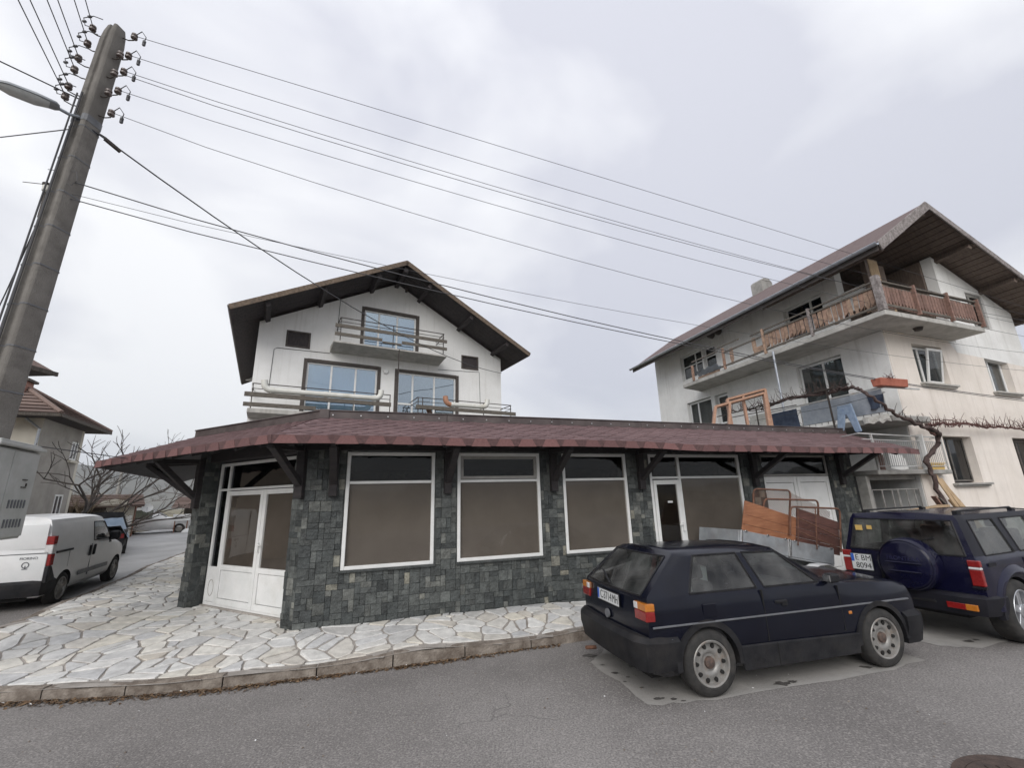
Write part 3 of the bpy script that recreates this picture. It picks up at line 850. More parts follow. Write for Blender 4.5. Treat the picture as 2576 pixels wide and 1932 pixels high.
# shop windows
for i, (u0, u1, z0, z1) in enumerate(SWIN):
    w = window(shop, Matrix(), u0, u1, z0, z1, v=.0, fw=.058, trans=(2.405,), m_frame=M_pvc, m_glass=M_shopglass, fd=.07)
    b = MB(); b.box(u0 + .03, u1 - .03, .065, .072, z0 + .03, 2.39); b.build('paper_lining', M_paper, w)
    if i == 1:
        b = MB()
        for (a0, a1, c0, c1) in ((u0 + .062, u1 - .062, 2.44, 2.49), (u0 + .062, u1 - .062, 2.80, 2.852), (u0 + .062, u0 + .115, 2.49, 2.80), (u1 - .115, u1 - .062, 2.49, 2.80)): b.box(a0, a1, .012, .06, c0, c1)
        b.build('sash', M_plaster0, w)
    b = MB(); b.box(u0 - .02, u1 + .02, -.045, .0, z0 - .035, z0 - .003); b.build('sill', M_slatebed, w, bev=.004)
# glazed shop door with side window
w = window(shop, Matrix(), SDOOR[0], SDOOR[1], SDOOR[2], SDOOR[3], v=.01, fw=.06, mull=(6.745,), trans=(2.42,), m_frame=M_pvc, m_glass=M_shopglass, fd=.07, name='shopfront')
b = MB(); b.box(6.79, 8.40, .075, .082, .3, 2.40); b.build('paper_lining', M_paper, w)
b = MB(); b.box(6.05, 6.71, -.004, .066, .26, .36); b.box(6.05, 6.71, -.004, .066, 2.28, 2.37); b.box(6.05, 6.12, -.004, .066, .36, 2.28); b.box(6.63, 6.71, -.004, .066, .36, 2.28)
d = b.build('door_leaf', M_pvc, shop, bev=.005)
b = MB(); b.box(6.10, 6.65, .03, .038, .34, 2.3); b.build('pane', M_shopglass, d)
b = MB(); b.box(6.10, 6.65, .055, .06, .34, 2.3); b.build('paper_lining', M_paper2, d)
b = MB(); b.box(6.655, 6.685, -.05, -.004, 1.33, 1.50); b.beam((6.66, -.045, 1.46), (6.56, -.045, 1.46), .018, .018); b.build('handle', M_pvc, d, bev=.003)
b = MB(); b.box(6.38, 6.50, .024, .029, 1.90, 1.94); b.build('sticker', M_scrap, d)
# corner door under the chamfer: side light, two leaves, transom
w = window(shop, CH, 0.0, 2.816, .30, 2.913, v=.0, fw=.055, mull=(.36,), trans=(2.395,), m_frame=M_pvc, m_glass=M_darkglass, fd=.08, name='door_frame')
b = MB(CH); b.box(.05, .335, .012, .06, .36, .97); p_ = b.build('side_panel', M_pvc, shop, bev=.004)
b = MB(CH)
for k in range(20):
    a0, a1 = 2 * pi * k / 20, 2 * pi * (k + 1) / 20
    b.beam((.19 + .09 * cos(a0), .011, .60 + .14 * sin(a0)), (.19 + .09 * cos(a1), .011, .60 + .14 * sin(a1)), .006, .008)
b.build('oval_mark', M_mortar, p_)
def leaf(x0, x1, hinge):
    b = MB(CH); f = .085; y0, y1 = -.012, .062; z0, z1 = .34, 2.36
    b.box(x0, x0 + f, y0, y1, z0, z1); b.box(x1 - f, x1, y0, y1, z0, z1); b.box(x0 + f, x1 - f, y0, y1, z1 - f, z1)
    b.box(x0 + f, x1 - f, y0, y1, .93, 1.02); b.box(x0 + f, x1 - f, y0, y1, z0, z0 + .10)
    o = b.build('door_leaf', M_pvc, shop, bev=.005)
    b = MB(CH); b.box(x0 + f + .008, x1 - f - .008, .004, .05, z0 + .108, .922); b.build('panel', M_pvc, o, bev=.006)
    b = MB(CH); b.box(x0 + f - .004, x1 - f + .004, .02, .028, 1.016, z1 - f + .004); b.build('pane', M_shopglass, o)
    return o
l1 = leaf(.395, 1.60, 0); l2 = leaf(1.612, 2.775, 1)
b = MB(CH); b.box(1.635, 1.665, -.05, -.012, 1.28, 1.44); b.beam((1.65, -.055, 1.40), (1.75, -.055, 1.40), .018, .02); b.build('handle', M_pvc, l2, bev=.003)
b = MB(CH)
for z in (.55, 1.3, 2.1): b.box(2.778, 2.80, -.035, .0, z, z + .09)
b.build('hinge', M_pvc, l2, bev=.004)
b = MB(CH); b.box(.40, 1.58, .030, .034, .35, 2.36); b.build('paper_lining', M_paper2, l1)
b = MB(CH); b.box(1.64, 2.74, .030, .034, .35, 2.36); b.build('paper_lining', M_paper2, l2)
# white double doors at the right end, dark transom over them
w = window(shop, Matrix(), SGATE[0], SGATE[1], 2.42, 2.92, v=.06, fw=.05, m_frame=M_plaster0, m_glass=M_darkglass, fd=.06, name='transom_window')
for (x0, x1) in ((9.13, 10.21), (10.225, 11.31)):
    b = MB(); y0, y1 = .06, .12; z0, z1 = .2, 2.412; f = .1
    b.box(x0, x0 + f, y0, y1, z0, z1); b.box(x1 - f, x1, y0, y1, z0, z1); b.box(x0 + f, x1 - f, y0, y1, z1 - .14, z1); b.box(x0 + f, x1 - f, y0, y1, z0, z0 + f)
    o = b.build('door_leaf', M_pvc, shop, bev=.006)
    b = MB(); b.box(x0 + f + .01, x1 - f - .01, y0 + .015, y1 - .01, z0 + f + .01, z1 - .15); b.build('panel', M_pvc, o, bev=.008)

# canopy roof
def esag(u): return smooth01((u - 5.15) / 1.35)
def eave_off(u): return .97 + .15 * esag(u) + .008 * sin(u * 2.1)
def eave_z(u): return 3.035 - .068 * esag(u) + .006 * sin(u * 1.7 + 1) - .012 * smooth01((u - 11.5) / 1.5)
RID_OFF, RID_Z = -.38, 3.545
def fp(u, t, lift=0):       # front slope: t 0 eave .. 1 ridge
    e = eave_off(u); z = eave_z(u)
    return Vector((u, -lerp(e, RID_OFF, t), lerp(z, RID_Z, t) + lift))
C_EA, C_RA = Vector((-1.0, -.975, 0)), Vector((-.46, .38, 0))
C_EB, C_RB = Vector((-4.76, 3.10, 0)), Vector((-3.15, 3.2, 0))
def cp(a, t, lift=0):       # chamfer slope: a 0 at the front corner .. 1 left end
    p = C_EA.lerp(C_EB, a).lerp(C_RA.lerp(C_RB, a), t)
    p.z = lerp(3.035 - .035 * a * a, RID_Z, t) + lift
    return p
SD_ = Vector((-.107, .994, 0))
def sp(a, t, lift=0):       # slope along the side street: a metres back from the corner
    p = (C_EB + SD_ * (a * lerp(1.0, .98, t))).lerp(C_RB + SD_ * a, t)
    p.z = lerp(3.0, RID_Z, t) + lift
    return p
b = MB()
def grid(fn, us, ts, b, th=.05):
    n, m = len(us), len(ts); top = [fn(u, t) for u in us for t in ts]; bot = [p - Vector((0, 0, th)) for p in top]; N = n * m
    fs = []
    for i in range(n - 1):
        for j in range(m - 1):
            k = i * m + j; fs += [(k, k + m, k + m + 1, k + 1), (N + k, N + k + 1, N + k + m + 1, N + k + m)]
    edge = [(i * m, (i + 1) * m) for i in range(n - 1)] + [((i + 1) * m + m - 1, i * m + m - 1) for i in range(n - 1)] + [(j + 1, j) for j in range(m - 1)] + [((n - 1) * m + j, (n - 1) * m + j + 1) for j in range(m - 1)]
    fs += [(a, N + a, N + c, c) for a, c in edge]
    b.add(top + bot, fs)
us = [-.46] + [i * .35 for i in range(0, 36)] + [12.7]
def fpx(k, t):   # clipped at the hip on the left and the rake on the right
    u = k
    if k < 0: u = lerp(-1.0, -.46, t)
    if k > 12.5: u = lerp(12.86, 12.72, t)
    return fp(u, t)
grid(fpx, us, [0, .5, 1], b); grid(lambda a, t: cp(a, t), [i / 8 for i in range(9)], [0, .5, 1], b)
grid(sp, [0, 3.5, 7], [0, .5, 1], b)
roof = b.build('roof', M_shingle, shop)
def underside(fn, us, name):
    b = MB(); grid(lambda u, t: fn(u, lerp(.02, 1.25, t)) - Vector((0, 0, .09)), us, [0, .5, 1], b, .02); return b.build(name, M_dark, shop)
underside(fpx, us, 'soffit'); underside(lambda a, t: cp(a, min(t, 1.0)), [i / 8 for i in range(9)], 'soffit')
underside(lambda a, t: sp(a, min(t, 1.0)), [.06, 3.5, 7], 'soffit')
# shingles
shl = []
SLEN = 1.47
def shingle_poly(x, s, w, h): return [(x - .22 * w, s), (x + .22 * w, s), (x + .5 * w, s + .62 * h), (x + .5 * w, s + 1.35 * h), (x - .5 * w, s + 1.35 * h), (x - .5 * w, s + .62 * h)]
def add_shingles(kind):
    w = .325; h = .142; nrow = int(SLEN / h) + 1
    for r in range(nrow):
        s = r * h - .012
        length = 13.9 if kind == 'f' else 5.62
        for k in range(-1, int(length / w) + 2):
            x = (k + .5 * (r % 2)) * w
            poly = shingle_poly(x + rt.uniform(-.006, .006), s + rt.uniform(-.004, .004), w - .006, h)
            if kind == 'f':
                poly = [(p[0] - 1.0, p[1]) for p in poly]
                poly = clip_poly(poly, -1, .54 / SLEN, 1.0)           # u >= -1 + .54 s/L
                poly = clip_poly(poly, 1, .14 / SLEN, 12.86)
            else:
                poly = clip_poly(poly, -1, .30 / SLEN, .0)
                poly = clip_poly(poly, 1, 0, 5.56)
            poly = clip_poly(poly, 0, 1, SLEN * .995); poly = clip_poly(poly, 0, -1, .012)
            if len(poly) < 3 or abs(area2(poly)) < .004: continue
            if area2(poly) < 0: poly = poly[::-1]
            def P(p, lift):
                t = max(0, p[1] / SLEN); l = lift + .018 * max(0, 1 - (p[1] - s) / (h * 1.35)) + .002
                if kind == 'f': return fp(p[0], t, l)
                # map length along the eave to the tapered left slope
                return cp(max(0, min(1, p[0] / 5.56)), t, l)
            cen = P((sum(p[0] for p in poly) / len(poly), sum(p[1] for p in poly) / len(poly)), 0)
            wc = Vector((2.6, -6.96 + 1.2, 2.08))
            vs = [P(p, .0) for p in poly] + [P(p, -.012) for p in poly]; n = len(poly)
            shl.append((abs(area2(poly)) / ((cen - wc).length ** 3), vs, [tuple(range(n))] + [(i, n + i, n + (i + 1) % n, (i + 1) % n) for i in range(n)]))
add_shingles('f'); add_shingles('c')
shl.sort(key=lambda q: q[0], reverse=True)
for q in shl[:300]:
    b = MB(); b.add(q[1], q[2]); b.build('shingle', M_shingle, roof)
b = MB()
for q in shl[300:]: b.add(q[1], q[2])
b.build('small_shingle', M_shingle, roof)['kind'] = 'stuff'
# eave band of folded shingle tabs
b = MB(); FH = .118
def band(fn, us, out):
    for a, c in zip(us, us[1:]):
        p, q = fn(a), fn(c); d = (q - p).normalized(); nn = Vector((d.y, -d.x, 0)) * .012
        b.add([p + nn, q + nn, q + nn - Vector((0, 0, FH)), p + nn - Vector((0, 0, FH)), p - nn, q - nn, q - nn - Vector((0, 0, FH)), p - nn - Vector((0, 0, FH))], [(0, 1, 2, 3), (4, 7, 6, 5), (0, 4, 5, 1), (3, 2, 6, 7), (0, 3, 7, 4), (1, 5, 6, 2)])
ef = lambda u: fp(u, 0, .012)
ec = lambda a: cp(1 - a, 0, .012)
band(lambda a: sp(a, 0, .012) if a > 0 else cp(1, 0, .012), [7, 3.5, 0], 0); band(ec, [i / 10 for i in range(11)], 0); band(ef, [-1.0 + i * .33 for i in range(43)], 0)
eb = b.build('eave_band', M_band, shop)
def tabs(fn, n, total):
    for k in range(n):
        a, c = k / n, (k + 1) / n
        p, q = fn(a), fn(c); d = (q - p).normalized(); nn = Vector((d.y, -d.x, 0)); hgt = Vector((0, 0, -FH - rt.uniform(0, .012))); l = (q - p).length
        i0 = .27 * l; j = rt.uniform(-.03, .03)
        o1 = nn * .016; o2 = nn * (.020 + rt.uniform(0, .012))
        top0, top1 = p + d * (i0 + j), q - d * (i0 - j)
        vs = [top0 + o1, top1 + o1, q - d * (.04 - j) + o2 + hgt, p + d * (.04 + j) + o2 + hgt]
        vs += [v - nn * .006 for v in vs]
        m_ = MB(); m_.add(vs, [(0, 1, 2, 3), (7, 6, 5, 4), (0, 4, 5, 1), (1, 5, 6, 2), (2, 6, 7, 3), (3, 7, 4, 0)]); m_.build('fascia_tab', M_fascia, eb)
tabs(lambda t: ec(t), 14, 5.5); tabs(lambda t: ef(-1.0 + 13.86 * t), 34, 13.86)
# flashing along the flat roof's edge and the flat roof
b = MB()
def flash(a, c):
    d = (c - a).normalized(); nn = Vector((d.y, -d.x, 0))
    b.beam(a + Vector((0, 0, .072)), c + Vector((0, 0, .072)), .11, .135, up=(0, 0, 1))
    b.beam(a + Vector((0, 0, .15)), c + Vector((0, 0, .15)), .15, .022, up=(0, 0, 1))
pr = [Vector((-3.15, 3.2, RID_Z - .02)), Vector((-.46, .38, RID_Z - .02)), Vector((5, .38, RID_Z - .02)), Vector((12.72, .38, RID_Z - .015))]
d1, d2 = (pr[1] - pr[0]).normalized(), Vector((1, 0, 0))
flash(pr[0], pr[1] - d1 * .02)
for k in range(6): flash(pr[1].lerp(pr[3], k / 6) + Vector((.004 + (.03 if k == 0 else 0), 0, 0)), pr[1].lerp(pr[3], (k + 1) / 6) - Vector((.004, 0, 0)))
b.box(-.52, -.36, .30, .46, RID_Z - .02, RID_Z + .150)
fl = b.build('flashing', M_flash, shop, bev=.006)
b = MB()
for k in range(28):
    u = -.3 + k * .47; b.lathe([(.012, -.006), (.012, 0), (.0, .004)], 8, 'y', (u, .318, RID_Z + .05))
b.build('rivet', M_steel, fl)
b = MB(); b.prism([(-3.1, 3.25), (-.42, .42), (12.65, .42), (12.6, 8.1), (-3.5, 10.1)], 3.44, 3.50, 'z'); b.build('flat_roof', M_slatebed, shop)
# brackets under the canopy
def bracket(M, h0=2.19, out=.86, ztop=2.95):
    b = MB(M)
    b.box(-.065, .065, -.115, -.012, h0, 2.99)
    b.beam((0, -.10, h0 + .22), (0, -out, ztop), .09, .11, up=(1, 0, 0))
    b.beam((0, -.02, 2.955), (0, -out - .02, 2.915 + .0), .085, .09, up=(1, 0, 0))
    b.build('bracket', M_dark, shop, bev=.006)
for u in (-.19, 1.69, 3.74, 5.72, 8.79, 11.62): bracket(Matrix.Translation((u, 0, 0)), out=.84 + .12 * esag(u), ztop=2.93 - .05 * esag(u))
bracket(Matrix.Translation((-.66, .03, 0)) @ Matrix.Rotation(-.42, 4, 'Z'), 2.17, .92)
bracket(CH @ Matrix.Translation((-.12, -.262, 0)), 2.05, .80, 2.93)
bracket(CH @ Matrix.Translation((-.312, -.16, 0)) @ Matrix.Rotation(-.9, 4, 'Z'), 2.03, 1.05, 2.92)
b = MB()
b.box(-.7, 12.0, -.06, -.008, 2.935, 3.06); b.build('wall_beam', M_dark, shop, bev=.006)
b = MB()
for k in range(24):
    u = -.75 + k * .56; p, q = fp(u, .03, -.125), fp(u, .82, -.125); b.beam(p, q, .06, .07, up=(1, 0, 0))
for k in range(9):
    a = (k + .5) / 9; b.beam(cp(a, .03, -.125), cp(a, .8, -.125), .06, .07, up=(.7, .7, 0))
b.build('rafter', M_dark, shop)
# ------------------------------------------------------------------ white gabled house behind the shop
M_white = mat('white_render', (.78, .78, .765), (.84, .84, .83), 1.2, .9, .25, 45, c3=(.66, .65, .62), s3=.7, f3=.4, streak=(.60, .59, .56))
M_browntrim = mat('brown_trim', (.055, .045, .04), (.095, .08, .072), 6, .7, .2, 30, stretch=(1, 1, 5))
M_soffit = mat('dark_soffit', (.030, .026, .028), (.055, .045, .045), 4, .8, .2, 30, stretch=(6, 1, 1))
M_fasciaw = mat('weathered_fascia', (.085, .06, .042), (.19, .14, .10), 3, .8, .4, 25, stretch=(4, 4, 4), c3=(.06, .05, .045), s3=2)
M_tile = mat('brown_roofing', (.085, .062, .058), (.15, .115, .105), 4, .85, .4, 25)
M_concrete = mat('balcony_concrete', (.38, .37, .345), (.50, .485, .455), 3, .9, .3, 40, c3=(.24, .23, .21), s3=1.3, f3=.6, streak=(.22, .21, .19))
M_oldwood = mat('grey_wood', (.075, .065, .055), (.17, .15, .125), 7, .8, .4, 30, stretch=(1, 6, 6))
M_iron2 = mat('black_iron', (.035, .032, .03), (.07, .055, .045), 20, .6, .2, 60, metal=.3)
M_pipe = mat('white_pipe', (.62, .62, .57), (.70, .70, .66), 3, .45, 0, c3=(.45, .40, .30), s3=2, f3=.4)
M_clay = mat('clay_pipe', (.36, .17, .10), (.48, .25, .16), 6, .6, .1, 30)
M_blueglass = glass('blue_glass', (.55, .66, .74), (.80, .92, 1.0), f=.42)
M_blind = mat('pale_blind', (.55, .62, .65), (.65, .71, .74), 2, .8)
M_cable = mat('cable', (.02, .02, .022), (.035, .035, .038), 5, .6)
WH0 = Vector((-7.0327, 17.8594, 0)); WHA = .51176
wh = thing('white_house', 'tall white gabled house with wide dark eaves and three balconies behind the corner shop', 'house', WH0, WHA)
def T(u, off, z): return Vector((u, -off, z))
wl, wr, ax = -3.44, 7.42, 1.97
zl = 9.22; za = 12.10; zr = 9.07
b = MB(); b.prism([(wl, 0), (wr, 0), (wr, zr), (ax, za), (wl, zl)], 0, .3)
front = b.build('wall', M_white, wh)
WIN = {'ll': (-1.70, 1.39, 5.62, 7.90), 'lr': (2.03, 5.09, 5.62, 7.90), 'up': (.44, 3.06, 8.55, 10.65)}
c = MB()
for (u0, u1, z0, z1) in WIN.values(): c.box(u0, u1, -.1, .6, z0, z1)
c.box(-2.43, -1.56, -.1, .13, 8.33, 9.0); c.box(5.26, 6.13, -.1, .13, 8.32, 8.98)
cut(front, c)
b = MB()
b.box(wl, wl + .3, .301, 9.0, 0, zl - .12); b.box(wr - .3, wr, .301, 9.0, 0, zr - .12); b.box(wl + .3, wr - .3, 8.7, 9.0, 0, 9.0)
b.build('side_wall', M_white, wh)
b = MB()
for z in (2.9, 5.5, 8.42): b.box(wl + .31, wr - .31, .31, 8.69, z, z + .15)
b.box(wl + .31, wr - .31, 2.5, 2.6, 3, 9)
b.build('floor', M_room, wh)
# surrounds, windows
def surround(u0, u1, z0, z1, sides='lrt'):
    b = MB(); w = .12
    b.box(u0 - .01, u0 + w, -.03, .09, z0, z1); b.box(u1 - w, u1 + .01, -.03, .09, z0, z1); b.box(u0 + w, u1 - w, -.03, .09, z1 - w, z1 + .01)
    return b.build('window_surround', M_browntrim, wh, bev=.006)
for k, (u0, u1, z0, z1) in WIN.items(): surround(u0, u1, z0, z1)
win = window(wh, Matrix(), -1.58, 1.27, 5.66, 7.78, v=.06, fw=.075, mull=(-.62, .36), m_frame=M_pvc, m_glass=M_blueglass, fd=.07, back='curtain', m_back=M_blind)
win = window(wh, Matrix(), 2.15, 4.97, 5.66, 7.78, v=.06, fw=.08, mull=(2.87, 3.90), m_frame=M_pvc, m_glass=M_blueglass, fd=.07)
b = MB(); b.box(2.23, 2.83, .052, .122, 6.28, 6.36); b.build('rail', M_pvc, win)
win = window(wh, Matrix(), .56, 2.94, 8.58, 10.53, v=.06, fw=.075, mull=(1.22, 2.05), m_frame=M_pvc, m_glass=M_blueglass, fd=.07, back='curtain', m_back=M_blind)
# vent shutters
for (u0, u1, z0, z1) in ((-2.43, -1.56, 8.33, 9.0), (5.26, 6.13, 8.32, 8.98)):
    b = MB(); b.box(u0 - .02, u0 + .05, -.03, .1, z0 - .02, z1 + .02); b.box(u1 - .05, u1 + .02, -.03, .1, z0 - .02, z1 + .02); b.box(u0 + .05, u1 - .05, -.03, .1, z0 - .02, z0 + .05); b.box(u0 + .05, u1 - .05, -.03, .1, z1 - .05, z1 + .02)
    o = b.build('loft_hatch', M_browntrim, wh, bev=.005)
    b = MB(); b.box(u0 + .05, u1 - .05, .03, .1, z0 + .05, z1 - .05); b.build('panel', M_soffit, o)
# roof: two slopes with dark boarded underside
offf, offb = 1.8, -9.8
eL, eR, zp = -4.38, 8.12, 12.36
zeL, zeR = 8.98, 8.92
def slope(name, u_e, z_e, mats):
    b = MB()
    p = [T(u_e, offf, z_e), T(ax - .05, offf, zp), T(ax - .05, offb, zp), T(u_e, offb, z_e)]
    up = Vector((z_e - zp, 0, (ax - .05 - u_e))) if u_e < ax else Vector((zp - z_e, 0, u_e - ax + .05))
    up.normalize()
    b.slab(p, .10, up); return b.build(name, mats, wh)
r1 = slope('roof', eL, zeL, M_tile); r2 = slope('roof', eR, zeR, M_tile)
for (u_e, z_e, s) in ((eL, zeL, 1), (eR, zeR, -1)):
    d = Vector((ax - .05 - u_e, 0, zp - z_e)).normalized(); n = Vector((-d.z * s, 0, d.x * s))
    if n.z < 0: n = -n
    L_ = (T(ax - .05, 0, zp) - T(u_e, 0, z_e)).length
    # soffit boards running up the slope
    nb = 12; b = MB()
    for k in range(nb):
        o0, o1 = lerp(offf - .06, -.02, k / nb), lerp(offf - .06, -.02, (k + 1) / nb) + .012
        a = [T(u_e, o0, z_e), T(ax - .05, o0, zp), T(ax - .05, o1, zp), T(u_e, o1, z_e)]
        b.slab([q - n * .104 for q in a], .022 + .004 * (k % 2), n)
    b.slab([q - n * .104 for q in (T(u_e, -.02, z_e), T(u_e, -.02, z_e) + d * 1.15, T(u_e, offb, z_e) + d * 1.15, T(u_e, offb, z_e))], .022, n)
    b.build('soffit_boards', M_soffit, wh)
    b = MB(); a0 = T(u_e, offf + .02, z_e) - n * .075; a1 = T(ax - .05, offf + .02, zp) - n * .075
    b.beam(a0, a1, .04, .20, up=n); b.build('bargeboard', M_fasciaw, wh, bev=.004)
    b = MB(); b.beam(T(u_e, offf, z_e) - n * .06 - d * .02, T(u_e, offb, z_e) - n * .06 - d * .02, .03, .15, up=n); b.build('eaves_board', M_browntrim, wh)
    # purlins carrying the overhang
    for t in (.07, .37, .70):
        p = T(u_e, 0, z_e) + d * (L_ * (t + .10)) - n * .245
        b = MB(); b.beam(p + Vector((0, -offf + .12, 0)), p + Vector((0, .2, 0)), .17, .22, up=n); b.build('purlin', M_soffit, wh, bev=.01)
b = MB(); b.beam(T(ax - .05, offf - .1, zp - .36), T(ax - .05, -.2, zp - .36), .18, .24); b.build('purlin', M_soffit, wh, bev=.01)
b = MB()
for (u_e, z_e) in ((eL, zeL), (eR, zeR)):
    pass
b.prism([(eL + .2, zeL - .02), (ax - .05, zp - .12), (eR - .2, zeR - .02)], 8.9, 9.1); b.build('back_gable', M_white, wh)
# balconies
def rail_balcony(u0, u1, off, zs, zrail, planks, posts, name, slab=None, gap=None):
    o = None
    if slab:
        b = MB(); b.prism(slab, -off, -.002, 'y') if False else None
    return o
b = MB()      # upper slab, wedge shaped underneath
s0, s1 = (-.76, 4.08); of = 1.1
b.prism([(0, 8.28), (0, 8.56), (-of, 8.47), (-of, 8.40)], s0, s1, 'x', M=Matrix.Identity(4))
ub = b.build('balcony_slab', M_concrete, wh, bev=.01)
def railing(parent_name, u0, u1, off, zt, z2, planks, posts, ends=(True, True), zb=None):
    b = MB(); r = .016
    b.beam(T(u0, off, zt), T(u1, off, zt), .035, .03); b.beam(T(u0, off, z2), T(u1, off, z2), .022, .022)
    for p in posts: b.beam(T(p, off, zb), T(p, off, zt - .012), .03, .03)
    for e, u in zip(ends, (u0, u1)):
        if e:
            b.beam(T(u, off, zt), T(u, 0, zt), .03, .03); b.beam(T(u, off, z2), T(u, 0, z2), .02, .02); b.beam(T(u, off, zt - .5), T(u, .05, zt - .1), .02, .02)
    o = b.build(parent_name, M_iron2, wh)
    for (p0, p1, z, h) in planks:
        b = MB(); b.beam(T(p0, off + .045, z), T(p1, off + .045, z), .045, h); b.build('rail_plank', M_oldwood, o, bev=.006)
    return o
railing('railing', -.55, 3.93, 1.1, 9.49, 9.32, [(-.74, 4.06, 9.12, .15), (-.74, 1.15, 8.75, .14), (1.16, 1.98, 8.66, .08), (1.99, 4.06, 8.76, .14)], (-.52, 1.62, 3.90), zb=8.5)
# lower slab and rails: one run on the left, a shorter one on the right
b = MB(); b.box(-3.44, 1.78, -1.15, -.004, 5.30, 5.46); b.build('balcony_slab', M_concrete, wh, bev=.01)
b = MB(); b.box(2.0, 7.35, -1.15, -.004, 5.30, 5.46); b.build('balcony_slab', M_concrete, wh, bev=.01)
railing('railing', -3.36, 1.62, 1.1, 6.39, 6.20, [(-3.58, 1.64, 5.97, .17), (-3.58, -1.2, 5.60, .15), (-1.2, 1.62, 5.50, .15)], (-3.34, -1.63, .16, 1.6), ends=(True, False), zb=5.4)
railing('railing', 2.78, 7.36, 1.1, 6.40, 6.22, [(2.70, 7.58, 5.98, .17)], (2.8, 3.0, 4.4, 5.9, 7.33), ends=(True, True), zb=5.4)
b = MB(); b.beam(T(1.9, 1.1, 5.45), T(1.9, 1.1, 8.44), .035, .035); b.build('downpipe', M_iron2, wh)
# outside lamp, thin cable lines on the wall
b = MB(); b.lathe([(.0, -.09), (.10, -.075), (.13, -.02), (.13, .0)], 16, 'y', (1.62, 0, 7.72)); b.build('wall_lamp', M_pvc, wh, smooth=40)
b = MB()
b.tube([T(-2.86, .012, 6.4), T(-2.83, .012, 8.12), T(-2.72, .012, 8.2), T(-.75, .012, 8.24)], .012, 4); b.tube([T(4.05, .012, 8.1), T(6.2, .012, 8.22), T(6.25, .012, 6.2)], .01, 4)
b.tube([T(-.52, .012, 9.2), T(-.5, .012, 10.75)], .012, 4)
b.build('wall_cable', M_cable, wh)
b = MB(); b.beam(T(ax + .42, .02, za - .1), T(ax + .42, .02, za - .35), .12, .1); b.build('gable_lamp', M_browntrim, wh)
# drain pipes lying on the lower rails
def pipe_thing(name, label, u0, u1, z0, z1, elbow0, elbow1, r=.105):
    o = thing(name, label, 'pipe', WH0 + (Matrix.Rotation(WHA, 3, 'Z') @ T((u0 + u1) / 2, 1.1, z0)), WHA, 'pipes lying on the lower balcony rails')
    um = (u0 + u1) / 2
    P = lambda u, z, f=0: Vector((u - um, -f, z - z0))
    b = MB(); b.tube([P(u0, z0), P(u1, z1)], r, 14); 
    b.build('pipe', M_pipe, o, smooth=50)
    b = MB()
    n = max(1, int((u1 - u0) / 1.6))
    for k in range(1, n): b.tube([P(lerp(u0, u1, k / n) - .06, lerp(z0, z1, k / n)), P(lerp(u0, u1, k / n) + .06, lerp(z0, z1, k / n))], r * 1.12, 14)
    b.tube([P(u0 - .0, z0), P(u0 + .1, z0)], r * 1.13, 14); b.tube([P(u1 - .1, z1), P(u1, z1)], r * 1.13, 14)
    b.build('collar', M_pipe, o, smooth=50)
    for (u, z, s, kind) in ((u0, z0, -1, elbow0), (u1, z1, 1, elbow1)):
        if not kind: continue
        pts = [P(u, z)] + [P(u + s * .24 * sin(a), z + (.24 * (1 - cos(a)))) for a in (.3, .6, .9, 1.2, 1.5)] + [P(u + s * .25, z + .36)]
        b = MB(); b.tube(pts, r * 1.08, 14); b.build('elbow', M_clay if kind == 'clay' else M_pipe, o, smooth=50)
    return o
pipe_thing('drain_pipe', 'long white drain pipe with elbows on the left lower balcony of the white house', -2.75, .98, 6.18, 6.20, 'w', 'w')
pipe_thing('drain_pipe', 'short white drain pipe with an orange clay elbow on the right lower balcony', 4.28, 5.85, 6.20, 6.22, 'clay', 'w')
# ------------------------------------------------------------------ big house on the right
M_whiteold = mat('old_white_render', (.74, .74, .725), (.82, .82, .805), 1.5, .9, .35, 35, c3=(.58, .57, .54), s3=.8, f3=.55, streak=(.52, .51, .48))
M_pink = mat('pinkish_render', (.72, .66, .595), (.79, .73, .67), 1.2, .9, .35, 35, c3=(.62, .57, .52), s3=.9, f3=.55, streak=(.52, .46, .40))
M_slat = ramp_mat('brown_slat', [(0, (.15, .085, .065)), (.5, (.235, .14, .11)), (1, (.19, .11, .085))], scale=12, rough=.75, bump=.3, bscale=30, amount=.35)
M_slatold = ramp_mat('peeled_slat', [(0, (.20, .125, .09)), (.5, (.34, .235, .17)), (1, (.25, .155, .115))], scale=9, rough=.8, bump=.3, bscale=30, amount=.5)
M_brownboard = mat('brown_soffit', (.10, .074, .06), (.17, .128, .102), 5, .8, .3, 30, stretch=(1, 6, 1))
M_roofred = mat('red_brown_roof', (.115, .080, .077), (.16, .118, .113), 8, .85, .4, 40)
M_zinc = mat('zinc_gutter', (.34, .37, .41), (.46, .49, .53), 5, .45, .05, 20, metal=.5)
M_barge = mat('grey_bargeboard', (.15, .13, .125), (.34, .31, .30), 5, .85, .5, 20, stretch=(3, 3, 3), c3=(.10, .075, .07), s3=3, f3=.6)
M_greycon = mat('grey_concrete', (.24, .235, .22), (.36, .35, .33), 4, .9, .4, 40, c3=(.17, .16, .15), s3=1.4, f3=.6)
M_curt = mat('net_curtain', (.30, .30, .29), (.42, .41, .39), 3, .9)
M_housegl = glass('house_glass', (.60, .62, .62), ior=1.55)
M_orangewood = mat('orange_wood', (.28, .155, .10), (.37, .22, .15), 6, .65, .2, 30, stretch=(2, 2, 2))
M_tanwood = mat('tan_wood', (.36, .25, .14), (.48, .35, .22), 5, .75, .3, 30, stretch=(3, 3, 1), c3=(.22, .14, .08), s3=2)
M_denim = mat('denim', (.20, .27, .38), (.29, .37, .48), 9, .9, .3, 60)
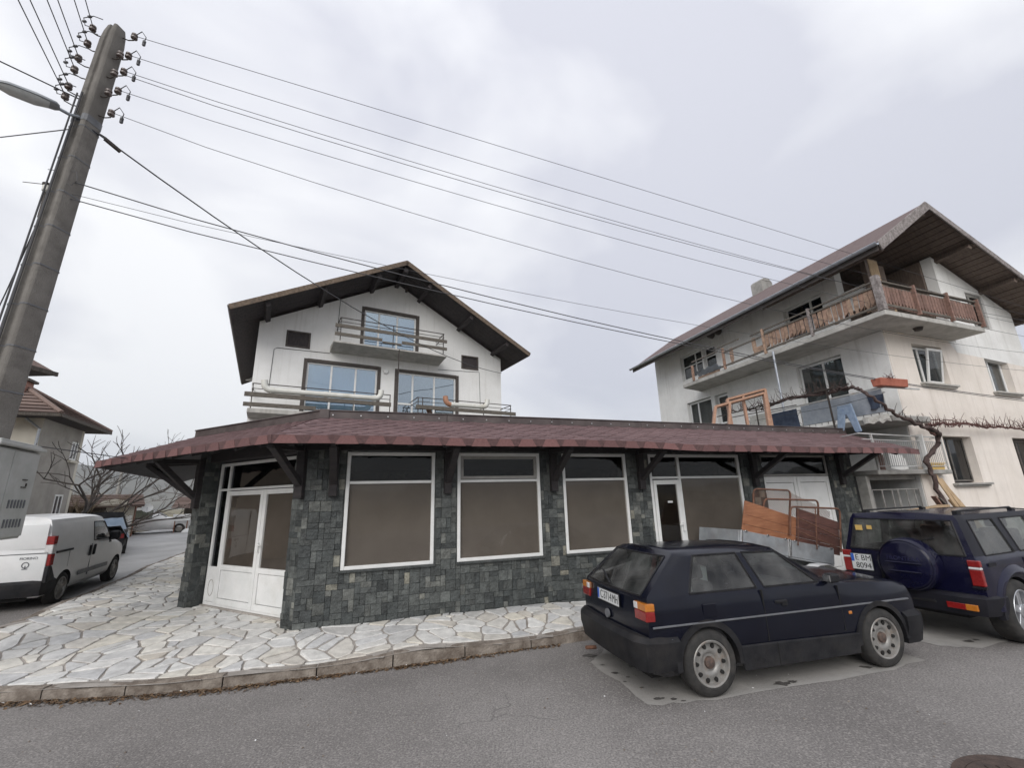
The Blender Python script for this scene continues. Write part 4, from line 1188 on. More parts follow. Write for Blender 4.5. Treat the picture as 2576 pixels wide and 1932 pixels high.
M_darkcloth = mat('dark_cloth', (.03, .04, .07), (.06, .08, .12), 5, .95, .4, 20)
M_sheet = mat('grey_sheet', (.24, .27, .31), (.34, .37, .41), 3, .85, .3, 15)
M_lace = mat('lace', (.50, .49, .45), (.62, .61, .57), 14, .9, .5, 40)
M_vine = mat('vine_bark', (.045, .03, .028), (.10, .068, .06), 12, .95, .6, 30)
M_redvine = mat('red_vine', (.085, .04, .036), (.15, .075, .065), 12, .95, .5, 30)
M_planter = mat('red_planter', (.34, .10, .06), (.42, .14, .09), 8, .6)
M_whitemetal = mat('white_metal', (.36, .37, .37), (.48, .48, .47), 9, .5, .1, 30, c3=(.28, .20, .15), s3=5, f3=.7)
M_yellow = mat('yellow_plastic', (.55, .36, .10), (.62, .42, .14), 5, .5)
RCX = Vector((10.7212, 11.8137, 0)); RBA = .35808
rh = thing('balcony_house', 'large three storey house with pinkish side, steep roof and brown slatted corner balcony', 'house', RCX, RBA)
MA = Matrix.Rotation(-1.62315, 4, 'Z')
def A(u, off, z): return MA @ Vector((u, -off, z))
def B(u, off, z): return Vector((u, -off, z))
def rhw(p): return RCX + Matrix.Rotation(RBA, 3, 'Z') @ p
# side wall (left) with window holes
LW = {'a1': (-2.86, -1.30, 4.25, 6.19), 'a2': (-2.93, -1.50, 7.20, 8.40), 'a3': (-8.62, -7.18, 7.20, 8.42), 'a3d': (-7.10, -6.35, 6.64, 8.35), 'a4': (-8.53, -7.0, 4.2, 6.14), 'a4s': (-6.78, -6.05, 3.95, 6.10)}
b = MB(MA); b.prism([(-10.58, 0), (-.022, 0), (-.022, 6.47), (-.95, 6.47), (-.95, 8.98), (-10.58, 8.98)], -.018, .28)
w1 = b.build('wall', M_whiteold, rh)
c = MB(rhmw := (Matrix.Translation(RCX) @ Matrix.Rotation(RBA, 4, 'Z') @ MA))
w1.parent = None; w1.matrix_world = Matrix()
c = MB(MA)
for (u0, u1, z0, z1) in LW.values(): c.box(u0, u1, -.2, .6, z0, z1)
cut(w1, c); w1.parent = rh
# gable side, pinkish below, white above
def rtop(u): return 10.41 - .39 * (u - 1.67) if u > 1.67 else 10.41 - .667 * (1.67 - u)
RW = {'w1': (1.15, 2.62, 4.99, 6.20), 'w2': (4.85, 6.20, 4.94, 6.20), 'g1': (1.42, 2.80, 2.16, 3.46), 'g2': (5.0, 6.3, 1.2, 3.48), 'at': (4.95, 5.98, 7.15, 8.42)}
b = MB(); b.prism([(0.0, 0), (7.52, 0), (7.52, 5.95), (3.45, 6.12), (3.1, 6.47), (0, 6.47)], 0, .3)
w2 = b.build('wall', M_pink, rh)
c = MB()
for k in ('w1', 'w2', 'g1', 'g2'): u0, u1, z0, z1 = RW[k]; c.box(u0, u1, -.2, .6, z0, z1)
cut(w2, c)
b = MB(); b.prism([(3.1, 6.47), (3.45, 6.12), (7.52, 5.95), (7.52, rtop(7.52) - .18), (3.55, rtop(3.55) - .18), (3.55, 6.47)], .004, .3)
w3 = b.build('gable_wall', M_whiteold, rh)
c = MB(); u0, u1, z0, z1 = RW['at']; c.box(u0, u1, -.2, .6, z0, z1); cut(w3, c)
b = MB()
b.prism([(.62, 10.3), (7.52, 10.3), (7.52, 10.6), (.62, 10.6)], 0, 8.0, 'z'); b.box(7.22, 7.52, .3, 10.3, 0, 7.9)
b.build('back_wall', M_whiteold, rh)
b = MB()
for z in (1.9, 3.85, 6.47): b.prism([tuple(A(-.25, -.28, 0)[:2]), (7.2, .31), (7.2, 10.2), tuple(A(-10.3, -.29, 0)[:2])], z, z + .12, 'z')
b.box(1.0, 7.2, 3.2, 3.3, 0, 8)
b.build('floor', M_room, rh)
# open loggia under the roof
b = MB(); b.prism([(.30, 6.6), (3.55, 6.6), (3.55, rtop(3.55) - .25), (1.67, 10.1), (.30, 9.2)], 2.3, 2.4); b.build('loggia_wall', M_brownboard, rh)
b = MB(); b.box(3.45, 3.54, .31, 2.3, 6.6, rtop(3.5) - .25); b.build('loggia_wall', M_brownboard, rh)
for (u, o, w, h0, h1, m) in ((.62, -.25, .45, 7.5, 9.05, M_tanwood), (1.25, -.6, .8, 7.5, 9.2, M_brownboard), (2.35, -1.2, .35, 6.65, 8.2, M_brownboard), (2.75, -1.0, .25, 6.65, 8.6, M_tanwood)):
    b = MB(); b.box(u, u + w, -o, -o + .03, h0, h1); b.build('loggia_board', m, rh)
b = MB(); b.box(.0, .14, .02, .16, 6.6, 9.15); b.build('corner_post', M_brownboard, rh)
b = MB(MA); b.box(-.95, -.2, .12, .16, 7.5, 8.1); b.box(-.95, -.05, .03, .09, 7.38, 7.46); b.build('loggia_board', M_whiteold, rh)
# windows, left face
wf = dict(m_frame=M_pvc, m_glass=M_housegl, fd=.06)
window(rh, MA, -2.84, -1.32, 4.27, 6.17, v=.10, fw=.07, mull=(-2.0,), back='curtain', m_back=M_curt, **wf)
window(rh, MA, -2.91, -1.52, 7.22, 8.38, v=.10, fw=.07, mull=(-1.98,), back='curtain', m_back=M_darkcloth, **wf)
window(rh, MA, -8.60, -7.2, 7.22, 8.40, v=.08, fw=.07, mull=(-7.7,), trans=(7.85,), back='curtain', m_back=M_curt, **wf)
window(rh, MA, -7.08, -6.37, 6.66, 8.33, v=.08, fw=.07, trans=(7.9, 7.3), back='curtain', m_back=M_curt, name='balcony_door', **wf)
window(rh, MA, -8.51, -7.02, 4.22, 6.12, v=.10, fw=.08, mull=(-7.95,), back='curtain', m_back=M_curt, **wf)
window(rh, MA, -6.76, -6.07, 3.97, 6.08, v=.10, fw=.09, trans=(5.6, 4.9), back='curtain', m_back=M_curt, name='balcony_door', **wf)
# windows, gable side (deep reveals)
window(rh, Matrix(), 1.17, 2.60, 5.01, 6.18, v=.17, fw=.075, mull=(1.72,), back='curtain', m_back=M_curt, **wf)
b = MB(Matrix.Translation((1.78, .165, 5.06)) @ Matrix.Rotation(.16, 4, 'X'))
for (x0, x1, z0, z1) in ((0, .07, 0, 1.06), (.68, .75, 0, 1.06), (.07, .68, 0, .07), (.07, .68, .99, 1.06)): b.box(x0, x1, -.05, 0, z0, z1)
o = b.build('tilted_sash', M_pvc, rh, bev=.005)
b = MB(Matrix.Translation((1.78, .165, 5.06)) @ Matrix.Rotation(.16, 4, 'X')); b.box(.066, .684, -.03, -.022, .066, .994); b.build('pane', M_housegl, o)
window(rh, Matrix(), 4.87, 6.18, 4.96, 6.18, v=.17, fw=.075, mull=(5.4,), back='curtain', m_back=M_curt, **wf)
M_darkframe = mat('soot_frame', (.06, .055, .05), (.13, .12, .11), 6, .8)
window(rh, Matrix(), 1.44, 2.78, 2.2, 3.44, v=.19, fw=.05, mull=(2.0,), m_frame=M_darkframe, m_glass=M_darkglass, fd=.05, back='curtain', m_back=M_darkcloth)
window(rh, Matrix(), 5.02, 6.28, 1.25, 3.46, v=.17, fw=.09, mull=(5.6,), trans=(2.2,), m_frame=M_browntrim, m_glass=M_darkglass, fd=.06)
window(rh, Matrix(), 4.97, 5.96, 7.17, 8.40, v=.06, fw=.09, m_frame=M_greycon, m_glass=M_darkglass, fd=.06, mull=(5.25,), back='shutter', m_back=M_brownboard)
b = MB()
for (u0, u1, z) in ((1.08, 2.74, 4.985), (4.76, 6.34, 4.935), (1.3, 2.98, 2.155)): b.box(u0, u1, -.14, .12, z - .06, z); b.box(u0 + .03, u1 - .03, -.10, -.0, z - .10, z - .062)
sl = None
for (u0, u1, z, m) in ((1.08, 2.74, 4.985, M_concrete), (4.76, 6.34, 4.935, M_concrete), (1.3, 2.98, 2.155, M_greycon)):
    b = MB(); b.box(u0, u1, -.14, .12, z - .055, z); b.box(u0 + .03, u1 - .03, -.09, -.004, z - .10, z - .058); b.build('window_sill', m, rh, bev=.008)
# upper corner balcony
P = [A(-7.52, 0, 0), A(-7.15, 1.25, 0), B(-1.27, .82, 0), B(3.28, .82, 0), B(3.30, 0.0, 0), B(-.01, .0, 0)]
P[2] = Vector((A(.8, 1.25, 0).x, -.82, 0))
b = MB(); b.prism([tuple(p[:2]) for p in P], 6.47, 6.61, 'z'); b.build('balcony_slab', M_concrete, rh, bev=.012)
b = MB(); b.prism([tuple(p[:2]) for p in [A(-7.0, 1.2, 0), P[2] + Vector((.06, .06, 0)), B(3.22, .76, 0), B(3.22, .5, 0), P[2] + Vector((.4, .35, 0)), A(-7.0, .9, 0)]], 6.612, 6.64, 'z'); b.build('floor_screed', M_greycon, rh)
def slat_mesh(m, h=.62, w=.118, broken=0):
    k = [(-.5, 0), (.5, 0), (.5, .10), (.30, .17), (.30, .22), (.5, .30), (.5, .90), (.38, 1.0), (-.38, 1.0), (-.5, .90), (-.5, .30), (-.30, .22), (-.30, .17), (-.5, .10)]
    if broken: k = [(x, max(y, .16 + .1 * ((i * 7) % 3)) if y < .2 else y) for i, (x, y) in enumerate(k)]
    b = MB(); b.prism([(x * w, y * h) for x, y in k], -.011, .011); return b.mesh('slat', m)
sm1, sm2, sm3 = slat_mesh(M_slat), slat_mesh(M_slatold), slat_mesh(M_slatold, broken=1)
rr = random.Random(8)
# right run
rb_ = MB(); z2, zt = 7.27, 7.42
b = MB(); b.beam(B(-1.15, .80, 7.43), B(3.25, .80, 7.43), .09, .045); b.beam(B(-1.15, .78, 7.31), B(3.25, .78, 7.31), .05, .06); b.beam(B(-1.15, .80, 6.76), B(3.25, .80, 6.74), .05, .07)
rail1 = b.build('railing', M_oldwood, rh, bev=.004)
for u in (.17, 1.70, 3.22):
    b = MB(); b.beam(B(u, .84, 6.62), B(u, .84, 7.50), .10, .06); b.build('post', M_slat, rail1, bev=.005)
b = MB(); b.beam(P[2] + Vector((.07, .07, 6.61)), P[2] + Vector((.07, .07, 7.62)), .16, .16); b.build('post', M_barge, rail1, bev=.008)
for k in range(31):
    u = -1.08 + k * .141
    if abs(u - .17) < .07 or abs(u - 1.70) < .07 or u > 3.14: continue
    M = Matrix.Translation(B(u, .80, 6.70 + rr.uniform(-.01, .01))) @ Matrix.Rotation(rr.uniform(-.02, .02), 4, 'Y')
    linkdup(sm1, 'slat', rail1, M)
b = MB(); b.box(1.75, 2.6, -.75, -.70, 7.34, 7.40); b.build('shelf_board', M_pvc, rail1)
# left run
b = MB(MA); 
def AB(u0, u1, z, w, h, off=1.2): b.beam((u0, -off, z), (u1, -off, z + .0), w, h)
AB(-6.5, -5.0, 7.44, .05, .05); AB(-4.72, -2.9, 7.28, .05, .05); AB(-3.4, .72, 7.47, .05, .045); AB(-2.9, .72, 7.32, .05, .05); AB(-4.9, .72, 6.76, .05, .06); AB(-5.3, -3.9, 7.55, .04, .04)
rail2 = b.build('railing', M_oldwood, rh, bev=.003)
for u, m, z1 in ((-6.48, M_slatold, 7.28), (-4.72, M_slatold, 7.46), (-2.86, M_slatold, 7.52), (-1.14, M_barge, 7.52)):
    b = MB(MA); b.beam((u, -1.22, 6.62), (u, -1.22, z1), .10, .06); b.build('post', m, rail2, bev=.005)
for k in range(24):
    u = -2.74 + k * .147
    if abs(u + 1.14) < .07: continue
    M = MA @ Matrix.Translation(Vector((u, -1.19, 6.72 + rr.uniform(-.02, .02)))) @ Matrix.Rotation(rr.uniform(-.05, .05), 4, 'Y')
    linkdup(sm3 if rr.random() < .45 else sm2, 'slat', rail2, M)
for u in (-4.35, -3.3):
    linkdup(sm2, 'slat', rail2, MA @ Matrix.Translation(Vector((u, -1.19, 6.72))) @ Matrix.Scale(1.35, 4, Vector((1, 0, 0))))
b = MB(MA); b.box(-3.25, -2.92, -1.2, -1.17, 6.74, 6.98); b.box(-6.3, -5.1, -1.15, -1.12, 6.62, 6.74); b.build('loose_board', M_slatold, rail2)
b = MB(MA); b.tube([(-2.55, -1.27, 3.6), (-2.55, -1.27, 6.6)], .035, 8); b.build('downpipe', M_zinc, rh, smooth=50)
# cloth on the balcony floor
cl = thing('blue_cloth', 'pale blue crumpled cloth on the far end of the upper balcony floor', 'cloth', rhw(A(-5.6, 1.0, 6.62)), RBA)
b = MB(); 
vs = []; n = 9
for i in range(n):
    for j in range(4): vs.append(MA @ Vector(((i / (n - 1) - .5) * 1.3, -(.1 + j * .09), .05 + .13 * abs(sin(i * 1.7 + j)) + .05 * j)))
b.add(vs, [(i * 4 + j, (i + 1) * 4 + j, (i + 1) * 4 + j + 1, i * 4 + j + 1) for i in range(n - 1) for j in range(3)]); b.build('cloth', mat('pale_blue', (.42, .47, .55), (.52, .57, .64), 6, .9), cl, smooth=80)
# roof
dA = Vector((.0523, .9986, 0))
def RF(u, back, z): return Vector((u, -1.0, z)) + dA * back
LB_ = 12.0
ev, rg, rt_ = (-1.22, 8.48), (1.67, 10.41), (8.35, 7.80)
nl = Vector((-(rg[1] - ev[1]), 0, rg[0] - ev[0])).normalized(); nr = Vector((rg[1] - rt_[1], 0, rt_[0] - rg[0])).normalized()
b = MB(); b.slab([RF(*[ev[0], 0, ev[1]]), RF(rg[0], 0, rg[1]), RF(rg[0], LB_, rg[1]), RF(ev[0], LB_, ev[1])], .05, nl); b.build('roof', M_roofred, rh)
b = MB(); b.slab([RF(rg[0], 0, rg[1]), RF(rt_[0], 0, rt_[1]), RF(rt_[0], LB_, rt_[1]), RF(rg[0], LB_, rg[1])], .05, nr); b.build('roof', M_roofred, rh)
# sheathing boards seen from below, each board a strip across the overhang
for (e, n, cnt) in ((ev, nl, 14), (rt_, nr, 28)):
    sb = None
    b = MB()
    for k in range(cnt):
        t0, t1 = k / cnt, (k + 1) / cnt - .004
        a0 = (lerp(e[0], rg[0], t0), lerp(e[1], rg[1], t0)); a1 = (lerp(e[0], rg[0], t1), lerp(e[1], rg[1], t1))
        b.slab([p - n * .055 for p in (RF(a0[0], .05, a0[1]), RF(a1[0], .05, a1[1]), RF(a1[0], LB_ - .05, a1[1]), RF(a0[0], LB_ - .05, a0[1]))], .024 + .006 * (k % 2), n)
    b.build('soffit_boards', M_brownboard, rh)
for (e, n, ts) in ((ev, nl, (.06, .5)), (rt_, nr, (.04, .36, .68))):
    for t in ts:
        p = RF(lerp(e[0], rg[0], t), 0, lerp(e[1], rg[1], t)) - n * .20
        b = MB(); b.beam(p + dA * .08, p + dA * 4.0, .14, .2, up=n); b.build('purlin', M_brownboard, rh, bev=.01)
b = MB(); p = RF(rg[0], 0, rg[1] - .28); b.beam(p + dA * .1, p + dA * 4, .15, .2); b.build('purlin', M_brownboard, rh, bev=.01)
b = MB(); b.beam(RF(ev[0], -.02, ev[1]) - nl * .10, RF(rg[0], -.02, rg[1]) - nl * .10, .04, .27, up=nl); b.build('bargeboard', M_barge, rh, bev=.006)
b = MB(); b.beam(RF(rg[0] + .02, -.02, rg[1]) - nr * .07, RF(rt_[0], -.02, rt_[1]) - nr * .07, .04, .19, up=nr); b.build('bargeboard', M_barge, rh, bev=.006)
b = MB(); b.beam(RF(ev[0] + .03, .02, ev[1] - .12), RF(ev[0] + .03, LB_, ev[1] - .12), .03, .18); b.build('eaves_board', M_browntrim, rh)
b = MB()
g = []
for k in range(9):
    a = pi + pi * k / 8; g.append((ev[0] - .07 + .075 * cos(a), ev[1] - .02 + .075 * sin(a)))
vs = [RF(x, -.04, z) for x, z in g] + [RF(x, LB_ + .1, z) for x, z in g] + [RF(ev[0] - .07 + (x - ev[0] + .07) * .86, -.04, z + .012) for x, z in g] + [RF(ev[0] - .07 + (x - ev[0] + .07) * .86, LB_ + .1, z + .012) for x, z in g]
fs = [(i, i + 1, 10 + i, 9 + i) for i in range(8)] + [(18 + i, 27 + i, 28 + i, 19 + i) for i in range(8)] + [(0, 9, 27, 18), (8, 26, 35, 17)] + [(i, 18 + i, 19 + i, i + 1) for i in range(8)] + [(9 + i, 10 + i, 28 + i, 27 + i) for i in range(8)]
b.add(vs, fs); b.build('gutter', M_zinc, rh, smooth=50)
# dark scalloped trim under the left eave
b = MB()
for k in range(52):
    p = RF(ev[0] + .42, 1.2 + k * .19, 8.62); q = RF(ev[0] + .42, 1.2 + (k + 1) * .19, 8.62); h = Vector((0, 0, -.10 - .06 * rr.random())); m = (p + q) / 2
    o = Vector((.02, 0, 0))
    vs = [p, q, q + h * .4, m + h, p + h * .4]; vs += [v + o for v in vs]
    b.add(vs, [(0, 1, 2, 3, 4), (9, 8, 7, 6, 5)] + [(i, 5 + i, 5 + (i + 1) % 5, (i + 1) % 5) for i in range(5)])
b.build('scalloped_trim', M_soffit, rh)
# chimney on the ridge
b = MB()
c0 = RF(rg[0] + .2, 6.1, 0)
b.prism([(c0.x - .32, c0.y - .28), (c0.x + .32, c0.y - .28), (c0.x + .32, c0.y + .28), (c0.x - .32, c0.y + .28)], 9.6, 10.84, 'z'); b.prism([(c0.x - .32, 10.84), (c0.x + .32, 10.84), (c0.x + .15, 10.98), (c0.x - .15, 10.98)], c0.y - .28, c0.y + .28, 'y'); b.build('chimney', M_greycon, rh, bev=.02)
b = MB(); b.lathe([(.0, -.10), (.09, -.08), (.12, 0)], 14, 'z', (.75, -.45, 6.46)); b.build('lamp', M_iron2, rh, smooth=50)
b = MB(MA); b.lathe([(.16, -.02), (.14, -.2), (.05, -.26)], 12, 'y', (-6.35, -.02, 8.72)); b.lathe([(.16, -.02), (.14, -.2), (.05, -.26)], 12, 'y', (-5.95, -.02, 8.74)); b.build('floodlight', M_iron2, rh, smooth=50)

# first floor balcony on the left face with washing, and the terrace with garage below
b = MB(MA); b.box(-4.6, .55, -1.4, -.004, 3.70, 3.86); b.build('balcony_slab', M_greycon, rh, bev=.02)
b = MB(MA)
b.beam((-3.9, -1.38, 4.60), (.5, -1.38, 4.60), .05, .04); b.beam((-3.9, -1.38, 4.46), (.5, -1.38, 4.46), .03, .03); b.beam((-3.9, -1.38, 3.98), (.5, -1.38, 3.98), .03, .03); b.beam((.5, -1.38, 4.6), (.5, -.05, 4.6), .04, .04)
for k in range(23):
    u = -3.85 + k * .195; b.beam((u, -1.38, 3.9), (u, -1.38, 4.46), .018, .018)
for k in range(11):
    u = -3.85 + k * .39; b.beam((u, -1.39, 4.44), (u + .195, -1.39, 4.2), .012, .012); b.beam((u + .195, -1.39, 4.2), (u + .39, -1.39, 4.44), .012, .012); b.beam((u, -1.39, 4.0), (u + .195, -1.39, 4.2), .012, .012); b.beam((u + .195, -1.39, 4.2), (u + .39, -1.39, 4.0), .012, .012)
b.build('railing', M_whitemetal, rh)
b = MB(MA)
vs = []; n = 24
for i in range(n + 1):
    u = lerp(-1.85, .45, i / n); vs += [(u, -1.42 + .015 * sin(i * 1.9), 3.97), (u, -1.415 + .010 * sin(i * 2.3), 4.56)]
b.add(vs, [(2 * i, 2 * i + 2, 2 * i + 3, 2 * i + 1) for i in range(n)]); b.build('balcony_screen', M_sheet, rh, smooth=60, fixn=False)
def hang(name, label, cat, m, u0, u1, z0, z1, off, n=9, amp=.03, grp=None, rag=0.0):
    o = thing(name, label, cat, rhw(A((u0 + u1) / 2, off, z0)), RBA, grp)
    b = MB(MA); vs = []; k = 5
    for i in range(n + 1):
        for j in range(k + 1):
            u = lerp(u0, u1, i / n) - (u0 + u1) / 2
            zz = lerp(z1, z0 + rag * rr.random(), j / k) - z0
            vs.append((u, amp * sin(i * 1.5 + j * .5) * (.3 + j / k), zz))
    N = len(vs); vs += [(x, y + .012, z) for x, y, z in vs]
    fs = [(i * (k + 1) + j, i * (k + 1) + j + 1, (i + 1) * (k + 1) + j + 1, (i + 1) * (k + 1) + j) for i in range(n) for j in range(k)]
    fs += [tuple(N + q for q in f[::-1]) for f in fs]
    b.add(vs, fs); b.build('cloth', m, o, smooth=70); return o
hang('dark_blanket', 'dark blue blanket hung over the left part of the lower balcony railing', 'blanket', M_darkcloth, -3.05, -1.95, 3.72, 4.52, 1.47, 12, .03)
hang('lace_cloth', 'cream lace cloth hanging beside the dark blanket on the lower balcony', 'cloth', M_lace, -3.75, -3.1, 4.0, 4.6, 1.46, 8, .02, rag=.2)
hang('dark_cloth', 'small dark blue garment at the right end of the lower balcony railing', 'garment', M_darkcloth, .1, .48, 4.02, 4.42, 1.46, 6, .05, rag=.1)
hang('white_cloth', 'white towel lying over the bottom edge of the lower balcony', 'towel', M_lace, -.15, .5, 3.66, 3.9, 1.45, 8, .03, rag=.12)
# jeans
je = thing('jeans', 'light blue jeans hanging by the waist from the washing line', 'jeans', rhw(A(-.42, 1.62, 3.6)), RBA)
b = MB(MA)
out = [(-.19, .70), (-.06, .685), (.08, .69), (.20, .71), (.225, .52), (.265, .25), (.315, -.06), (.22, -.085), (.145, -.06), (.085, .18), (.02, .43), (-.02, .43), (-.07, .22), (-.135, .02), (-.23, -.0), (-.31, .03), (-.27, .28), (-.215, .52)]
b.prism(out, -.022, .022)
b.build('denim', M_denim, je, bev=.016)
b = MB(MA); b.box(-.185, .195, -.028, .028, .655, .69); b.build('waistband', M_denim, je, bev=.006)
b = MB(MA); b.box(-.15, -.06, .022, .03, .48, .60); b.box(.06, .15, .022, .03, .48, .60); b.box(-.15, -.06, -.03, -.022, .48, .60); b.box(.06, .15, -.03, -.022, .48, .60); b.build('pocket', M_denim, je)
wl_ = thing('washing_line', 'thin washing line strung in front of the lower balcony', 'washing line', rhw(A(-.8, 1.62, 4.3)), RBA)
b = MB(MA); b.tube([(-2.6, 0, .1), (0, 0, .02), (1.3, 0, .08)], .006, 5); b.build('line', M_cable, wl_)
# pergola post and bars
pg = thing('pergola', 'thin dark metal pergola frame carrying the grapevine over the shop roof', 'pergola', rhw(A(-.62, 1.85, 3.4)), RBA)
b = MB(MA); b.beam((0, 0, 0), (-.02, 0, 1.35), .035, .035); b.build('post', M_iron2, pg)
b = MB(MA); b.beam((-2.45, 0, 0), (-2.45, 0, 1.36), .03, .03); b.build('post', M_iron2, pg)
b = MB(MA); b.beam((-4.2, 0, 1.38), (.6, 0, 1.38), .03, .03); b.beam((-3.4, -.15, 1.2), (-1.2, .25, 1.2), .025, .025); b.build('bar', M_iron2, pg)
# grapevine
gv = thing('grapevine', 'thick bare grapevine climbing from the garage over the pergola', 'vine', rhw(B(-.17, .45, 0)), RBA)
rv = random.Random(21)
o0 = B(-.17, .45, 0)
def wig(pts, amp, sub=6):
    out = []
    for a, c in zip(pts, pts[1:]):
        for k in range(sub): out.append(Vector(a).lerp(Vector(c), k / sub) + Vector((rv.uniform(-amp, amp), rv.uniform(-amp, amp), rv.uniform(-amp, amp))))
    return out + [Vector(pts[-1])]
main = [B(-.17, .45, 0), B(-.2, .42, 1.4), B(-.28, .40, 2.33), B(-.33, .38, 2.75), B(.12, .45, 3.12), B(.2, .52, 3.38), B(-.08, .63, 3.44), B(-.5, .66, 3.54), B(-1.07, .67, 3.65), B(-1.72, .67, 3.84), B(-2.25, .62, 4.22), A(.3, 2.0, 4.56), A(.03, 1.8, 4.68), A(-.6, 1.8, 4.72)]
b = MB(); pts = wig(main, .03, 6); b.tube([p - o0 for p in pts], [lerp(.06, .03, i / len(pts)) * rv.uniform(.8, 1.25) for i in range(len(pts))], 8); b.build('trunk', M_vine, gv, smooth=60)
b = MB()
for s in range(4):
    arm = [A(.0, 1.8 + .04 * s, 4.68 + .02 * s), A(-.7, 1.78, 4.76 - .03 * s), A(-1.9, 1.75 + .05 * s, 4.80), A(-2.9, 1.75, 4.78 - .03 * s), A(-4.4 + .5 * s, 1.8, 4.84 - .06 * s)]
    pts = wig(arm, .05, 6); b.tube([p - o0 for p in pts], [lerp(.038 - .004 * s, .012, i / len(pts)) for i in range(len(pts))], 6)
b.build('arm', M_vine, gv, smooth=60)
b = MB()
def twigs(b, a, c, cnt, lo, hi, up=(0, 0, 1), base=Vector()):
    for k in range(cnt):
        p = a.lerp(c, rv.random()) + Vector((rv.uniform(-.05, .05), rv.uniform(-.05, .05), rv.uniform(-.04, .04)))
        d = Vector((rv.gauss(0, .6), rv.gauss(0, .4), abs(rv.gauss(.75, .4)))).normalized(); l = rv.uniform(lo, hi)
        q = p + d * l * .5 + Vector((rv.uniform(-.05, .05), 0, 0)); r = q + (d + Vector((rv.gauss(0, .5), rv.gauss(0, .3), rv.gauss(0, .4)))).normalized() * l * .5
        b.tube([p - base, q - base, r - base], [.009, .006, .003], 4, cap=False)
twigs(b, A(.0, 1.8, 4.7), A(-4.4, 1.8, 4.85), 130, .12, .5, base=o0)
twigs(b, B(-.1, .64, 3.46), B(-1.9, .65, 3.95), 30, .1, .3, base=o0)
b.build('twigs', M_vine, gv)['kind'] = 'stuff'
# reddish vine along the gable wall
gv2 = thing('grapevine', 'thin reddish grapevine trained along the pinkish wall above the dark window', 'vine', rhw(B(-.3, .3, 3.3)), RBA)
o1 = B(-.3, .3, 3.3)
b = MB(); pts = wig([B(.45, .33, 3.4), B(.2, .32, 3.58), B(.3, .3, 3.70), B(.9, .28, 3.74), B(2.06, .26, 3.80), B(3.2, .26, 3.72), B(4.25, .26, 3.74), B(5.3, .26, 3.68), B(6.9, .26, 3.75)], .03, 6)
b.tube([p - o1 for p in pts], [lerp(.045, .02, i / len(pts)) for i in range(len(pts))], 6)
pts = wig([B(.42, .33, 3.42), B(.5, .3, 3.80), B(1.5, .28, 3.85), B(2.6, .26, 3.74), B(4.0, .26, 3.80)], .04, 6); b.tube([p - o1 for p in pts], .014, 5)
b.build('arm', M_redvine, gv2, smooth=60)
b = MB(); twigs(b, B(-.2, .35, 3.65), B(6.5, .28, 3.76), 170, .1, .42, base=o1); b.build('twigs', M_redvine, gv2)['kind'] = 'stuff'
# red planter on the balcony rail end
pt = thing('planter_box', 'long red plastic planter box on the end of the lower balcony', 'planter', rhw(A(.52, 1.15, 4.58)), RBA)
b = MB(MA @ Matrix.Rotation(pi / 2, 4, 'Z')); b.prism([(-.10, .02), (.10, .02), (.13, .22), (-.13, .22)], -.5, .5, 'x', M=Matrix.Identity(4))
b.build('box', M_planter, pt, bev=.01)
b = MB(); twigs(b, Vector((-.3, -.2, .2)), Vector((.3, .2, .2)), 14, .08, .25); b.build('dry_stems', M_redvine, pt)
# terrace and garage
b = MB(); b.prism([(-2.12, -.26), (.90, -.26), (.92, -.012), (-.012, -.012), tuple(A(-4, .02, 0)[:2]), tuple(A(-4, 1.9, 0)[:2])], 2.40, 2.51, 'z'); b.build('terrace_slab', M_greycon, rh, bev=.015)
b = MB(); b.box(-2.10, -1.98, .06, .3, 0, 2.39); b.build('garage_pier', M_greycon, rh, bev=.01)
b = MB(); b.box(-2.0, -.06, 2.6, 2.7, 0, 2.39); b.box(-2.10, -2.0, .31, 2.6, 0, 2.39); b.build('garage_wall', M_room, rh)
b = MB(); b.box(-1.97, -.06, .10, .16, 2.28, 2.39); b.build('garage_lintel', M_greycon, rh)
b = MB()
for x in (-1.95, -1.58, -1.20, -.98, -.94, -.62, -.30, -.08): b.beam((x, .08, .1), (x, .08, 2.04), .022, .02)
for z in (2.04, 1.55, .9): b.box(-1.95, -.08, .068, .088, z - .011, z + .011)
gd = b.build('garage_door', M_greycon, rh)
for x in (-1.93, -.92):
    b = MB(); b.box(x, x + .9, .10, .11, .1, .9); b.box(x, x + .9, .10, .11, .92, 1.53); b.build('panel', M_browntrim, gd)
b = MB()
b.beam(B(-2.5, .24, 3.40), B(.80, .24, 3.36), .03, .03); b.beam(B(-2.4, .24, 3.26), B(.80, .24, 3.23), .02, .02); b.beam(B(-2.05, .24, 2.6), B(.80, .24, 2.6), .02, .02)
b.beam(B(-2.05, .24, 2.5), B(-2.05, .24, 3.4), .04, .04); b.beam(B(.80, .24, 2.5), B(.80, .24, 3.36), .03, .03); b.beam(B(-2.5, .24, 3.40), A(-2.2, 1.7, 3.36), .03, .03); b.beam(B(.8, .24, 3.36), B(.8, .0, 3.36), .025, .025)
trr = b.build('terrace_railing', M_whitemetal, rh)
b = MB(); b.beam((0, 0, 0), (0, 0, .64), .009, .009); brm = b.mesh('bar', M_whitemetal)
for k in range(34): linkdup(brm, 'bar', trr, Matrix.Translation(B(-1.98 + k * .082, .24, 2.6)))
b = MB(); b.beam(B(-.12, .24, 2.5), B(-.12, .24, 3.42), .16, .05); b.build('post', M_whiteold, trr, bev=.006)
yb = thing('yellow_crate', 'yellow plastic crate behind the white terrace railing', 'crate', rhw(B(.42, .14, 2.51)), RBA)
b = MB(); b.prism([(-.27, 0), (.27, 0), (.30, .17), (-.30, .17)], -.08, .08); b.build('body', M_yellow, yb, bev=.012)
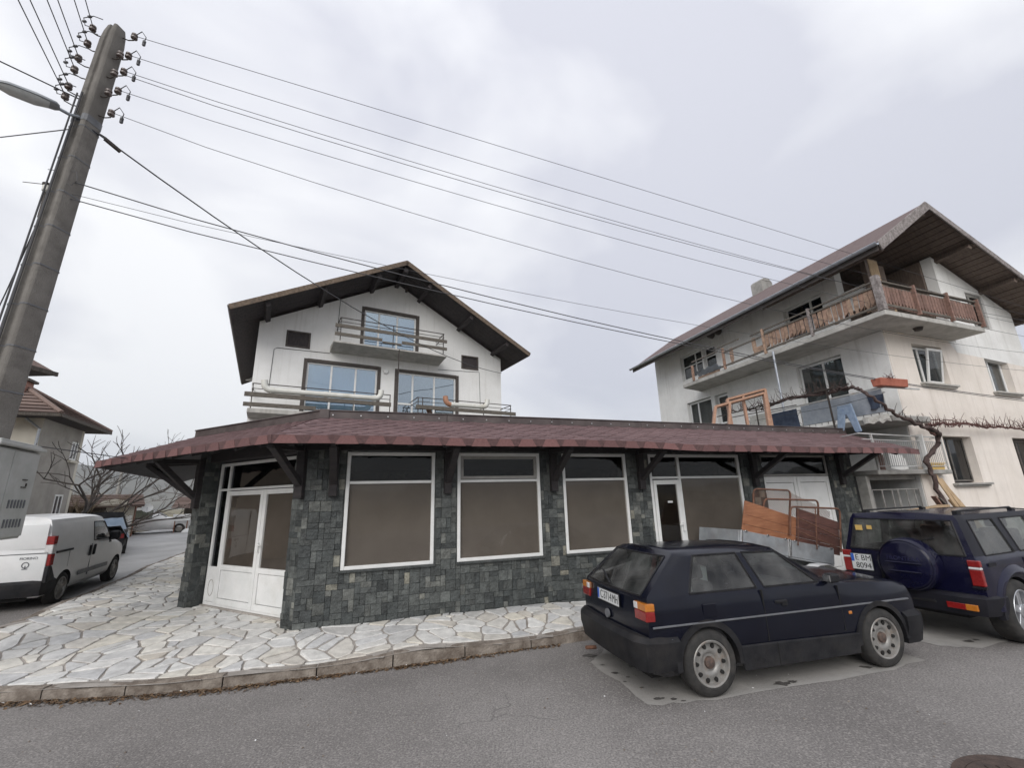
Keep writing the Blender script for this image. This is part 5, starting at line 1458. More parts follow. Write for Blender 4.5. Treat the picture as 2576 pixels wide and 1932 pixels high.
b = MB(); b.box(-.31, .31, -.095, -.075, .15, .18); b.box(-.31, .31, .075, .095, .15, .18); b.build('rim', M_yellow, yb)
# odd bits on the terrace
o = thing('scrap_board', 'white boards stacked behind the terrace railing above the garage', 'boards', rhw(B(-.9, .02, 2.51)), RBA)
for k, (x, w, h, t) in enumerate(((0, .55, .42, .1), (.35, .4, .3, -.1), (-.45, .22, .48, .25))):
    b = MB(Matrix.Translation((x, k * .06, 0)) @ Matrix.Rotation(t, 4, 'Y')); b.box(-w / 2, w / 2, 0, .02, .02, h); b.build('board', M_whiteold, o)
o = thing('scrap_board', 'brown weathered boards leaning at the left end of the terrace railing', 'boards', rhw(B(-1.75, .12, 2.51)), RBA)
for k in range(4):
    b = MB(Matrix.Translation((k * .1, k * .03, 0)) @ Matrix.Rotation(-.1 + .05 * k, 4, 'Y')); b.box(-.04, .04, 0, .025, 0, .55 - .05 * k); b.build('board', M_slat, o)
# planks leaning by the garage
spec = [(.22, .18, 2.42, .62, .75, 'tallest tan plank leaning on the pink wall right of the garage'), (.40, .20, 2.28, .86, .80, 'second tan plank leaning on the pink wall, just right of the tallest'),
        (.50, .22, 1.75, .80, .85, 'short tan plank leaning nearest the garage opening'), (.62, .20, 1.98, 1.18, .80, 'wide tan plank leaning rightmost below the dark window')]
for i, (ut, ot, zt_, ub_, ob, lab) in enumerate(spec):
    lo = B(ub_ + .15, ob, 0); hi = B(ut, ot, zt_)
    o = thing('plank', lab, 'plank', rhw(lo), RBA, 'planks leaning beside the garage')
    b = MB(); b.beam((0, 0, 0), hi - lo, .13 if i < 3 else .18, .03, up=(0, -1, .2)); b.build('board', M_tanwood, o, bev=.004)
o = thing('plank', 'orange plank lying flat across the pile behind the dark blue off-roader', 'plank', rhw(B(-1.9, 1.0, 1.60)), RBA)
b = MB(); b.beam((-.7, 0, -.03), (.62, .05, .05), .22, .05); b.build('board', M_tanwood, o, bev=.005)
o = thing('wood_pile', 'pile of old timber in front of the garage door', 'timber', rhw(B(-1.6, .85, 0)), RBA)
for k in range(8):
    b = MB(); b.beam((-.9 + .02 * k, rr.uniform(-.3, .3), .1 + .16 * k), (.8 + .03 * k, rr.uniform(-.3, .3), .08 + .165 * k), .2, .14); b.build('beam', M_slat if k % 3 else M_greycon, o, bev=.01)
b = MB(); b.beam((.75, 0, 1.2), (.42, .1, 1.86), .12, .03); b.build('beam', M_slat, o)
b = MB(); b.beam((1.15, .05, 1.25), (.62, .12, 1.82), .10, .03); b.build('beam', M_oldwood, o)
b = MB(); b.beam((-.95, .1, 1.5), (.5, .0, 1.58), .16, .05); b.build('beam', M_tanwood, o)
# unglazed orange window frames on the shop roof
def sw(u, off, z): return shop_w(u, off, z)
def wframe(label, bl, tl, tr, br, m=.28):
    q = [sw(*p) for p in (bl, tl, tr, br)]; o = thing('window_frame', label, 'window frame', q[0], 0, 'old window frames on the shop roof')
    q = [p - q[0] for p in q]
    for a, c, w in ((q[0], q[1], .10), (q[1], q[2], .10), (q[2], q[3], .12), (q[0], q[3], .10), (q[0].lerp(q[3], m), q[1].lerp(q[2], m), .09)):
        b = MB(); b.beam(a, c, .07, w, up=(0, -1, .35)); b.build('rail', M_orangewood, o, bev=.006)
wframe('front orange wooden window frame without glass, propped on the shop roof', (8.75, -1.0, 3.52), (9.62, -1.65, 4.42), (11.55, -1.65, 4.92), (10.75, -1.0, 3.66))
wframe('rear orange wooden window frame leaning behind the first on the shop roof', (9.75, -1.3, 3.52), (10.35, -1.9, 4.72), (11.9, -1.9, 5.12), (11.2, -1.3, 3.6), .4)
# ------------------------------------------------------------------ vehicles
def paint(name, c1, c2, rough=.32, c3=(.1, .09, .08), f3=.2, coat=.6, s3=1.6, spec=.5):
    return mat(name, c1, c2, 3, rough, .02, 200, c3=c3, s3=s3, f3=f3, coat=coat, spec=spec)
M_navy = paint('navy_paint', (.0036, .0042, .010), (.0055, .0068, .0145), .2, (.010, .010, .011), .25, .28, spec=.2)
M_suvblue = paint('blue_paint', (.0035, .0035, .017), (.0055, .0055, .025), .26, (.02, .02, .035), .25, .3, spec=.25)
M_suvgrey = paint('dark_cladding', (.009, .009, .013), (.014, .014, .020), .5, (.022, .021, .022), .4, .05, spec=.2)
M_vanwhite = paint('van_white', (.66, .67, .67), (.72, .72, .72), .35, (.52, .51, .48), .35, .4)
M_black = mat('black_plastic', (.011, .011, .013), (.022, .022, .024), 6, .55, .15, 80, c3=(.045, .04, .036), s3=2.5, f3=.5, spec=.22)
M_tyre = mat('tyre_rubber', (.016, .016, .016), (.035, .033, .031), 9, .85, .2, 60, c3=(.09, .08, .07), s3=2.5, f3=.5)
M_rim = mat('dirty_steel_rim', (.21, .205, .195), (.32, .31, .295), 8, .45, .1, 40, metal=.35, c3=(.24, .17, .12), s3=9, f3=.7)
M_alloy = mat('alloy_rim', (.40, .41, .43), (.52, .53, .55), 9, .3, 0, metal=.7, c3=(.2, .18, .16), s3=6, f3=.5)
M_rust = mat('rust', (.085, .04, .025), (.19, .09, .055), 12, .85, .5, 50, c3=(.05, .03, .025), s3=5)
M_hub = mat('rusty_hub', (.06, .045, .04), (.13, .085, .065), 20, .7, .3, 60)
M_carglass = glass('car_glass', (.42, .46, .45), ior=1.5, dust=.13)
M_seat = mat('car_seat', (.025, .025, .028), (.05, .05, .055), 12, .9, .2, 60)
M_redlens = mat('red_lens', (.19, .010, .010), (.26, .016, .015), 30, .18, .1, 90, coat=.5)
M_orangelens = mat('orange_lens', (.42, .14, .018), (.50, .18, .025), 30, .2, .1, 90, coat=.5)
M_clearlens = mat('clear_lens', (.55, .55, .55), (.7, .68, .68), 30, .15, .1, 90, coat=.5)
M_plate = mat('plate_white', (.62, .63, .63), (.70, .71, .71), 8, .4, .02)
M_platetxt = mat('plate_black', .008, .015, 5, .5)
M_plateblue = mat('plate_blue', (.03, .10, .45), (.03, .13, .52), 5, .4)
M_trim = mat('grey_trim', (.10, .105, .115), (.15, .155, .165), 9, .45, .05)
M_chrome = mat('dull_chrome', (.5, .5, .5), (.62, .62, .62), 9, .2, 0, metal=.9)
M_well = mat('wheel_well', (.008, .008, .008), (.015, .014, .013), 9, .95)

def car_root(name, label, cat, loc, head, group=None): return thing(name, label, cat, loc, head, group)
def loft(cols, sub_cap, glass_side, glass_cap_r, glass_cap_f, top_glass, bulge=(.05, .06), parent=None, name='body', mats=None, wells=(), smooth=32, extra_mi=None):
    """cols: list of rings; ring = list of (x, y>=0, z) from sill to roof centre (last y = 0). Right side is y < 0."""
    n = len(cols[0]); m = len(cols)
    b = MB(); V = {}
    def add(p): b.v.append(Vector(p)); return len(b.v) - 1
    for i, ring in enumerate(cols):
        for j, (x, y, z) in enumerate(ring):
            V[i, j, -1] = add((x, -y, z))
            V[i, j, 1] = V[i, j, -1] if y == 0 else add((x, y, z))
    for i in range(m - 1):
        for j in range(n - 1):
            for s in (-1, 1):
                f = [V[i, j, s], V[i + 1, j, s], V[i + 1, j + 1, s], V[i, j + 1, s]]
                f = list(dict.fromkeys(f))
                if len(f) < 3: continue
                mi = 1 if (i, j) in glass_side else 0
                if (i, j) in top_glass: mi = 1
                if extra_mi and (i, j) in extra_mi: mi = extra_mi[(i, j)]
                b.f.append(tuple(f)); b.mi.append(mi)
        b.f.append((V[i, 0, -1], V[i, 0, 1], V[i + 1, 0, 1], V[i + 1, 0, -1])); b.mi.append(0)
    fr = sub_cap
    for i, bl, gset in ((0, -bulge[0], glass_cap_r), (m - 1, bulge[1], glass_cap_f)):
        rows = []
        for j in range(n):
            x, y, z = cols[i][j]
            if y == 0: rows.append([V[i, j, 1]] * len(fr)); continue
            rows.append([V[i, j, -1]] + [add((x + bl * (1 - f * f), y * f, z)) for f in fr[1:-1]] + [V[i, j, 1]])
        for j in range(n - 1):
            for k in range(len(fr) - 1):
                f = list(dict.fromkeys([rows[j][k], rows[j][k + 1], rows[j + 1][k + 1], rows[j + 1][k]]))
                if len(f) < 3: continue
                b.f.append(tuple(f)); b.mi.append(1 if (j, k) in gset else 0)
        # close the belly of the cap
        f = list(dict.fromkeys([V[i, 0, -1]] + rows[0][1:-1] + [V[i, 0, 1]]))
        if len(f) > 2: b.f.append(tuple(f)); b.mi.append(0)
    body = b.build(name, mats, None, weld=False)
    c = MB()
    for (x, r, y0, y1) in wells:
        for s in (-1, 1):
            c.lathe([(r, s * y0), (r, s * y1)], 30, 'y', (x, 0, wells_z), mi=0)
    if wells:
        cut(body, c, [M_well])
    body.parent = parent
    return body
wells_z = .3
def glazing(body, parent, names):
    """take window faces out of the body and make them panes set 4 mm in"""
    out = []
    for cen, vs, ff in split_by_mat(body, 1):
        nm = names(cen)
        bm = bmesh.new()
        bv = [bm.verts.new(v) for v in vs]
        for f in ff: bm.faces.new([bv[i] for i in f])
        bmesh.ops.recalc_face_normals(bm, faces=bm.faces)
        me = bpy.data.meshes.new(nm); 
        o0 = Vector((cen.x * .97, 0, cen.z - .15))
        for v in bm.verts: v.co += (o0 - v.co).normalized() * .006
        bm.normal_update()
        tot = sum(((f.normal.dot(f.calc_center_median() - o0)) for f in bm.faces))
        if tot < 0: bmesh.ops.reverse_faces(bm, faces=bm.faces)
        bm.to_mesh(me); bm.free()
        me.materials.append(M_carglass); me.polygons.foreach_set('use_smooth', [True] * len(me.polygons))
        o = bpy.data.objects.new(nm, me); COL.objects.link(o); o.parent = parent; out.append((cen, o, vs))
        # rubber seal round the opening
        edge = {}
        for f in ff:
            for a, c in zip(f, f[1:] + f[:1]): edge[(min(a, c), max(a, c))] = edge.get((min(a, c), max(a, c)), 0) + 1
        sb = MB()
        for (a, c), k in edge.items():
            if k == 1: sb.beam(vs[a], vs[c], .018, .018)
        sb.build('seal', M_black, o)
    return out
def finish_body(body, ang=34, bev=.012):
    me = body.data
    bm = bmesh.new(); bm.from_mesh(me)
    bmesh.ops.recalc_face_normals(bm, faces=bm.faces)
    bm.to_mesh(me); bm.free()
    me.polygons.foreach_set('use_smooth', [True] * len(me.polygons)); me.set_sharp_from_angle(angle=radians(ang))
def wheel(parent, x, y, r, w, s, style, z=None):
    """s = -1: outer face towards -y"""
    z = r if z is None else z
    t = thing_part('wheel', parent, (x, y, z), s)
    hw = w / 2; rr_ = r * .67
    b = MB(); b.lathe([(rr_, -hw * .8), (rr_ + .02, -hw), (r - .05, -hw), (r - .015, -hw * .86), (r, -hw * .6), (r, hw * .6), (r - .015, hw * .86), (r - .05, hw), (rr_, hw * .9)], 40, 'y', close=True); b.build('tyre', M_tyre, t, smooth=40)
    b = MB(); b.lathe([(rr_, hw * .9), (rr_, hw * .0), (rr_ - .03, -hw * .0)], 32, 'y', cap=False); b.build('inner_rim', M_well, t, smooth=40)
    if style == 'steel':
        b = MB(); b.lathe([(rr_ + .012, -hw * .93), (rr_ + .004, -hw * 1.0), (rr_ - .012, -hw * .95), (rr_ - .022, -hw * .55), (rr_ - .05, -hw * .50), (rr_ * .62, -hw * .66), (rr_ * .48, -hw * .62), (rr_ * .40, -hw * .45), (.0, -hw * .45)], 40, 'y', cap=False); b.build('rim', M_rim, t, smooth=40)
        b = MB(); b.lathe([(1, -.010), (1, .01)], 14, 'y', M=Matrix.Diagonal((.026, 1, .019, 1))); hm = b.mesh('rim_hole', M_well)
        for k in range(10):
            linkdup(hm, 'rim_hole', t, Matrix.Rotation(-2 * pi * k / 10, 4, 'Y') @ Matrix.Translation((rr_ * .775, -hw * .60, 0)) @ Matrix.Rotation(.09, 4, 'Z'))
        b = MB(); b.lathe([(.062, -hw * .44), (.056, -hw * .68), (.03, -hw * .78), (0, -hw * .8)], 20, 'y'); b.build('hub', M_hub, t, smooth=40)
    else:
        b = MB(); b.lathe([(rr_ + .012, -hw * .93), (rr_ + .004, -hw * 1.0), (rr_ - .014, -hw * .95), (rr_ - .03, -hw * .3), (rr_ - .06, hw * .1)], 40, 'y', cap=False); b.build('rim', M_alloy if style == 'alloy' else M_rim, t, smooth=40)
        b = MB(); 
        ns = 5 if style == 'alloy' else 7
        for k in range(ns):
            a = 2 * pi * k / ns + .3; M = Matrix.Rotation(-a, 4, 'Y')
            b.prism([(.03, -.05), (rr_ - .015, -.040), (rr_ - .015, .040), (.03, .05)], -hw * .78, -hw * .35, 'y', M=M)
        b.lathe([(.09, -hw * .3), (.085, -hw * .86), (.05, -hw * .92), (0, -hw * .92)], 20, 'y'); b.build('spokes', M_alloy if style == 'alloy' else M_rim, t, bev=.006)
        b = MB(); b.lathe([(rr_ - .03, 0), (0, 0)], 24, 'y'); b.build('brake', M_well, t)
    return t
def thing_part(name, parent, loc, s):
    o = bpy.data.objects.new(name, None); COL.objects.link(o); o.parent = parent; o.location = loc
    if s > 0: o.rotation_euler = (0, 0, pi)
    o.empty_display_size = .2
    return o
def arch(parent, x, y, r, r2, z, m, a0=-.25, a1=pi + .25, d=.05, name='wheel_arch'):
    for s in (-1, 1):
        b = MB(); vs = []; n = 18
        for k in range(n + 1):
            a = lerp(a0, a1, k / n)
            for (rad, yy) in ((r, y - d), (r, y + .012), (r2, y + .012), (r2 + .012, y - d)): vs.append((x + rad * cos(a), s * yy, z + rad * sin(a)))
        fs = [(4 * k + i, 4 * k + (i + 1) % 4, 4 * k + 4 + (i + 1) % 4, 4 * k + 4 + i) for k in range(n) for i in range(4)] + [(0, 1, 2, 3), (4 * n + 3, 4 * n + 2, 4 * n + 1, 4 * n)]
        b.add(vs, fs); b.build(name, m, parent, smooth=40)
def seats(parent, xs, y=.38, z=.30, sc=1.0):
    for x in xs:
        for s in (-1, 1):
            t = thing_part('seat', parent, (x, s * y, z), -1)
            b = MB(); b.box(-.25, .28, -.24, .24, .1, .28); b.build('cushion', M_seat, t, bev=.05, seg=2, smooth=50)
            b = MB(Matrix.Translation((-.22, 0, .22)) @ Matrix.Rotation(-.25, 4, 'Y')); b.box(-.07, .07, -.23, .23, 0, .58); b.build('backrest', M_seat, t, bev=.05, seg=2, smooth=50)
            b = MB(Matrix.Translation((-.36, 0, .78)) @ Matrix.Rotation(-.2, 4, 'Y')); b.box(-.05, .05, -.13, .13, .02, .2); b.build('headrest', M_seat, t, bev=.04, seg=2, smooth=50)
def plate(parent, M, w, h, lines, size):
    """M: plate frame with local x to the right and y up, z towards the viewer"""
    b = MB(M); b.box(-w / 2 - .012, w / 2 + .012, -h / 2 - .012, h / 2 + .012, -.012, -.001); o = b.build('number_plate', M_black, parent, bev=.003)
    b = MB(M); b.box(-w / 2, w / 2, -h / 2, h / 2, -.0005, .003); b.build('plate_face', M_plate, o)
    bw = .045; bh = min(h, .12)
    b = MB(M); b.box(-w / 2 + .002, -w / 2 + bw, h / 2 - bh + .002, h / 2 - .002, .003, .0042); b.build('blue_band', M_plateblue, o)
    for (txt, x, y, sx) in lines: text_mesh('plate_text', txt, size, M_platetxt, o, M @ Matrix.Translation((x, y, .0045)), .0008, sx)
    return o

# ---------------- dark blue three-door hatchback in front
GX, GY, GH = 1.819, 6.047, .271
golf = car_root('hatchback_car', 'old dark navy three-door hatchback parked at the kerb in front of the shop', 'car', (GX, GY, 0), GH)
def gr(xl, x4, x5, xr, zb=.985, zt=1.375, top=True, w=1.0, roofz=(1.415, 1.442, 1.448)):
    return [(xl, .74, .225), (xl, .805, .31), (xl, .825 * w, .53), (xl, .828 * w, .745), (xl, .81 * w, .91), (xl, .792 * w, zb), (x4, .782 * w, zb + .02), (x5, .635, zt), (xr, .575, roofz[0]), (xr, .30, roofz[1]), (xr, 0, roofz[2])]
cols = []
c0 = gr(-.665, -.655, -.235, -.165, w=.965); c0[0] = (-.62, .70, .25); c0[2] = (-.69, .79, .53); c0[3] = (-.69, .80, .745); cols.append(c0)
cols.append(gr(-.50, -.50, -.16, -.10, w=.99))
cols.append(gr(-.12, -.14, .06, .05))
cols.append(gr(.74, .76, .66, .66))
cols.append(gr(.86, .87, .75, .75))
cols.append(gr(1.58, 1.66, 1.24, 1.23, zt=1.36, roofz=(1.395, 1.418, 1.424)))
c = gr(1.88, 1.88, 1.81, 1.86, zb=.975); c[7] = (1.80, .70, 1.005); c[8] = (1.88, .60, 1.025); c[9] = (1.95, .3, 1.04); c[10] = (1.97, 0, 1.04); cols.append(c)
def hood(x, zt, w=1.0, zc=.02): 
    return [(x, .74, .225), (x, .805, .31), (x, .825 * w, .53), (x, .825 * w, .70), (x, .81 * w, min(.84, zt - .06)), (x, .775 * w, zt - .022), (x, .74 * w, zt - .006), (x, .66 * w, zt), (x, .58 * w, zt + .004), (x, .3 * w, zt + zc), (x, 0, zt + zc + .006)]
cols.append(hood(2.1, .985)); cols.append(hood(2.5, .965)); cols.append(hood(2.9, .935, .985))
c = hood(3.08, .895, .955); c[0] = (3.08, .68, .25); cols.append(c)
c = hood(3.14, .82, .94); c[0] = (3.1, .66, .27); cols.append(c)
wells_z = .32
body = loft(cols, [-1, -.86, -.45, 0, .45, .86, 1], {(2, 6), (4, 6)}, {(6, k) for k in range(1, 5)}, set(), {(5, 8), (5, 9)}, (.05, .04), golf, 'body', [M_navy, M_carglass], [(0, .365, .60, .95), (2.475, .365, .60, .95)])
def gname(c): return 'rear_window' if c.x < -.2 and abs(c.y) < .2 else ('windscreen' if abs(c.y) < .2 else 'side_window')
panes = glazing(body, golf, gname); finish_body(body)
for s_, x_ in ((-1, 0), (1, 0), (-1, 2.475), (1, 2.475)): wheel(golf, x_, s_ * .74, .322, .20, s_, 'steel')
arch(golf, 0, .826, .36, .425, .32, M_black, -.1, pi + .1); arch(golf, 2.475, .824, .36, .415, .32, M_black, -.1, pi + .1)
for s in (-1, 1):
    b = MB(); b.prism([(.41, .205), (2.06, .205), (2.09, .42), (.88, .445), (.39, .45)], s * .80, s * .842); b.build('sill_skirt', M_black, golf, bev=.01)
    b = MB(); b.box(.875, .882, s * .80, s * .846, .215, .44); b.build('skirt_gap', M_well, golf)
    b = MB(); b.box(-.66, 2.08, s * .822, s * .839, .712, .730); b.box(2.08, 3.0, s * .805, s * .834, .712, .730); b.build('trim_strip', M_trim, golf, bev=.003)
    b = MB(); b.box(.785, .792, s * .80, s * .8305, .46, .985); b.build('door_gap', M_well, golf)
    b = MB(); b.box(1.9, 1.906, s * .80, s * .8285, .46, .95); b.build('door_gap', M_well, golf)
    b = MB(); b.box(.95, 1.12, s * .805, s * .842, .83, .86); b.box(1.04, 1.12, s * .80, s * .84, .795, .855); b.build('door_handle', M_black, golf, bev=.008)
    b = MB(); b.box(1.73, 1.87, s * .80, s * .92, 1.0, 1.10); b.box(1.75, 1.82, s * .76, s * .80, 1.0, 1.05); mo = b.build('mirror', M_black, golf, bev=.02)
    b = MB(); b.box(1.718, 1.729, s * .815, s * .905, 1.015, 1.085); b.build('mirror_glass', M_chrome, mo)
    b = MB(); b.box(2.0, 2.05, s * .80, s * .832, .625, .66); b.build('side_repeater', M_orangelens, golf, bev=.006)
    # tail lamps wrap the corner
    tl = thing_part('tail_light', golf, (-.68, s * .66, .865), -1)
    for (z0, z1, m) in ((-.092, .005, M_redlens), (.007, .082, M_orangelens)):
        b = MB(); b.prism([(-.040, -.08), (-.035, .145), (.07, .157), (.07, .06), (.02, -.08)] if s > 0 else [(-.040, .08), (.02, .08), (.07, -.06), (.07, -.157), (-.035, -.145)], z0, z1, 'z'); b.build('lens', m, tl, bev=.006)
    b = MB(); b.box(-.046, .0, -s * .08, -s * .01, .014, .080); b.build('reverse_lens', M_clearlens, tl, bev=.004)
    hl = MB(); hl.lathe([(.085, 0), (.08, .03), (0, .045)], 20, 'x', (3.13, s * .56, .66)); hl.build('headlight', M_clearlens, golf, smooth=40)
# bumpers
def bumper(pts, z0, z1, th, m, nm='bumper', lip=.0):
    b = MB(); vs = []; n = len(pts)
    for i, (x, y) in enumerate(pts):
        d = Vector((pts[min(i + 1, n - 1)][0] - pts[max(i - 1, 0)][0], pts[min(i + 1, n - 1)][1] - pts[max(i - 1, 0)][1], 0)).normalized(); nn = Vector((d.y, -d.x, 0))
        p = Vector((x, y, 0))
        for (o, z) in ((-th, z0), (-.02, z0), (0, lerp(z0, z1, .25)), (lip, lerp(z0, z1, .55)), (lip, lerp(z0, z1, .85)), (-.03, z1), (-th, z1)): vs.append(p + nn * o + Vector((0, 0, z)))
    k = 7
    fs = [(i * k + j, i * k + (j + 1) % k, (i + 1) * k + (j + 1) % k, (i + 1) * k + j) for i in range(n - 1) for j in range(k)] + [tuple(range(k)), tuple(range(n * k - 1, (n - 1) * k - 1, -1))]
    b.add(vs, fs); return b.build(nm, m, golf_parent, smooth=38)
golf_parent = golf
bumper([(-.37, .838), (-.60, .838), (-.74, .80), (-.80, .68), (-.825, .3), (-.83, 0), (-.825, -.3), (-.80, -.68), (-.74, -.80), (-.60, -.838), (-.37, -.838)], .30, .625, .14, M_black, lip=.025)
bumper([(2.86, -.836), (3.06, -.83), (3.19, -.78), (3.25, -.6), (3.29, 0), (3.25, .6), (3.19, .78), (3.06, .83), (2.86, .836)], .22, .585, .14, M_black, lip=.025)
# tailgate details
b = MB(); b.lathe([(.05, -.02), (.05, 0), (.0, .004)], 20, 'x', (-.752, .0, .70), M=Matrix.Identity(4)); b.build('badge', M_trim, golf)
b = MB(); b.lathe([(.02, -.012), (.02, .008)], 12, 'y', (-.45, -.828, .58)); b.build('lock_cap', M_trim, golf)
b = MB(); b.box(-.02, .15, -.8325, -.82, .76, .90); b.build('fuel_flap', M_navy, golf, bev=.006)
b = MB(); b.beam((-.70, -.0, 1.03), (-.60, .36, 1.14), .02, .015); b.build('rear_wiper', M_black, golf)
Mp = Matrix(((0, 0, -1, -.748), (-1, 0, 0, .02), (0, 1, 0, .885), (0, 0, 0, 1)))
plate(golf, Mp @ Matrix.Translation((.03, 0, 0)), .54, .125, [('C', -.155, 0, .85), ('3714', .0, 0, .8), ('MH', .19, 0, .75)], .13)
b = MB(Mp @ Matrix.Translation((.03, 0, 0))); b.lathe([(.009, .003), (0, .0045)], 8, 'z', (-.10, -.005, 0)); b.build('plate_seal', M_trim, golf)
seats(golf, (.62, 1.35), .36, .28)
b = MB(); b.box(1.55, 1.85, -.68, .68, .70, .93); b.build('dashboard', M_seat, golf, bev=.04)
b = MB(); b.box(-.55, 3.0, -.70, .70, .26, .30); b.box(-.60, .30, -.74, .74, .5, .90); b.build('interior_floor', M_seat, golf)
b = MB(); b.lathe([(.18, 0), (.185, .012), (.18, .024), (.165, .012)], 24, 'x', M=Matrix.Translation((1.42, .36, .93)) @ Matrix.Rotation(-.4, 4, 'Y'), close=True); b.build('steering_wheel', M_black, golf)
wb = thing('white_box', 'white cardboard box with cut corners on the back seat of the hatchback', 'box', Vector((GX, GY, 0)) + Matrix.Rotation(GH, 3, 'Z') @ Vector((.3, -.05, .90)), GH)
b = MB(); b.box(-.16, .16, -.3, .3, .02, .30); b.build('carton', M_plate, wb, bev=.012)
b = MB(); b.tube([(-.74, .45, .2), (-.88, .45, .21)], .022, 10)
b.build('exhaust', M_rust, golf)
b = MB()
for x in (0, 2.475): b.beam((x, -.66, .31), (x, .66, .31), .07, .07)
b.box(-.6, 3.0, -.60, .60, .18, .24); b.build('underbody', M_well, golf)

# ---------------- dark blue off-roader behind it
SX, SY, SH = 6.62, 7.43, .40
suv = car_root('off_roader', 'dark blue off-road car with covered spare wheel on its tailgate at the right edge', 'car', (SX, SY, 0), SH)
wells_z = .40
def sr(xl, x4, x5, xr, zb=1.09, zt=1.60, w=1.0):
    return [(xl, .78, .42), (xl, .85 * w, .50), (xl, .875 * w, .62), (xl, .875 * w, .85), (xl, .865 * w, zb - .04), (x4, .845 * w, zb + .02), (x4, .835 * w, zb + .05), (x5, .725 * w, zt), (xr, .68 * w, zt + .075), (xr, .35, zt + .10), (xr, 0, zt + .105)]
cols = [sr(-.80, -.785, -.70, -.68, w=.975), sr(-.66, -.64, -.585, -.57), sr(-.55, -.53, -.50, -.50), sr(.30, .28, .18, .18), sr(.48, .46, .40, .40), sr(1.18, 1.18, 1.12, 1.12), sr(1.30, 1.30, 1.22, 1.22), sr(2.0, 2.0, 1.72, 1.70)]
def sh_(x, zt, w=1.0): return [(x, .78, .42), (x, .85 * w, .50), (x, .875 * w, .62), (x, .875 * w, .82), (x, .86 * w, zt - .1), (x, .83 * w, zt - .03), (x, .80 * w, zt - .01), (x, .70 * w, zt), (x, .60 * w, zt + .005), (x, .3 * w, zt + .02), (x, 0, zt + .022)]
c = sh_(2.25, 1.10); c[7] = (2.2, .73, 1.13); c[8] = (2.3, .66, 1.14); c[9] = (2.36, .3, 1.15); c[10] = (2.38, 0, 1.15); cols.append(c)
cols += [sh_(2.7, 1.08), sh_(3.1, 1.05, .98), sh_(3.35, .98, .94)]
body = loft(cols, [-1, -.90, -.45, 0, .45, .90, 1], {(2, 6), (4, 6), (6, 6)}, {(6, k) for k in range(1, 5)}, set(), {(7, 8), (7, 9)}, (.03, .05), suv, 'body', [M_suvblue, M_carglass, M_suvgrey], [(-.06, .45, .64, 1.0), (2.70, .45, .64, 1.0)],
            extra_mi={(i, j): 2 for i in range(0, 12) for j in (0, 1)} | {(i, j): 2 for i in range(0, 7) for j in (6, 7) if (i, j) not in {(2, 6), (4, 6), (6, 6)}})
panes = glazing(body, suv, gname); finish_body(body)
for s_, x_ in ((-1, -.06), (1, -.06), (-1, 2.70), (1, 2.70)): wheel(suv, x_, s_ * .765, .40, .27, s_, 'alloy')
arch(suv, -.06, .875, .44, .53, .40, M_suvgrey, -.1, pi + .1, d=.06); arch(suv, 2.70, .872, .44, .53, .40, M_suvgrey, -.1, pi + .1, d=.06)
golf_parent = suv
bumper([(-.45, .895), (-.70, .885), (-.86, .84), (-.93, .66), (-.94, 0), (-.93, -.66), (-.86, -.84), (-.70, -.885), (-.45, -.895)], .40, .66, .22, M_suvgrey, lip=.02)
b = MB(); b.box(-.955, -.90, -.35, .35, .50, .57); b.build('step_pad', M_black, suv, bev=.01)
bumper([(2.95, -.88), (3.2, -.86), (3.42, -.75), (3.5, 0), (3.42, .75), (3.2, .86), (2.95, .88)], .40, .70, .2, M_suvgrey, lip=.02)
for s in (-1, 1):
    tl = thing_part('tail_light', suv, (-.80, s * .785, .93), -1)
    for (z0, z1, m) in ((-.16, .045, M_redlens), (.048, .078, M_clearlens), (.081, .165, M_redlens)):
        b = MB(); b.box(-.030, .03, -.065 + .02 * s, .065 + .02 * s, z0, z1); b.build('lens', m, tl, bev=.008)
    b = MB(); b.box(-.03, .035, -.07 + .02 * s, .07 + .02 * s, -.19, -.165); b.build('bezel', M_suvgrey, tl)
    b = MB(); b.box(-.958, -.92, s * .46, s * .66, .47, .545); bl = b.build('bumper_lamp', M_redlens, suv, bev=.004)
    b = MB(); b.box(-.957, -.92, s * .66, s * .78, .47, .545); b.build('lens', M_orangelens, bl, bev=.004)
    b = MB(); b.tube([(-.45, s * .60, 1.69), (-.40, s * .60, 1.722), (1.2, s * .585, 1.732), (1.28, s * .585, 1.70)], .014, 8); b.box(-.47, -.36, s * .57, s * .63, 1.68, 1.73); b.box(1.2, 1.3, s * .555, s * .615, 1.68, 1.72); b.build('roof_rail', M_black, suv, smooth=40)
    b = MB(); b.box(.39, .396, s * .84, s * .8765, .62, 1.06); b.box(1.235, 1.241, s * .84, s * .8765, .55, 1.06); b.build('door_gap', M_well, suv)
    b = MB(); b.box(.45, .60, s * .86, s * .89, .96, 1.0); b.box(1.32, 1.47, s * .86, s * .89, .96, 1.0); b.build('door_handle', M_black, suv, bev=.008)
    b = MB(); b.box(1.86, 2.0, s * .86, s * 1.05, 1.10, 1.28); b.build('mirror', M_black, suv, bev=.03)
    b = MB(); b.box(.46, 2.22, s * .87, s * .90, .70, .78); b.build('side_moulding', M_suvgrey, suv, bev=.01)
    b = MB(); b.box(-.62, -.42, s * .845, s * .882, 1.01, 1.05); b.build('quarter_trim', M_suvgrey, suv)
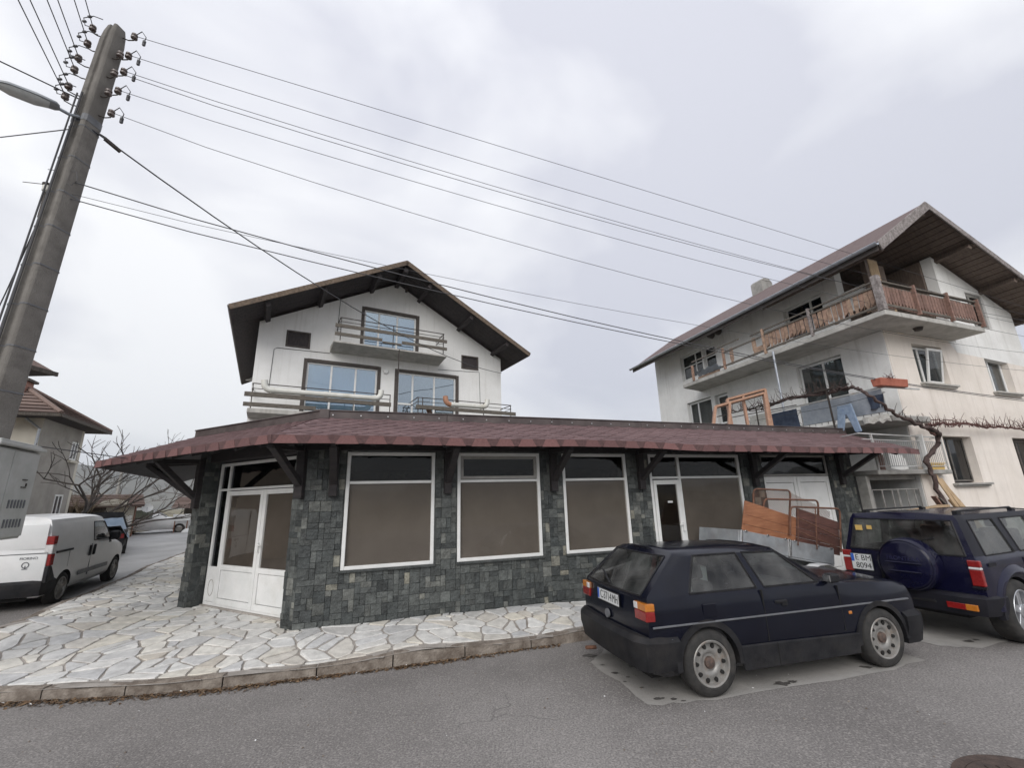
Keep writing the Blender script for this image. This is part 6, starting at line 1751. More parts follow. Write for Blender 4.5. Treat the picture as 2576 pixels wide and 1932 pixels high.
# flared haunch highlight above the rear wheel
for s in (-1, 1):
    b = MB(); vs = []; n = 16
    for k in range(n + 1):
        a = lerp(.15, pi - .15, k / n)
        for (r_, yy) in ((.50, .885), (.53, .915), (.58, .90), (.62, .872)): vs.append((r_ * cos(a) * 1.12, s * yy, .37 + r_ * sin(a)))
    b.add(vs, [(4 * k + i, 4 * k + i + 1, 4 * k + 5 + i, 4 * k + 4 + i) for k in range(n) for i in range(3)]); b.build('haunch', M_suvblue, suv, smooth=60)
# spare wheel in a hard cover
sp = thing_part('spare_wheel', suv, (-.83, -.11, .98), -1)
b = MB(); b.lathe([(.0, -.225), (.20, -.225), (.215, -.215), (.30, -.215), (.33, -.20), (.362, -.15), (.37, -.08), (.37, .0), (.345, .02)], 48, 'x'); b.build('cover', M_suvblue, sp, smooth=35)
b = MB(); b.lathe([(.338, -.208), (.35, -.195), (.358, -.17), (.345, -.188)], 48, 'x', close=True); b.build('cover_ring', M_suvblue, sp, smooth=40)
b = MB(); b.box(-.240, -.222, -.23, .23, .015, .035); b.box(-.240, -.222, -.20, .20, -.105, -.085); b.build('cover_rib', M_suvblue, sp, bev=.006)
Mt = Matrix(((0, 0, -1, -.227), (-1, 0, 0, 0), (0, 1, 0, .085), (0, 0, 0, 1)))
text_mesh('cover_text', 'FRONTERA', .078, mat('dull_blue', (.012, .012, .045), (.016, .016, .06), 5, .6), sp, Mt, .003, 1.05)
b = MB(); b.box(-.86, -.80, -.3, .1, .90, 1.06); b.build('spare_carrier', M_black, suv)
Mp = Matrix(((0, 0, -1, -.838), (-1, 0, 0, .585), (0, 1, 0, .93), (0, 0, 0, 1)))
plate(suv, Mp, .30, .235, [('E BM', .03, .058, .95), ('8094', .02, -.058, .95)], .12)
b = MB(); b.beam((-.80, -.10, 1.28), (-.775, -.42, 1.36), .02, .02); b.build('rear_wiper', M_black, suv)
b = MB(); b.box(-.83, -.80, .3, .34, .72, 1.06); b.build('tailgate_gap', M_well, suv)
seats(suv, (.55, 1.5), .40, .62)
b = MB(); b.box(-.7, 2.3, -.76, .76, .55, .6); b.box(1.85, 2.2, -.72, .72, .95, 1.12); b.build('interior_floor', M_seat, suv)
b = MB()
for x in (0, 2.70): b.beam((x, -.7, .36), (x, .7, .36), .09, .09)
b.box(-.8, 3.2, -.6, .6, .34, .44); b.build('underbody', M_well, suv)
b = MB(); b.box(-.795, -.785, .50, .60, 1.42, 1.50); b.box(-.795, -.785, .36, .43, 1.44, 1.50); b.build('window_sticker', M_yellow, suv)

# ---------------- small white van on the side street
VX, VY, VH, VZ = -9.95, 9.12, 1.98, .285
van = car_root('white_van', 'small white delivery van parked on the side street at the left edge', 'van', (VX, VY, VZ), VH)
van.rotation_euler = (0, -.02, VH)
wells_z = .30
def vr(xl, x4, x5, xr, zb=1.08, zt=1.52, w=1.0, top=1.70):
    return [(xl, .74, .24), (xl, .815 * w, .32), (xl, .845 * w, .50), (xl, .855 * w, .75), (xl, .85 * w, zb - .06), (x4, .838 * w, zb), (x4, .832 * w, zb + .03), (x5, .775 * w, zt), (xr, .72 * w, top - .06), (xr, .60, top - .01), (xr, .3, top + .015), (xr, 0, top + .02)]
c0 = vr(-.66, -.645, -.60, -.56, w=.965); c0[0] = (-.62, .70, .3)
cols = [c0, vr(-.58, -.57, -.53, -.50, w=.99), vr(-.36, -.36, -.34, -.34), vr(.62, .62, .6, .6), vr(.98, .98, .96, .96), vr(1.10, 1.10, 1.08, 1.08), vr(1.85, 1.92, 1.62, 1.60, top=1.66, zt=1.50)]
def vh(x, zt, w=1.0): return [(x, .74, .24), (x, .815 * w, .32), (x, .845 * w, .50), (x, .855 * w, .72), (x, .845 * w, zt - .16), (x, .82 * w, zt - .09), (x, .79 * w, zt - .06), (x, .70 * w, zt - .02), (x, .62 * w, zt), (x, .5 * w, zt + .012), (x, .28 * w, zt + .03), (x, 0, zt + .035)]
c = vh(2.3, 1.10); c[7] = (2.2, .75, 1.12); c[8] = (2.34, .66, 1.13); c[9] = (2.38, .5, 1.14); c[10] = (2.46, .28, 1.15); c[11] = (2.48, 0, 1.15); cols.append(c)
cols += [vh(2.55, 1.04), vh(2.85, .96, .97), vh(3.05, .84, .90), vh(3.16, .66, .82)]
body = loft(cols, [-1, -.9, -.45, 0, .45, .9, 1], {(5, 6), (6, 6)}, set(), set(), {(6, 8), (6, 9), (6, 10)}, (.03, .12), van, 'body', [M_vanwhite, M_carglass], [(0, .345, .60, 1.0), (2.513, .345, .60, 1.0)])
panes = glazing(body, van, gname); finish_body(body, 30)
for s_, x_ in ((-1, 0), (1, 0), (-1, 2.513), (1, 2.513)): wheel(van, x_, s_ * .745, .30, .185, s_, 'cap')
golf_parent = van
bumper([(-.36, .862), (-.58, .855), (-.70, .80), (-.735, .6), (-.745, 0), (-.735, -.6), (-.70, -.80), (-.58, -.855), (-.36, -.862)], .28, .56, .16, M_black, lip=.02)
for s in (-1, 1):
    b = MB(); b.prism([(-.70, .50), (-.36, .46), (-.44, .60), (-.60, .80), (-.69, .80)], s * .80, s * .866); b.build('bumper_corner', M_black, van, bev=.012)
    tl = thing_part('tail_light', van, (-.62, s * .795, 1.08), -1)
    for (z0, z1, m) in ((-.28, -.07, M_redlens), (-.066, .10, M_clearlens), (.104, .26, M_redlens)):
        b = MB(); b.prism([(-.06, -s * .055), (-.05, s * .058), (.065, s * .066), (.06, s * .0), (.0, -s * .055)], z0, z1, 'z'); b.build('lens', m, tl, bev=.008)
    b = MB(); b.box(.52, 1.95, s * .85, s * .872, .455, .54); b.build('side_moulding', M_trim, van, bev=.008)
    b = MB(); b.box(-.50, .14, s * .845, s * .866, 1.005, 1.045); b.build('door_rail', M_black, van, bev=.005)
    for x in (.86, 1.06):
        b = MB(); b.prism([(x, .80), (x + .075, .80), (x + .095, 1.02), (x + .03, 1.02)], s * .85, s * .885); b.build('door_handle', M_black, van, bev=.012)
    b = MB(); b.box(.995, 1.001, s * .83, s * .8575, .40, 1.05); b.box(.02, .026, s * .83, s * .8572, .70, 1.0); b.build('door_gap', M_trim, van)
    b = MB(); b.box(1.86, 1.99, s * .84, s * 1.03, 1.05, 1.25); b.build('mirror', M_black, van, bev=.03)
    b = MB(); b.prism([(1.86, .99), (2.02, .99), (1.93, 1.17)], s * .83, s * .852); b.build('mirror_base', M_black, van)
# rear doors: seams, panel presses, text and emblem
b = MB(); b.box(-.70, -.665, .074, .080, .50, 1.66); b.box(-.702, -.66, -.80, .80, 1.035, 1.043); b.build('door_gap', M_trim, van)
for (y0, y1) in ((-.74, .02), (.13, .74)):
    b = MB(); b.box(-.672, -.64, y0, y1, 1.11, 1.57); b.build('rear_panel', M_vanwhite, van, bev=.03, seg=2, smooth=40)
for (y0, y1) in ((-.80, .06), (.09, .80)):
    b = MB(); b.box(-.693, -.66, y0, y1, .50, 1.03); b.build('rear_door', M_vanwhite, van, bev=.03, seg=2, smooth=40)
Mt = Matrix(((0, 0, -1, -.695), (-1, 0, 0, -.55), (0, 1, 0, .955), (0, 0, 0, 1)))
text_mesh('van_text', 'FIORINO', .062, M_trim, van, Mt, .003, 1.05)
b = MB(); b.lathe([(.055, -.006), (.055, .0), (.042, .0), (.042, -.006)], 24, 'x', (-.694, -.52, .84), close=True); b.box(-.70, -.69, -.56, -.48, .765, .778); b.box(-.70, -.69, -.526, -.514, .78, .83); b.build('emblem', M_trim, van)
b = MB(); b.box(-.695, -.66, .2, .72, .62, .74); b.build('plate_recess', M_plate, van, bev=.01)
seats(van, (1.25,), .36, .35)
b = MB(); b.box(-.6, 2.4, -.72, .72, .28, .33); b.box(.96, 1.0, -.74, .74, .33, 1.6); b.box(1.9, 2.3, -.7, .7, .85, 1.08); b.build('interior_floor', M_seat, van)
b = MB()
for x in (0, 2.513): b.beam((x, -.68, .3), (x, .68, .3), .07, .07)
b.box(-.6, 3.0, -.6, .6, .2, .26); b.build('underbody', M_well, van)
# ------------------------------------------------------------------ trailer with old bed parts, between shop and cars
SRZ = Matrix.Translation(S0) @ Matrix.Rotation(SANG, 4, 'Z')
M_galv = mat('galvanised', (.30, .32, .34), (.42, .44, .46), 3, .5, .1, 14, metal=.35, c3=(.22, .20, .19), s3=2.5, f3=.6)
M_orangeboard = mat('orange_board', (.24, .095, .045), (.34, .15, .075), 3, .55, .1, 20, stretch=(1, 1, 9), c3=(.16, .06, .03), s3=1.5)
M_brownbd = mat('brown_board', (.085, .036, .028), (.13, .058, .045), 4, .6, .1, 20, stretch=(1, 1, 6))
TU, TOFF, TZ, TILT = 6.95, 1.2, 1.40, .20
trl = thing('trailer', 'galvanised car trailer tipped on its drawbar in front of the white double doors', 'trailer', SRZ @ Vector((TU, -TOFF, 0)), SANG)
TM = Matrix.Translation((0, 0, TZ)) @ Matrix.Rotation(TILT, 4, 'Y')
b = MB(TM)
for (x0, x1) in ((.0, 1.16), (1.19, 2.36)): b.box(x0, x1, -.012, .012, -.30, 0)
side = b.build('side_panel', M_galv, trl, bev=.004)
b = MB(TM); b.box(0, 2.36, 1.03, 1.05, -.30, 0); b.build('side_panel', M_galv, trl, bev=.004)
b = MB(TM); b.box(-.012, .012, .014, 1.03, -.30, 0); b.build('end_panel', M_galv, trl, bev=.004)
b = MB(TM); b.box(2.35, 2.372, .014, 1.03, -.30, 0); b.build('end_panel', M_galv, trl, bev=.004)
b = MB(TM); b.box(.0, 2.36, .0, 1.03, -.33, -.303); b.build('bed', M_galv, trl)
b = MB(TM)
for k in range(2): b.box(.02 + k * 1.18, .05 + k * 1.18, -.03, -.013, -.31, .01)
b.box(1.155, 1.195, -.035, -.013, -.31, .015)
for x in (.1, .62, 1.06, 1.3, 1.9, 2.25): b.box(x, x + .05, -.04, -.0, -.012, .014)
b.build('latch', M_chrome, side, bev=.003)
b = MB(TM); b.box(.1, 2.3, .3, .36, -.40, -.335); b.box(.1, 2.3, .7, .76, -.40, -.335); b.beam((2.3, .33, -.37), (3.5, .53, -.40), .07, .07); b.beam((2.3, .73, -.37), (3.5, .53, -.40), .07, .07); b.build('drawbar', M_galv, trl)
for s, y in ((-1, -.10), (1, 1.16)):
    wheel(trl, 1.72, y, .29, .16, s, 'steel', z=.29)
    b = MB(); vs = []
    pr_ = [(1.34, .48), (1.42, .64), (1.60, .70), (1.84, .70), (2.02, .62), (2.1, .46)]
    for (x, z) in pr_: vs += [(x, y - .11, z), (x, y + .11, z)]
    n = len(vs); vs += [(x, yy, z - .012) for x, yy, z in vs]
    fs = [(2 * i, 2 * i + 2, 2 * i + 3, 2 * i + 1) for i in range(5)] + [(n + 2 * i, n + 2 * i + 1, n + 2 * i + 3, n + 2 * i + 2) for i in range(5)] + [(2 * i, n + 2 * i, n + 2 * i + 2, 2 * i + 2) for i in range(5)] + [(2 * i + 1, 2 * i + 3, n + 2 * i + 3, n + 2 * i + 1) for i in range(5)]
    b.add(vs, fs); b.build('mudguard', M_vanwhite, trl)
b = MB(); b.beam((1.72, -.02, .29), (1.72, 1.08, .29), .06, .06); b.beam((1.72, .33, .29), (1.72, .33, .72), .05, .05); b.beam((1.72, .73, .29), (1.72, .73, .72), .05, .05); b.build('axle', M_galv, trl)
def board_thing(name, label, cat, poly, m, y, seams=(), group=None, lean=0):
    o = thing(name, label, cat, SRZ @ Vector((poly[0][0], -TOFF + y, poly[0][1])), SANG, group)
    x0, z0 = poly[0]; n = len(seams) + 1
    zs0 = [0] + list(seams) + [1]
    # quad poly: bl, tl, tr, br split into boards lengthwise
    P = [Vector((p[0] - x0, 0, p[1] - z0)) for p in poly]
    for k in range(n):
        a, c = zs0[k] + (.006 if k else 0), zs0[k + 1]
        q = [P[0].lerp(P[1], a), P[0].lerp(P[1], c), P[3].lerp(P[2], c), P[3].lerp(P[2], a)]
        d = .003 * (k % 2); vs = [(v.x, -d + lean * v.z, v.z) for v in q] + [(v.x, .022 + lean * v.z, v.z) for v in q]
        b = MB(); b.add(vs, [(0, 1, 2, 3), (7, 6, 5, 4)] + [(i, 4 + i, 4 + (i + 1) % 4, (i + 1) % 4) for i in range(4)]); b.build('plank', m, o, bev=.003)
    return o
board_thing('bed_headboard', 'slanted orange brown bed headboard standing in the trailer at its left end', 'headboard', [(6.99, 1.26), (7.22, 1.92), (8.46, 1.56), (8.30, 1.02)], M_orangeboard, .03, (.36, .62))
board_thing('board_stack', 'dark reddish brown bed boards stacked in the right half of the trailer', 'boards', [(8.34, 1.02), (8.56, 1.74), (9.66, 1.42), (9.50, .78)], M_brownbd, .06, (.25, .5, .75))
def hoop(label, pts, y, bars=(), mesh=None):
    o = thing('iron_bedstead', label, 'bedstead', SRZ @ Vector((pts[0][0], -TOFF + y, pts[0][1])), SANG, 'rusty iron bed frames on the trailer')
    x0, z0 = pts[0]
    P = [Vector((x - x0, 0, z - z0)) for x, z in pts]
    Q = [P[0]]                                # round the corners
    for a, p, c in zip(P, P[1:], P[2:]):
        r = .11; u, v = (a - p).normalized(), (c - p).normalized()
        for t in (0, .25, .5, .75, 1):
            A0, B0 = p + u * r, p + v * r; Q.append((A0 * (1 - t) ** 2 + p * 2 * t * (1 - t) + B0 * t * t))
    Q.append(P[-1])
    b = MB(); b.tube(Q, .019, 8); b.build('tube', M_rust, o, smooth=60)
    if bars:
        b = MB()
        for (a, c) in bars: b.tube([Vector((a[0] - x0, 0, a[1] - z0)), Vector((c[0] - x0, 0, c[1] - z0))], .011, 6)
        b.build('bars', M_rust, o)
    if mesh:
        poly = [(x - x0, z - z0) for x, z in mesh]; b = MB()
        if area2(poly) < 0: poly = poly[::-1]
        for dx, dz in ((1, 1), (1, -.9)):
            l = hypot(dx, dz); nx, nz = -dz / l, dx / l
            ds = [p[0] * nx + p[1] * nz for p in poly]
            k = min(ds)
            while k < max(ds):
                q = clip_poly(clip_poly(poly, nx, nz, k + .004), -nx, -nz, -k + .004)
                if len(q) >= 3:
                    s_ = [p[0] * dx / l + p[1] * dz / l for p in q]
                    a = (nx * k + dx / l * min(s_), nz * k + dz / l * min(s_)); c = (nx * k + dx / l * max(s_), nz * k + dz / l * max(s_))
                    b.beam((a[0], .012, a[1]), (c[0], .012, c[1]), .005, .005)
                k += .035
        b.build('wire_mesh', M_rust, o)['kind'] = 'stuff'
    return o
hoop('rearmost rusty bed frame with sagging wire mesh, its top bar highest', [(7.45, 1.05), (7.68, 2.135), (8.67, 2.085), (8.33, .98)], .22, (), [(7.70, 2.11), (8.62, 2.06), (9.46, 1.72), (9.7, 1.62), (9.66, 1.5), (8.4, 1.60), (7.6, 1.80)])
hoop('middle rusty bed frame with rounded corners and a black left corner', [(7.62, 1.3), (7.80, 1.935), (9.27, 1.87), (9.02, .92)], .12, (((7.9, 1.5), (9.17, 1.42)),))
hoop('front rusty bed frame with cross bars, its top bar lowest', [(8.14, 1.25), (8.28, 1.775), (9.64, 1.69), (9.42, .86)], -.03, (((8.47, 1.72), (8.30, 1.05)), ((8.44, 1.55), (9.5, 1.12)), ((8.40, 1.30), (9.45, .92)), ((8.95, 1.72), (8.78, .95))))
# ------------------------------------------------------------------ utility pole, lamp, wires, cabinet
M_wire = mat('grey_cable', (.05, .05, .055), (.075, .075, .08), 5, .6)
M_polecon = mat('pole_concrete', (.14, .13, .118), (.21, .197, .18), 4, .9, .5, 60, c3=(.085, .078, .07), s3=1.0, f3=.6, streak=(.07, .066, .062))
M_polestain = mat('pole_stain', (.045, .045, .05), (.075, .072, .072), 5, .9, .3, 40)
M_ceramic = mat('brown_ceramic', (.10, .07, .06), (.20, .17, .16), 9, .3, 0)
M_cabinet = mat('cabinet_grey', (.38, .39, .37), (.45, .455, .44), 3, .6, .05, 40, c3=(.29, .28, .25), s3=2.2, f3=.5)
M_lampgrey = mat('lamp_housing', (.22, .24, .26), (.32, .34, .36), 5, .4, 0, c3=(.18, .18, .18), s3=6)
M_lampglass = mat('lamp_bowl', (.45, .47, .47), (.55, .57, .56), 8, .25, 0)
PB, PT = Vector((-7.17, 5.78, 0.12)), Vector((-7.075, 6.03, 10.62))
pole = thing('utility_pole', 'leaning concrete utility pole bristling with insulators and cables at the left', 'utility pole', PB, 0)
pd = (PT - PB).normalized(); px_ = Vector((cos(-.15), sin(-.15), 0)); px_ = (px_ - pd * px_.dot(pd)).normalized(); py_ = pd.cross(px_)
def pp(x, y, t): return pd * (t * (PT - PB).length) + px_ * x + py_ * y
def pz_t(z): return (z - PB.z) / (PT.z - PB.z)
def sec(t):
    a = lerp(.190, .140, t); c = lerp(.175, .125, t); g = .03
    return [(-a + g, -c), (-a * .15, -c), (-a * .05, -c + .035), (a * .35, -c + .035), (a * .45, -c), (a - g, -c), (a, -c + g), (a, c - g), (a - g, c), (-a + g, c), (-a, c - g), (-a, -c + g)]
b = MB(); ts = [0, .25, .5, .75, .965, .985, 1.0]; n = 12
for t in ts:
    k = 1 if t < .98 else (.9 if t < .99 else .72)
    for (x, y) in sec(t): b.v.append(pp(x * k, y * k, t))
b.f = [(i * n + j, i * n + (j + 1) % n, (i + 1) * n + (j + 1) % n, (i + 1) * n + j) for i in range(len(ts) - 1) for j in range(n)] + [tuple(range(n)), tuple(range(len(ts) * n - 1, (len(ts) - 1) * n - 1, -1))]; b.mi = [0] * len(b.f)
b.build('shaft', M_polecon, pole, bev=.006, smooth=30)
b = MB()   # cables clipped down the corner of the pole
for (x, y) in ((-.13, -1), (-.03, -1)):
    b.tube([pp(lerp(.205, .15, t) * x * 4 if False else x, -lerp(.19, .135, t) - .02, t) for t in (.15, .3, .5, .7, .84)], .012 if x < -.1 else .016, 6)
b.build('cable_run', M_wire, pole)
b = MB()
def strap(t, w=.02, m=None):
    b = MB(); P = []
    for (x, y) in sec(t): P.append((x * 1.035, y * 1.035))
    vs = [pp(x, y, t - w / 21) for x, y in P] + [pp(x, y, t + w / 21) for x, y in P]
    b.add(vs, [(i, (i + 1) % n, n + (i + 1) % n, n + i) for i in range(n)]); return b.build('strap', m or M_trim, pole, fixn=False)
for z in (2.9, 3.7, 4.35, 5.0, 5.65, 6.32, 6.95, 7.62, 8.25): strap(pz_t(z))
strap(pz_t(8.43), .13, M_trim)
def insulator(base, d, hook=.12, sc=1.0):
    """hook leaving the pole at base (pole-local), insulator standing up at its end"""
    d = Vector(d).normalized(); e = base + d * hook
    b = MB(); b.tube([base, base + d * hook * .55 - Vector((0, 0, .05)), e - Vector((0, 0, .045)), e + Vector((0, 0, .02))], .011, 6); h = b.build('hook', M_iron2, pole, smooth=60)
    b = MB(); b.lathe([(.02, 0), (.05, .01), (.052, .035), (.032, .05), (.034, .062), (.048, .072), (.046, .10), (.025, .118), (0, .12)], 14, 'z', tuple(e + Vector((0, 0, -.01)))); b.build('insulator', M_ceramic, h, smooth=40)
    return e + Vector((0, 0, .06))
st_ = Vector((.96, .28, 0)); lf = Vector((-.62, -.78, 0))
def loc(z, x=0, y=0): return pp(x, y, pz_t(z))
R_ATT, L_ATT = [], []
for z in (10.45, 9.98, 9.60, 9.16, 8.66): R_ATT.append(insulator(loc(z - .05, .15, .03), (.8, .25, .25), .17))
for z in (9.85, 9.42, 8.98): insulator(loc(z, .14, -.02), (.9, .0, .2), .13)
for z in (10.42, 10.05, 9.66, 9.40, 9.02, 8.8): L_ATT.append(insulator(loc(z - .05, -.13, -.05), (-.75, -.5, .25), .18 + .05 * (z < 9.7)))
for z in (10.2, 9.75): insulator(loc(z, -.13, .02), (-.8, .1, .3), .12)
b = MB()   # jumper loops and connectors
rj = random.Random(4)
for k in range(5):
    a = R_ATT[k]; p = a + Vector((.03, 0, .02))
    b.tube([a, a + Vector((.12, .0, .10)), a + Vector((.2, .02, -.02)), a + Vector((.16, .03, -.2))], .008, 5)
    for q in (.45, .8): 
        c = a + Vector((.2, .02, -.02)).lerp(Vector((.16, .03, -.2)), q) if False else a + Vector((.18, .025, -.06 - .14 * q))
        b.box(c.x - .018, c.x + .018, c.y - .018, c.y + .018, c.z - .03, c.z + .03)
for k in range(6):
    a = L_ATT[k]
    b.tube([a, a + Vector((-.12, -.03, .02)), a + Vector((-.16, -.05, .17)), a + Vector((.0, -.04, .22)), a + Vector((.16, -.02, .16))], .008, 5)
    for q in (Vector((-.14, -.04, .1)), Vector((-.06, -.045, .2))): c = a + q; b.box(c.x - .03, c.x + .03, c.y - .015, c.y + .015, c.z - .015, c.z + .015)
b.build('jumper_wires', M_wire, pole)['kind'] = 'stuff'
b = MB(); b.tube([loc(7.35, .16, -.1), loc(7.3, .28, -.1), loc(7.12, .34, -.1), loc(7.05, .24, -.1), loc(7.1, .17, -.1)], .004, 5); b.tube([loc(7.4, -.15, -.1), loc(7.45, -.32, -.1)], .006, 5); b.build('loose_wire', M_wire, pole)
# lower bracket with a white insulator
b = MB(); b.tube([loc(6.75, -.15, -.02), loc(6.78, -.28, -.03), loc(7.0, -.33, -.03), loc(7.06, -.33, -.03)], .022, 7); b.box(*sorted((loc(6.6, -.27).x, loc(6.6, -.30).x)), loc(6.6).y - .02, loc(6.6).y + .02, 6.45, 6.85); lb = b.build('low_bracket', M_iron2, pole)
e = loc(7.06, -.33, -.03); b = MB(); b.lathe([(.03, 0), (.055, .02), (.06, .10), (.05, .12)], 14, 'z', tuple(e)); b.build('insulator', M_pipe, lb, smooth=40)
b = MB(); b.lathe([(.065, .12), (.07, .15), (.03, .17), (0, .17)], 14, 'z', tuple(e)); b.tube([e + Vector((0, 0, .15)), e + Vector((-.3, -.1, .13))], .006, 5); b.build('cap', M_iron2, lb)
# street lamp
lm = thing('street_lamp', 'grey street lamp head on a short arm near the top of the concrete pole', 'street lamp', PB + loc(8.42), 0)
a0 = Vector((0, -.1, 0)); a1 = PB + loc(8.42); hd = Vector((-7.13, 5.53, 8.30)) - a1; ht = Vector((-7.50, 5.02, 8.20)) - a1
b = MB(); b.tube([Vector((-.02, -.12, .02)), hd * .6, hd], .026, 8); b.build('arm', M_zinc, lm, smooth=50)
dv = (ht - hd).normalized(); sv = dv.cross(Vector((0, 0, 1))).normalized(); uv = sv.cross(dv)
def lamp_ring(t, w, up, dn, k=12): 
    c = hd.lerp(ht, t); return [c + sv * (w * cos(2 * pi * i / k)) + uv * ((up if sin(2 * pi * i / k) > 0 else dn) * sin(2 * pi * i / k)) for i in range(k)]
for nm, m, rows in (('housing', M_lampgrey, [(-.06, .05, .05, .03), (.0, .10, .075, .02), (.35, .135, .09, .012), (.8, .125, .085, .012), (.97, .08, .06, .01), (1.02, .03, .02, .006)]), ('bowl', M_lampglass, [(.12, .09, .002, .05), (.35, .12, .002, .085), (.75, .115, .002, .08), (.95, .07, .002, .045)])):
    b = MB(); k = 12
    for (t, w, u_, d_) in rows: b.v += lamp_ring(t, w, u_, d_)
    b.f = [(i * k + j, i * k + (j + 1) % k, (i + 1) * k + (j + 1) % k, (i + 1) * k + j) for i in range(len(rows) - 1) for j in range(k)] + [tuple(range(k)), tuple(range(len(rows) * k - 1, (len(rows) - 1) * k - 1, -1))]; b.mi = [0] * len(b.f)
    b.build(nm, m, lm, smooth=50)
# wires
def wire(label, pts, r=.006, grp='wires running from the concrete pole'):
    P = [Vector(p) for p in pts]
    b = MB(); b.tube([p - P[0] for p in P], r, 5)
    o = b.build('power_line', M_wire, None, smooth=60); o.location = P[0]
    return tag(o, label, 'wire', grp)
WP = Vector((-7.05, 5.95, 0)); WD = Vector((cos(.29), sin(.29), 0))
def span(att, pts):
    """quadratic through (0,z0) and two measured points, carried on past the frame"""
    z0 = att.z; (u1, z1), (u2, z2) = pts
    # z = z0 + a u + b u^2
    bb = ((z2 - z0) / u2 - (z1 - z0) / u1) / (u2 - u1); aa = (z1 - z0) / u1 - bb * u1
    umin = -aa / (2 * bb) if bb > 1e-6 else 1e9
    out = [att]
    for k in range(1, 25):
        u = 42 * k / 24; p = WP + WD * u; out.append(Vector((p.x, p.y, z0 + aa * u + bb * u * u)))
    return out
lab = ['topmost thin wire from the pole tip sloping across to the right house', 'second wire from the top crossing in front of the right roof', 'third wire from the top running right off the pole', 'fourth wire from the top running right off the pole', 'fifth wire, leaving the pole just under the strap band']
for k, pts in enumerate(([(9.9, 9.34), (24.5, 7.56)], [(10.03, 8.69), (17.1, 7.92)], [(9.98, 8.21), (15.2, 7.63)], [(9.93, 7.75), (14.5, 7.24)], [(9.85, 6.92), (13.2, 6.52)])):
    wire(lab[k], span(PB + R_ATT[k], pts), .0055)
wire('slightly slacker wire paired just under the third wire', span(PB + R_ATT[2] + Vector((.05, 0, -.10)), [(9.98, 8.12), (15.2, 7.60)]), .006)
low = [('upper of the three low cables running from the pole past the house corner', 7.2, [(9.72, 5.57), (18.28, 4.71)], .010), ('lowest of the three low cables running to the right', 6.89, [(9.71, 5.48), (22.89, 4.42)], .009), ('thin middle wire among the three low cables', 6.98, [(9.76, 5.95), (13.7, 5.68)], .0045)]
for l_, z, pts, r in low: wire(l_, span(PB + loc(z, .16, 0), pts), r)
e = WH0 + Matrix.Rotation(WHA, 3, 'Z') @ Vector((7.43, -.06, 8.3)); a = PB + loc(8.28, .15, 0)
wire('thick twisted cable from the pole down to the right corner of the white house', [a.lerp(e, k / 16) - Vector((0, 0, .75 * 4 * (k / 16) * (1 - k / 16))) for k in range(17)], .014)
b_ = MB(); d_ = (e - a).normalized(); b_.beam(d_ * .18 - Vector((0, 0, .03)), d_ * .42 - Vector((0, 0, .10)), .05, .05); b_.tube([Vector((-.02, 0, .02)), d_ * .2], .01, 5); tb = b_.build('tension_clamp', M_iron2, None); tb.parent = pole; tb.location = a - PB
far = Vector((3.6, -11.5, 0))
ll = ['leftmost of the wires rising off the top left of the picture', 'second of the wires rising off the top of the picture', 'third of the wires rising off the top of the picture', 'fourth of the wires rising off the top of the picture', 'fifth of the wires rising off the top of the picture', 'rightmost of the wires rising off the top, from the pole tip']
for k in range(6):
    att = PB + L_ATT[5 - k]; end = Vector((far.x - .8 + .3 * k, far.y, att.z + .15))
    wire(ll[k], [att.lerp(end, j / 12) - Vector((0, 0, .35 * 4 * (j / 12) * (1 - j / 12))) for j in range(13)], .0075)
wire('thick twisted cable going left from the pole above the street lamp', [(PB + loc(8.92, -.15, 0)).lerp(Vector((-14, -10, 6.6)), j / 10) - Vector((0, 0, .4 * 4 * (j / 10) * (1 - j / 10))) for j in range(11)], .011)
wire('level wire going left from the pole just below the street lamp', [(PB + loc(8.36, -.15, 0)).lerp(Vector((-22, 7.4, 8.9)), j / 10) - Vector((0, 0, .15 * 4 * (j / 10) * (1 - j / 10))) for j in range(11)], .009)
for l_, e_ in (('slack wire drooping left from the low white insulator', Vector((-15.5, 11.4, 4.8))), ('second slack wire drooping left below the low white insulator', Vector((-14.2, 11.2, 4.1)))):
    wire(l_, [(PB + loc(6.95 if 'second' not in l_ else 6.5, -.30, 0)).lerp(e_, j / 10) - Vector((0, 0, 1.0 * 4 * (j / 10) * (1 - j / 10))) for j in range(11)], .010)
# grey switch cabinet on the pole
CA = 2.02
cab = thing('switch_cabinet', 'grey metal electrical cabinet with louvred door mounted on the concrete pole', 'electrical cabinet', (-6.75, 6.05, 0), CA)
b = MB(); b.box(-.70, .33, .012, .31, 1.73, 2.90); b.build('box', M_cabinet, cab, bev=.008)
b = MB(); b.box(-.76, .38, -.05, .36, 2.91, 2.955); b.box(-.70, .30, -.02, .30, 2.956, 2.99); b.build('lid', M_cabinet, cab, bev=.008)
for (x0, x1) in ((-.69, -.33), (-.31, .32)):
    b = MB(); b.box(x0, x1, -.012, .010, 1.76, 2.875); dr = b.build('door', M_cabinet, cab, bev=.006)
    if x0 > -.4:
        b = MB(); b.box(0, .035, -.022, -.013, 0, .11); lv = b.mesh('louvre', M_trim, bev=.006)
        for z in (1.88, 2.13):
            for k in range(6): linkdup(lv, 'louvre', dr, Matrix.Translation((x0 + .10 + k * .075, 0, z)))
        b = MB(); b.box(.0, .12, -.022, -.013, 2.50, 2.512); b.box(.0, .12, -.022, -.013, 2.40, 2.412); b.box(.10, .118, -.024, -.013, 2.42, 2.46); b.build('slot', M_iron2, dr)
b = MB()
for z in (1.9, 2.7): b.box(-.1, .1, .312, .36, z, z + .06)
b.build('mount', M_iron2, cab)
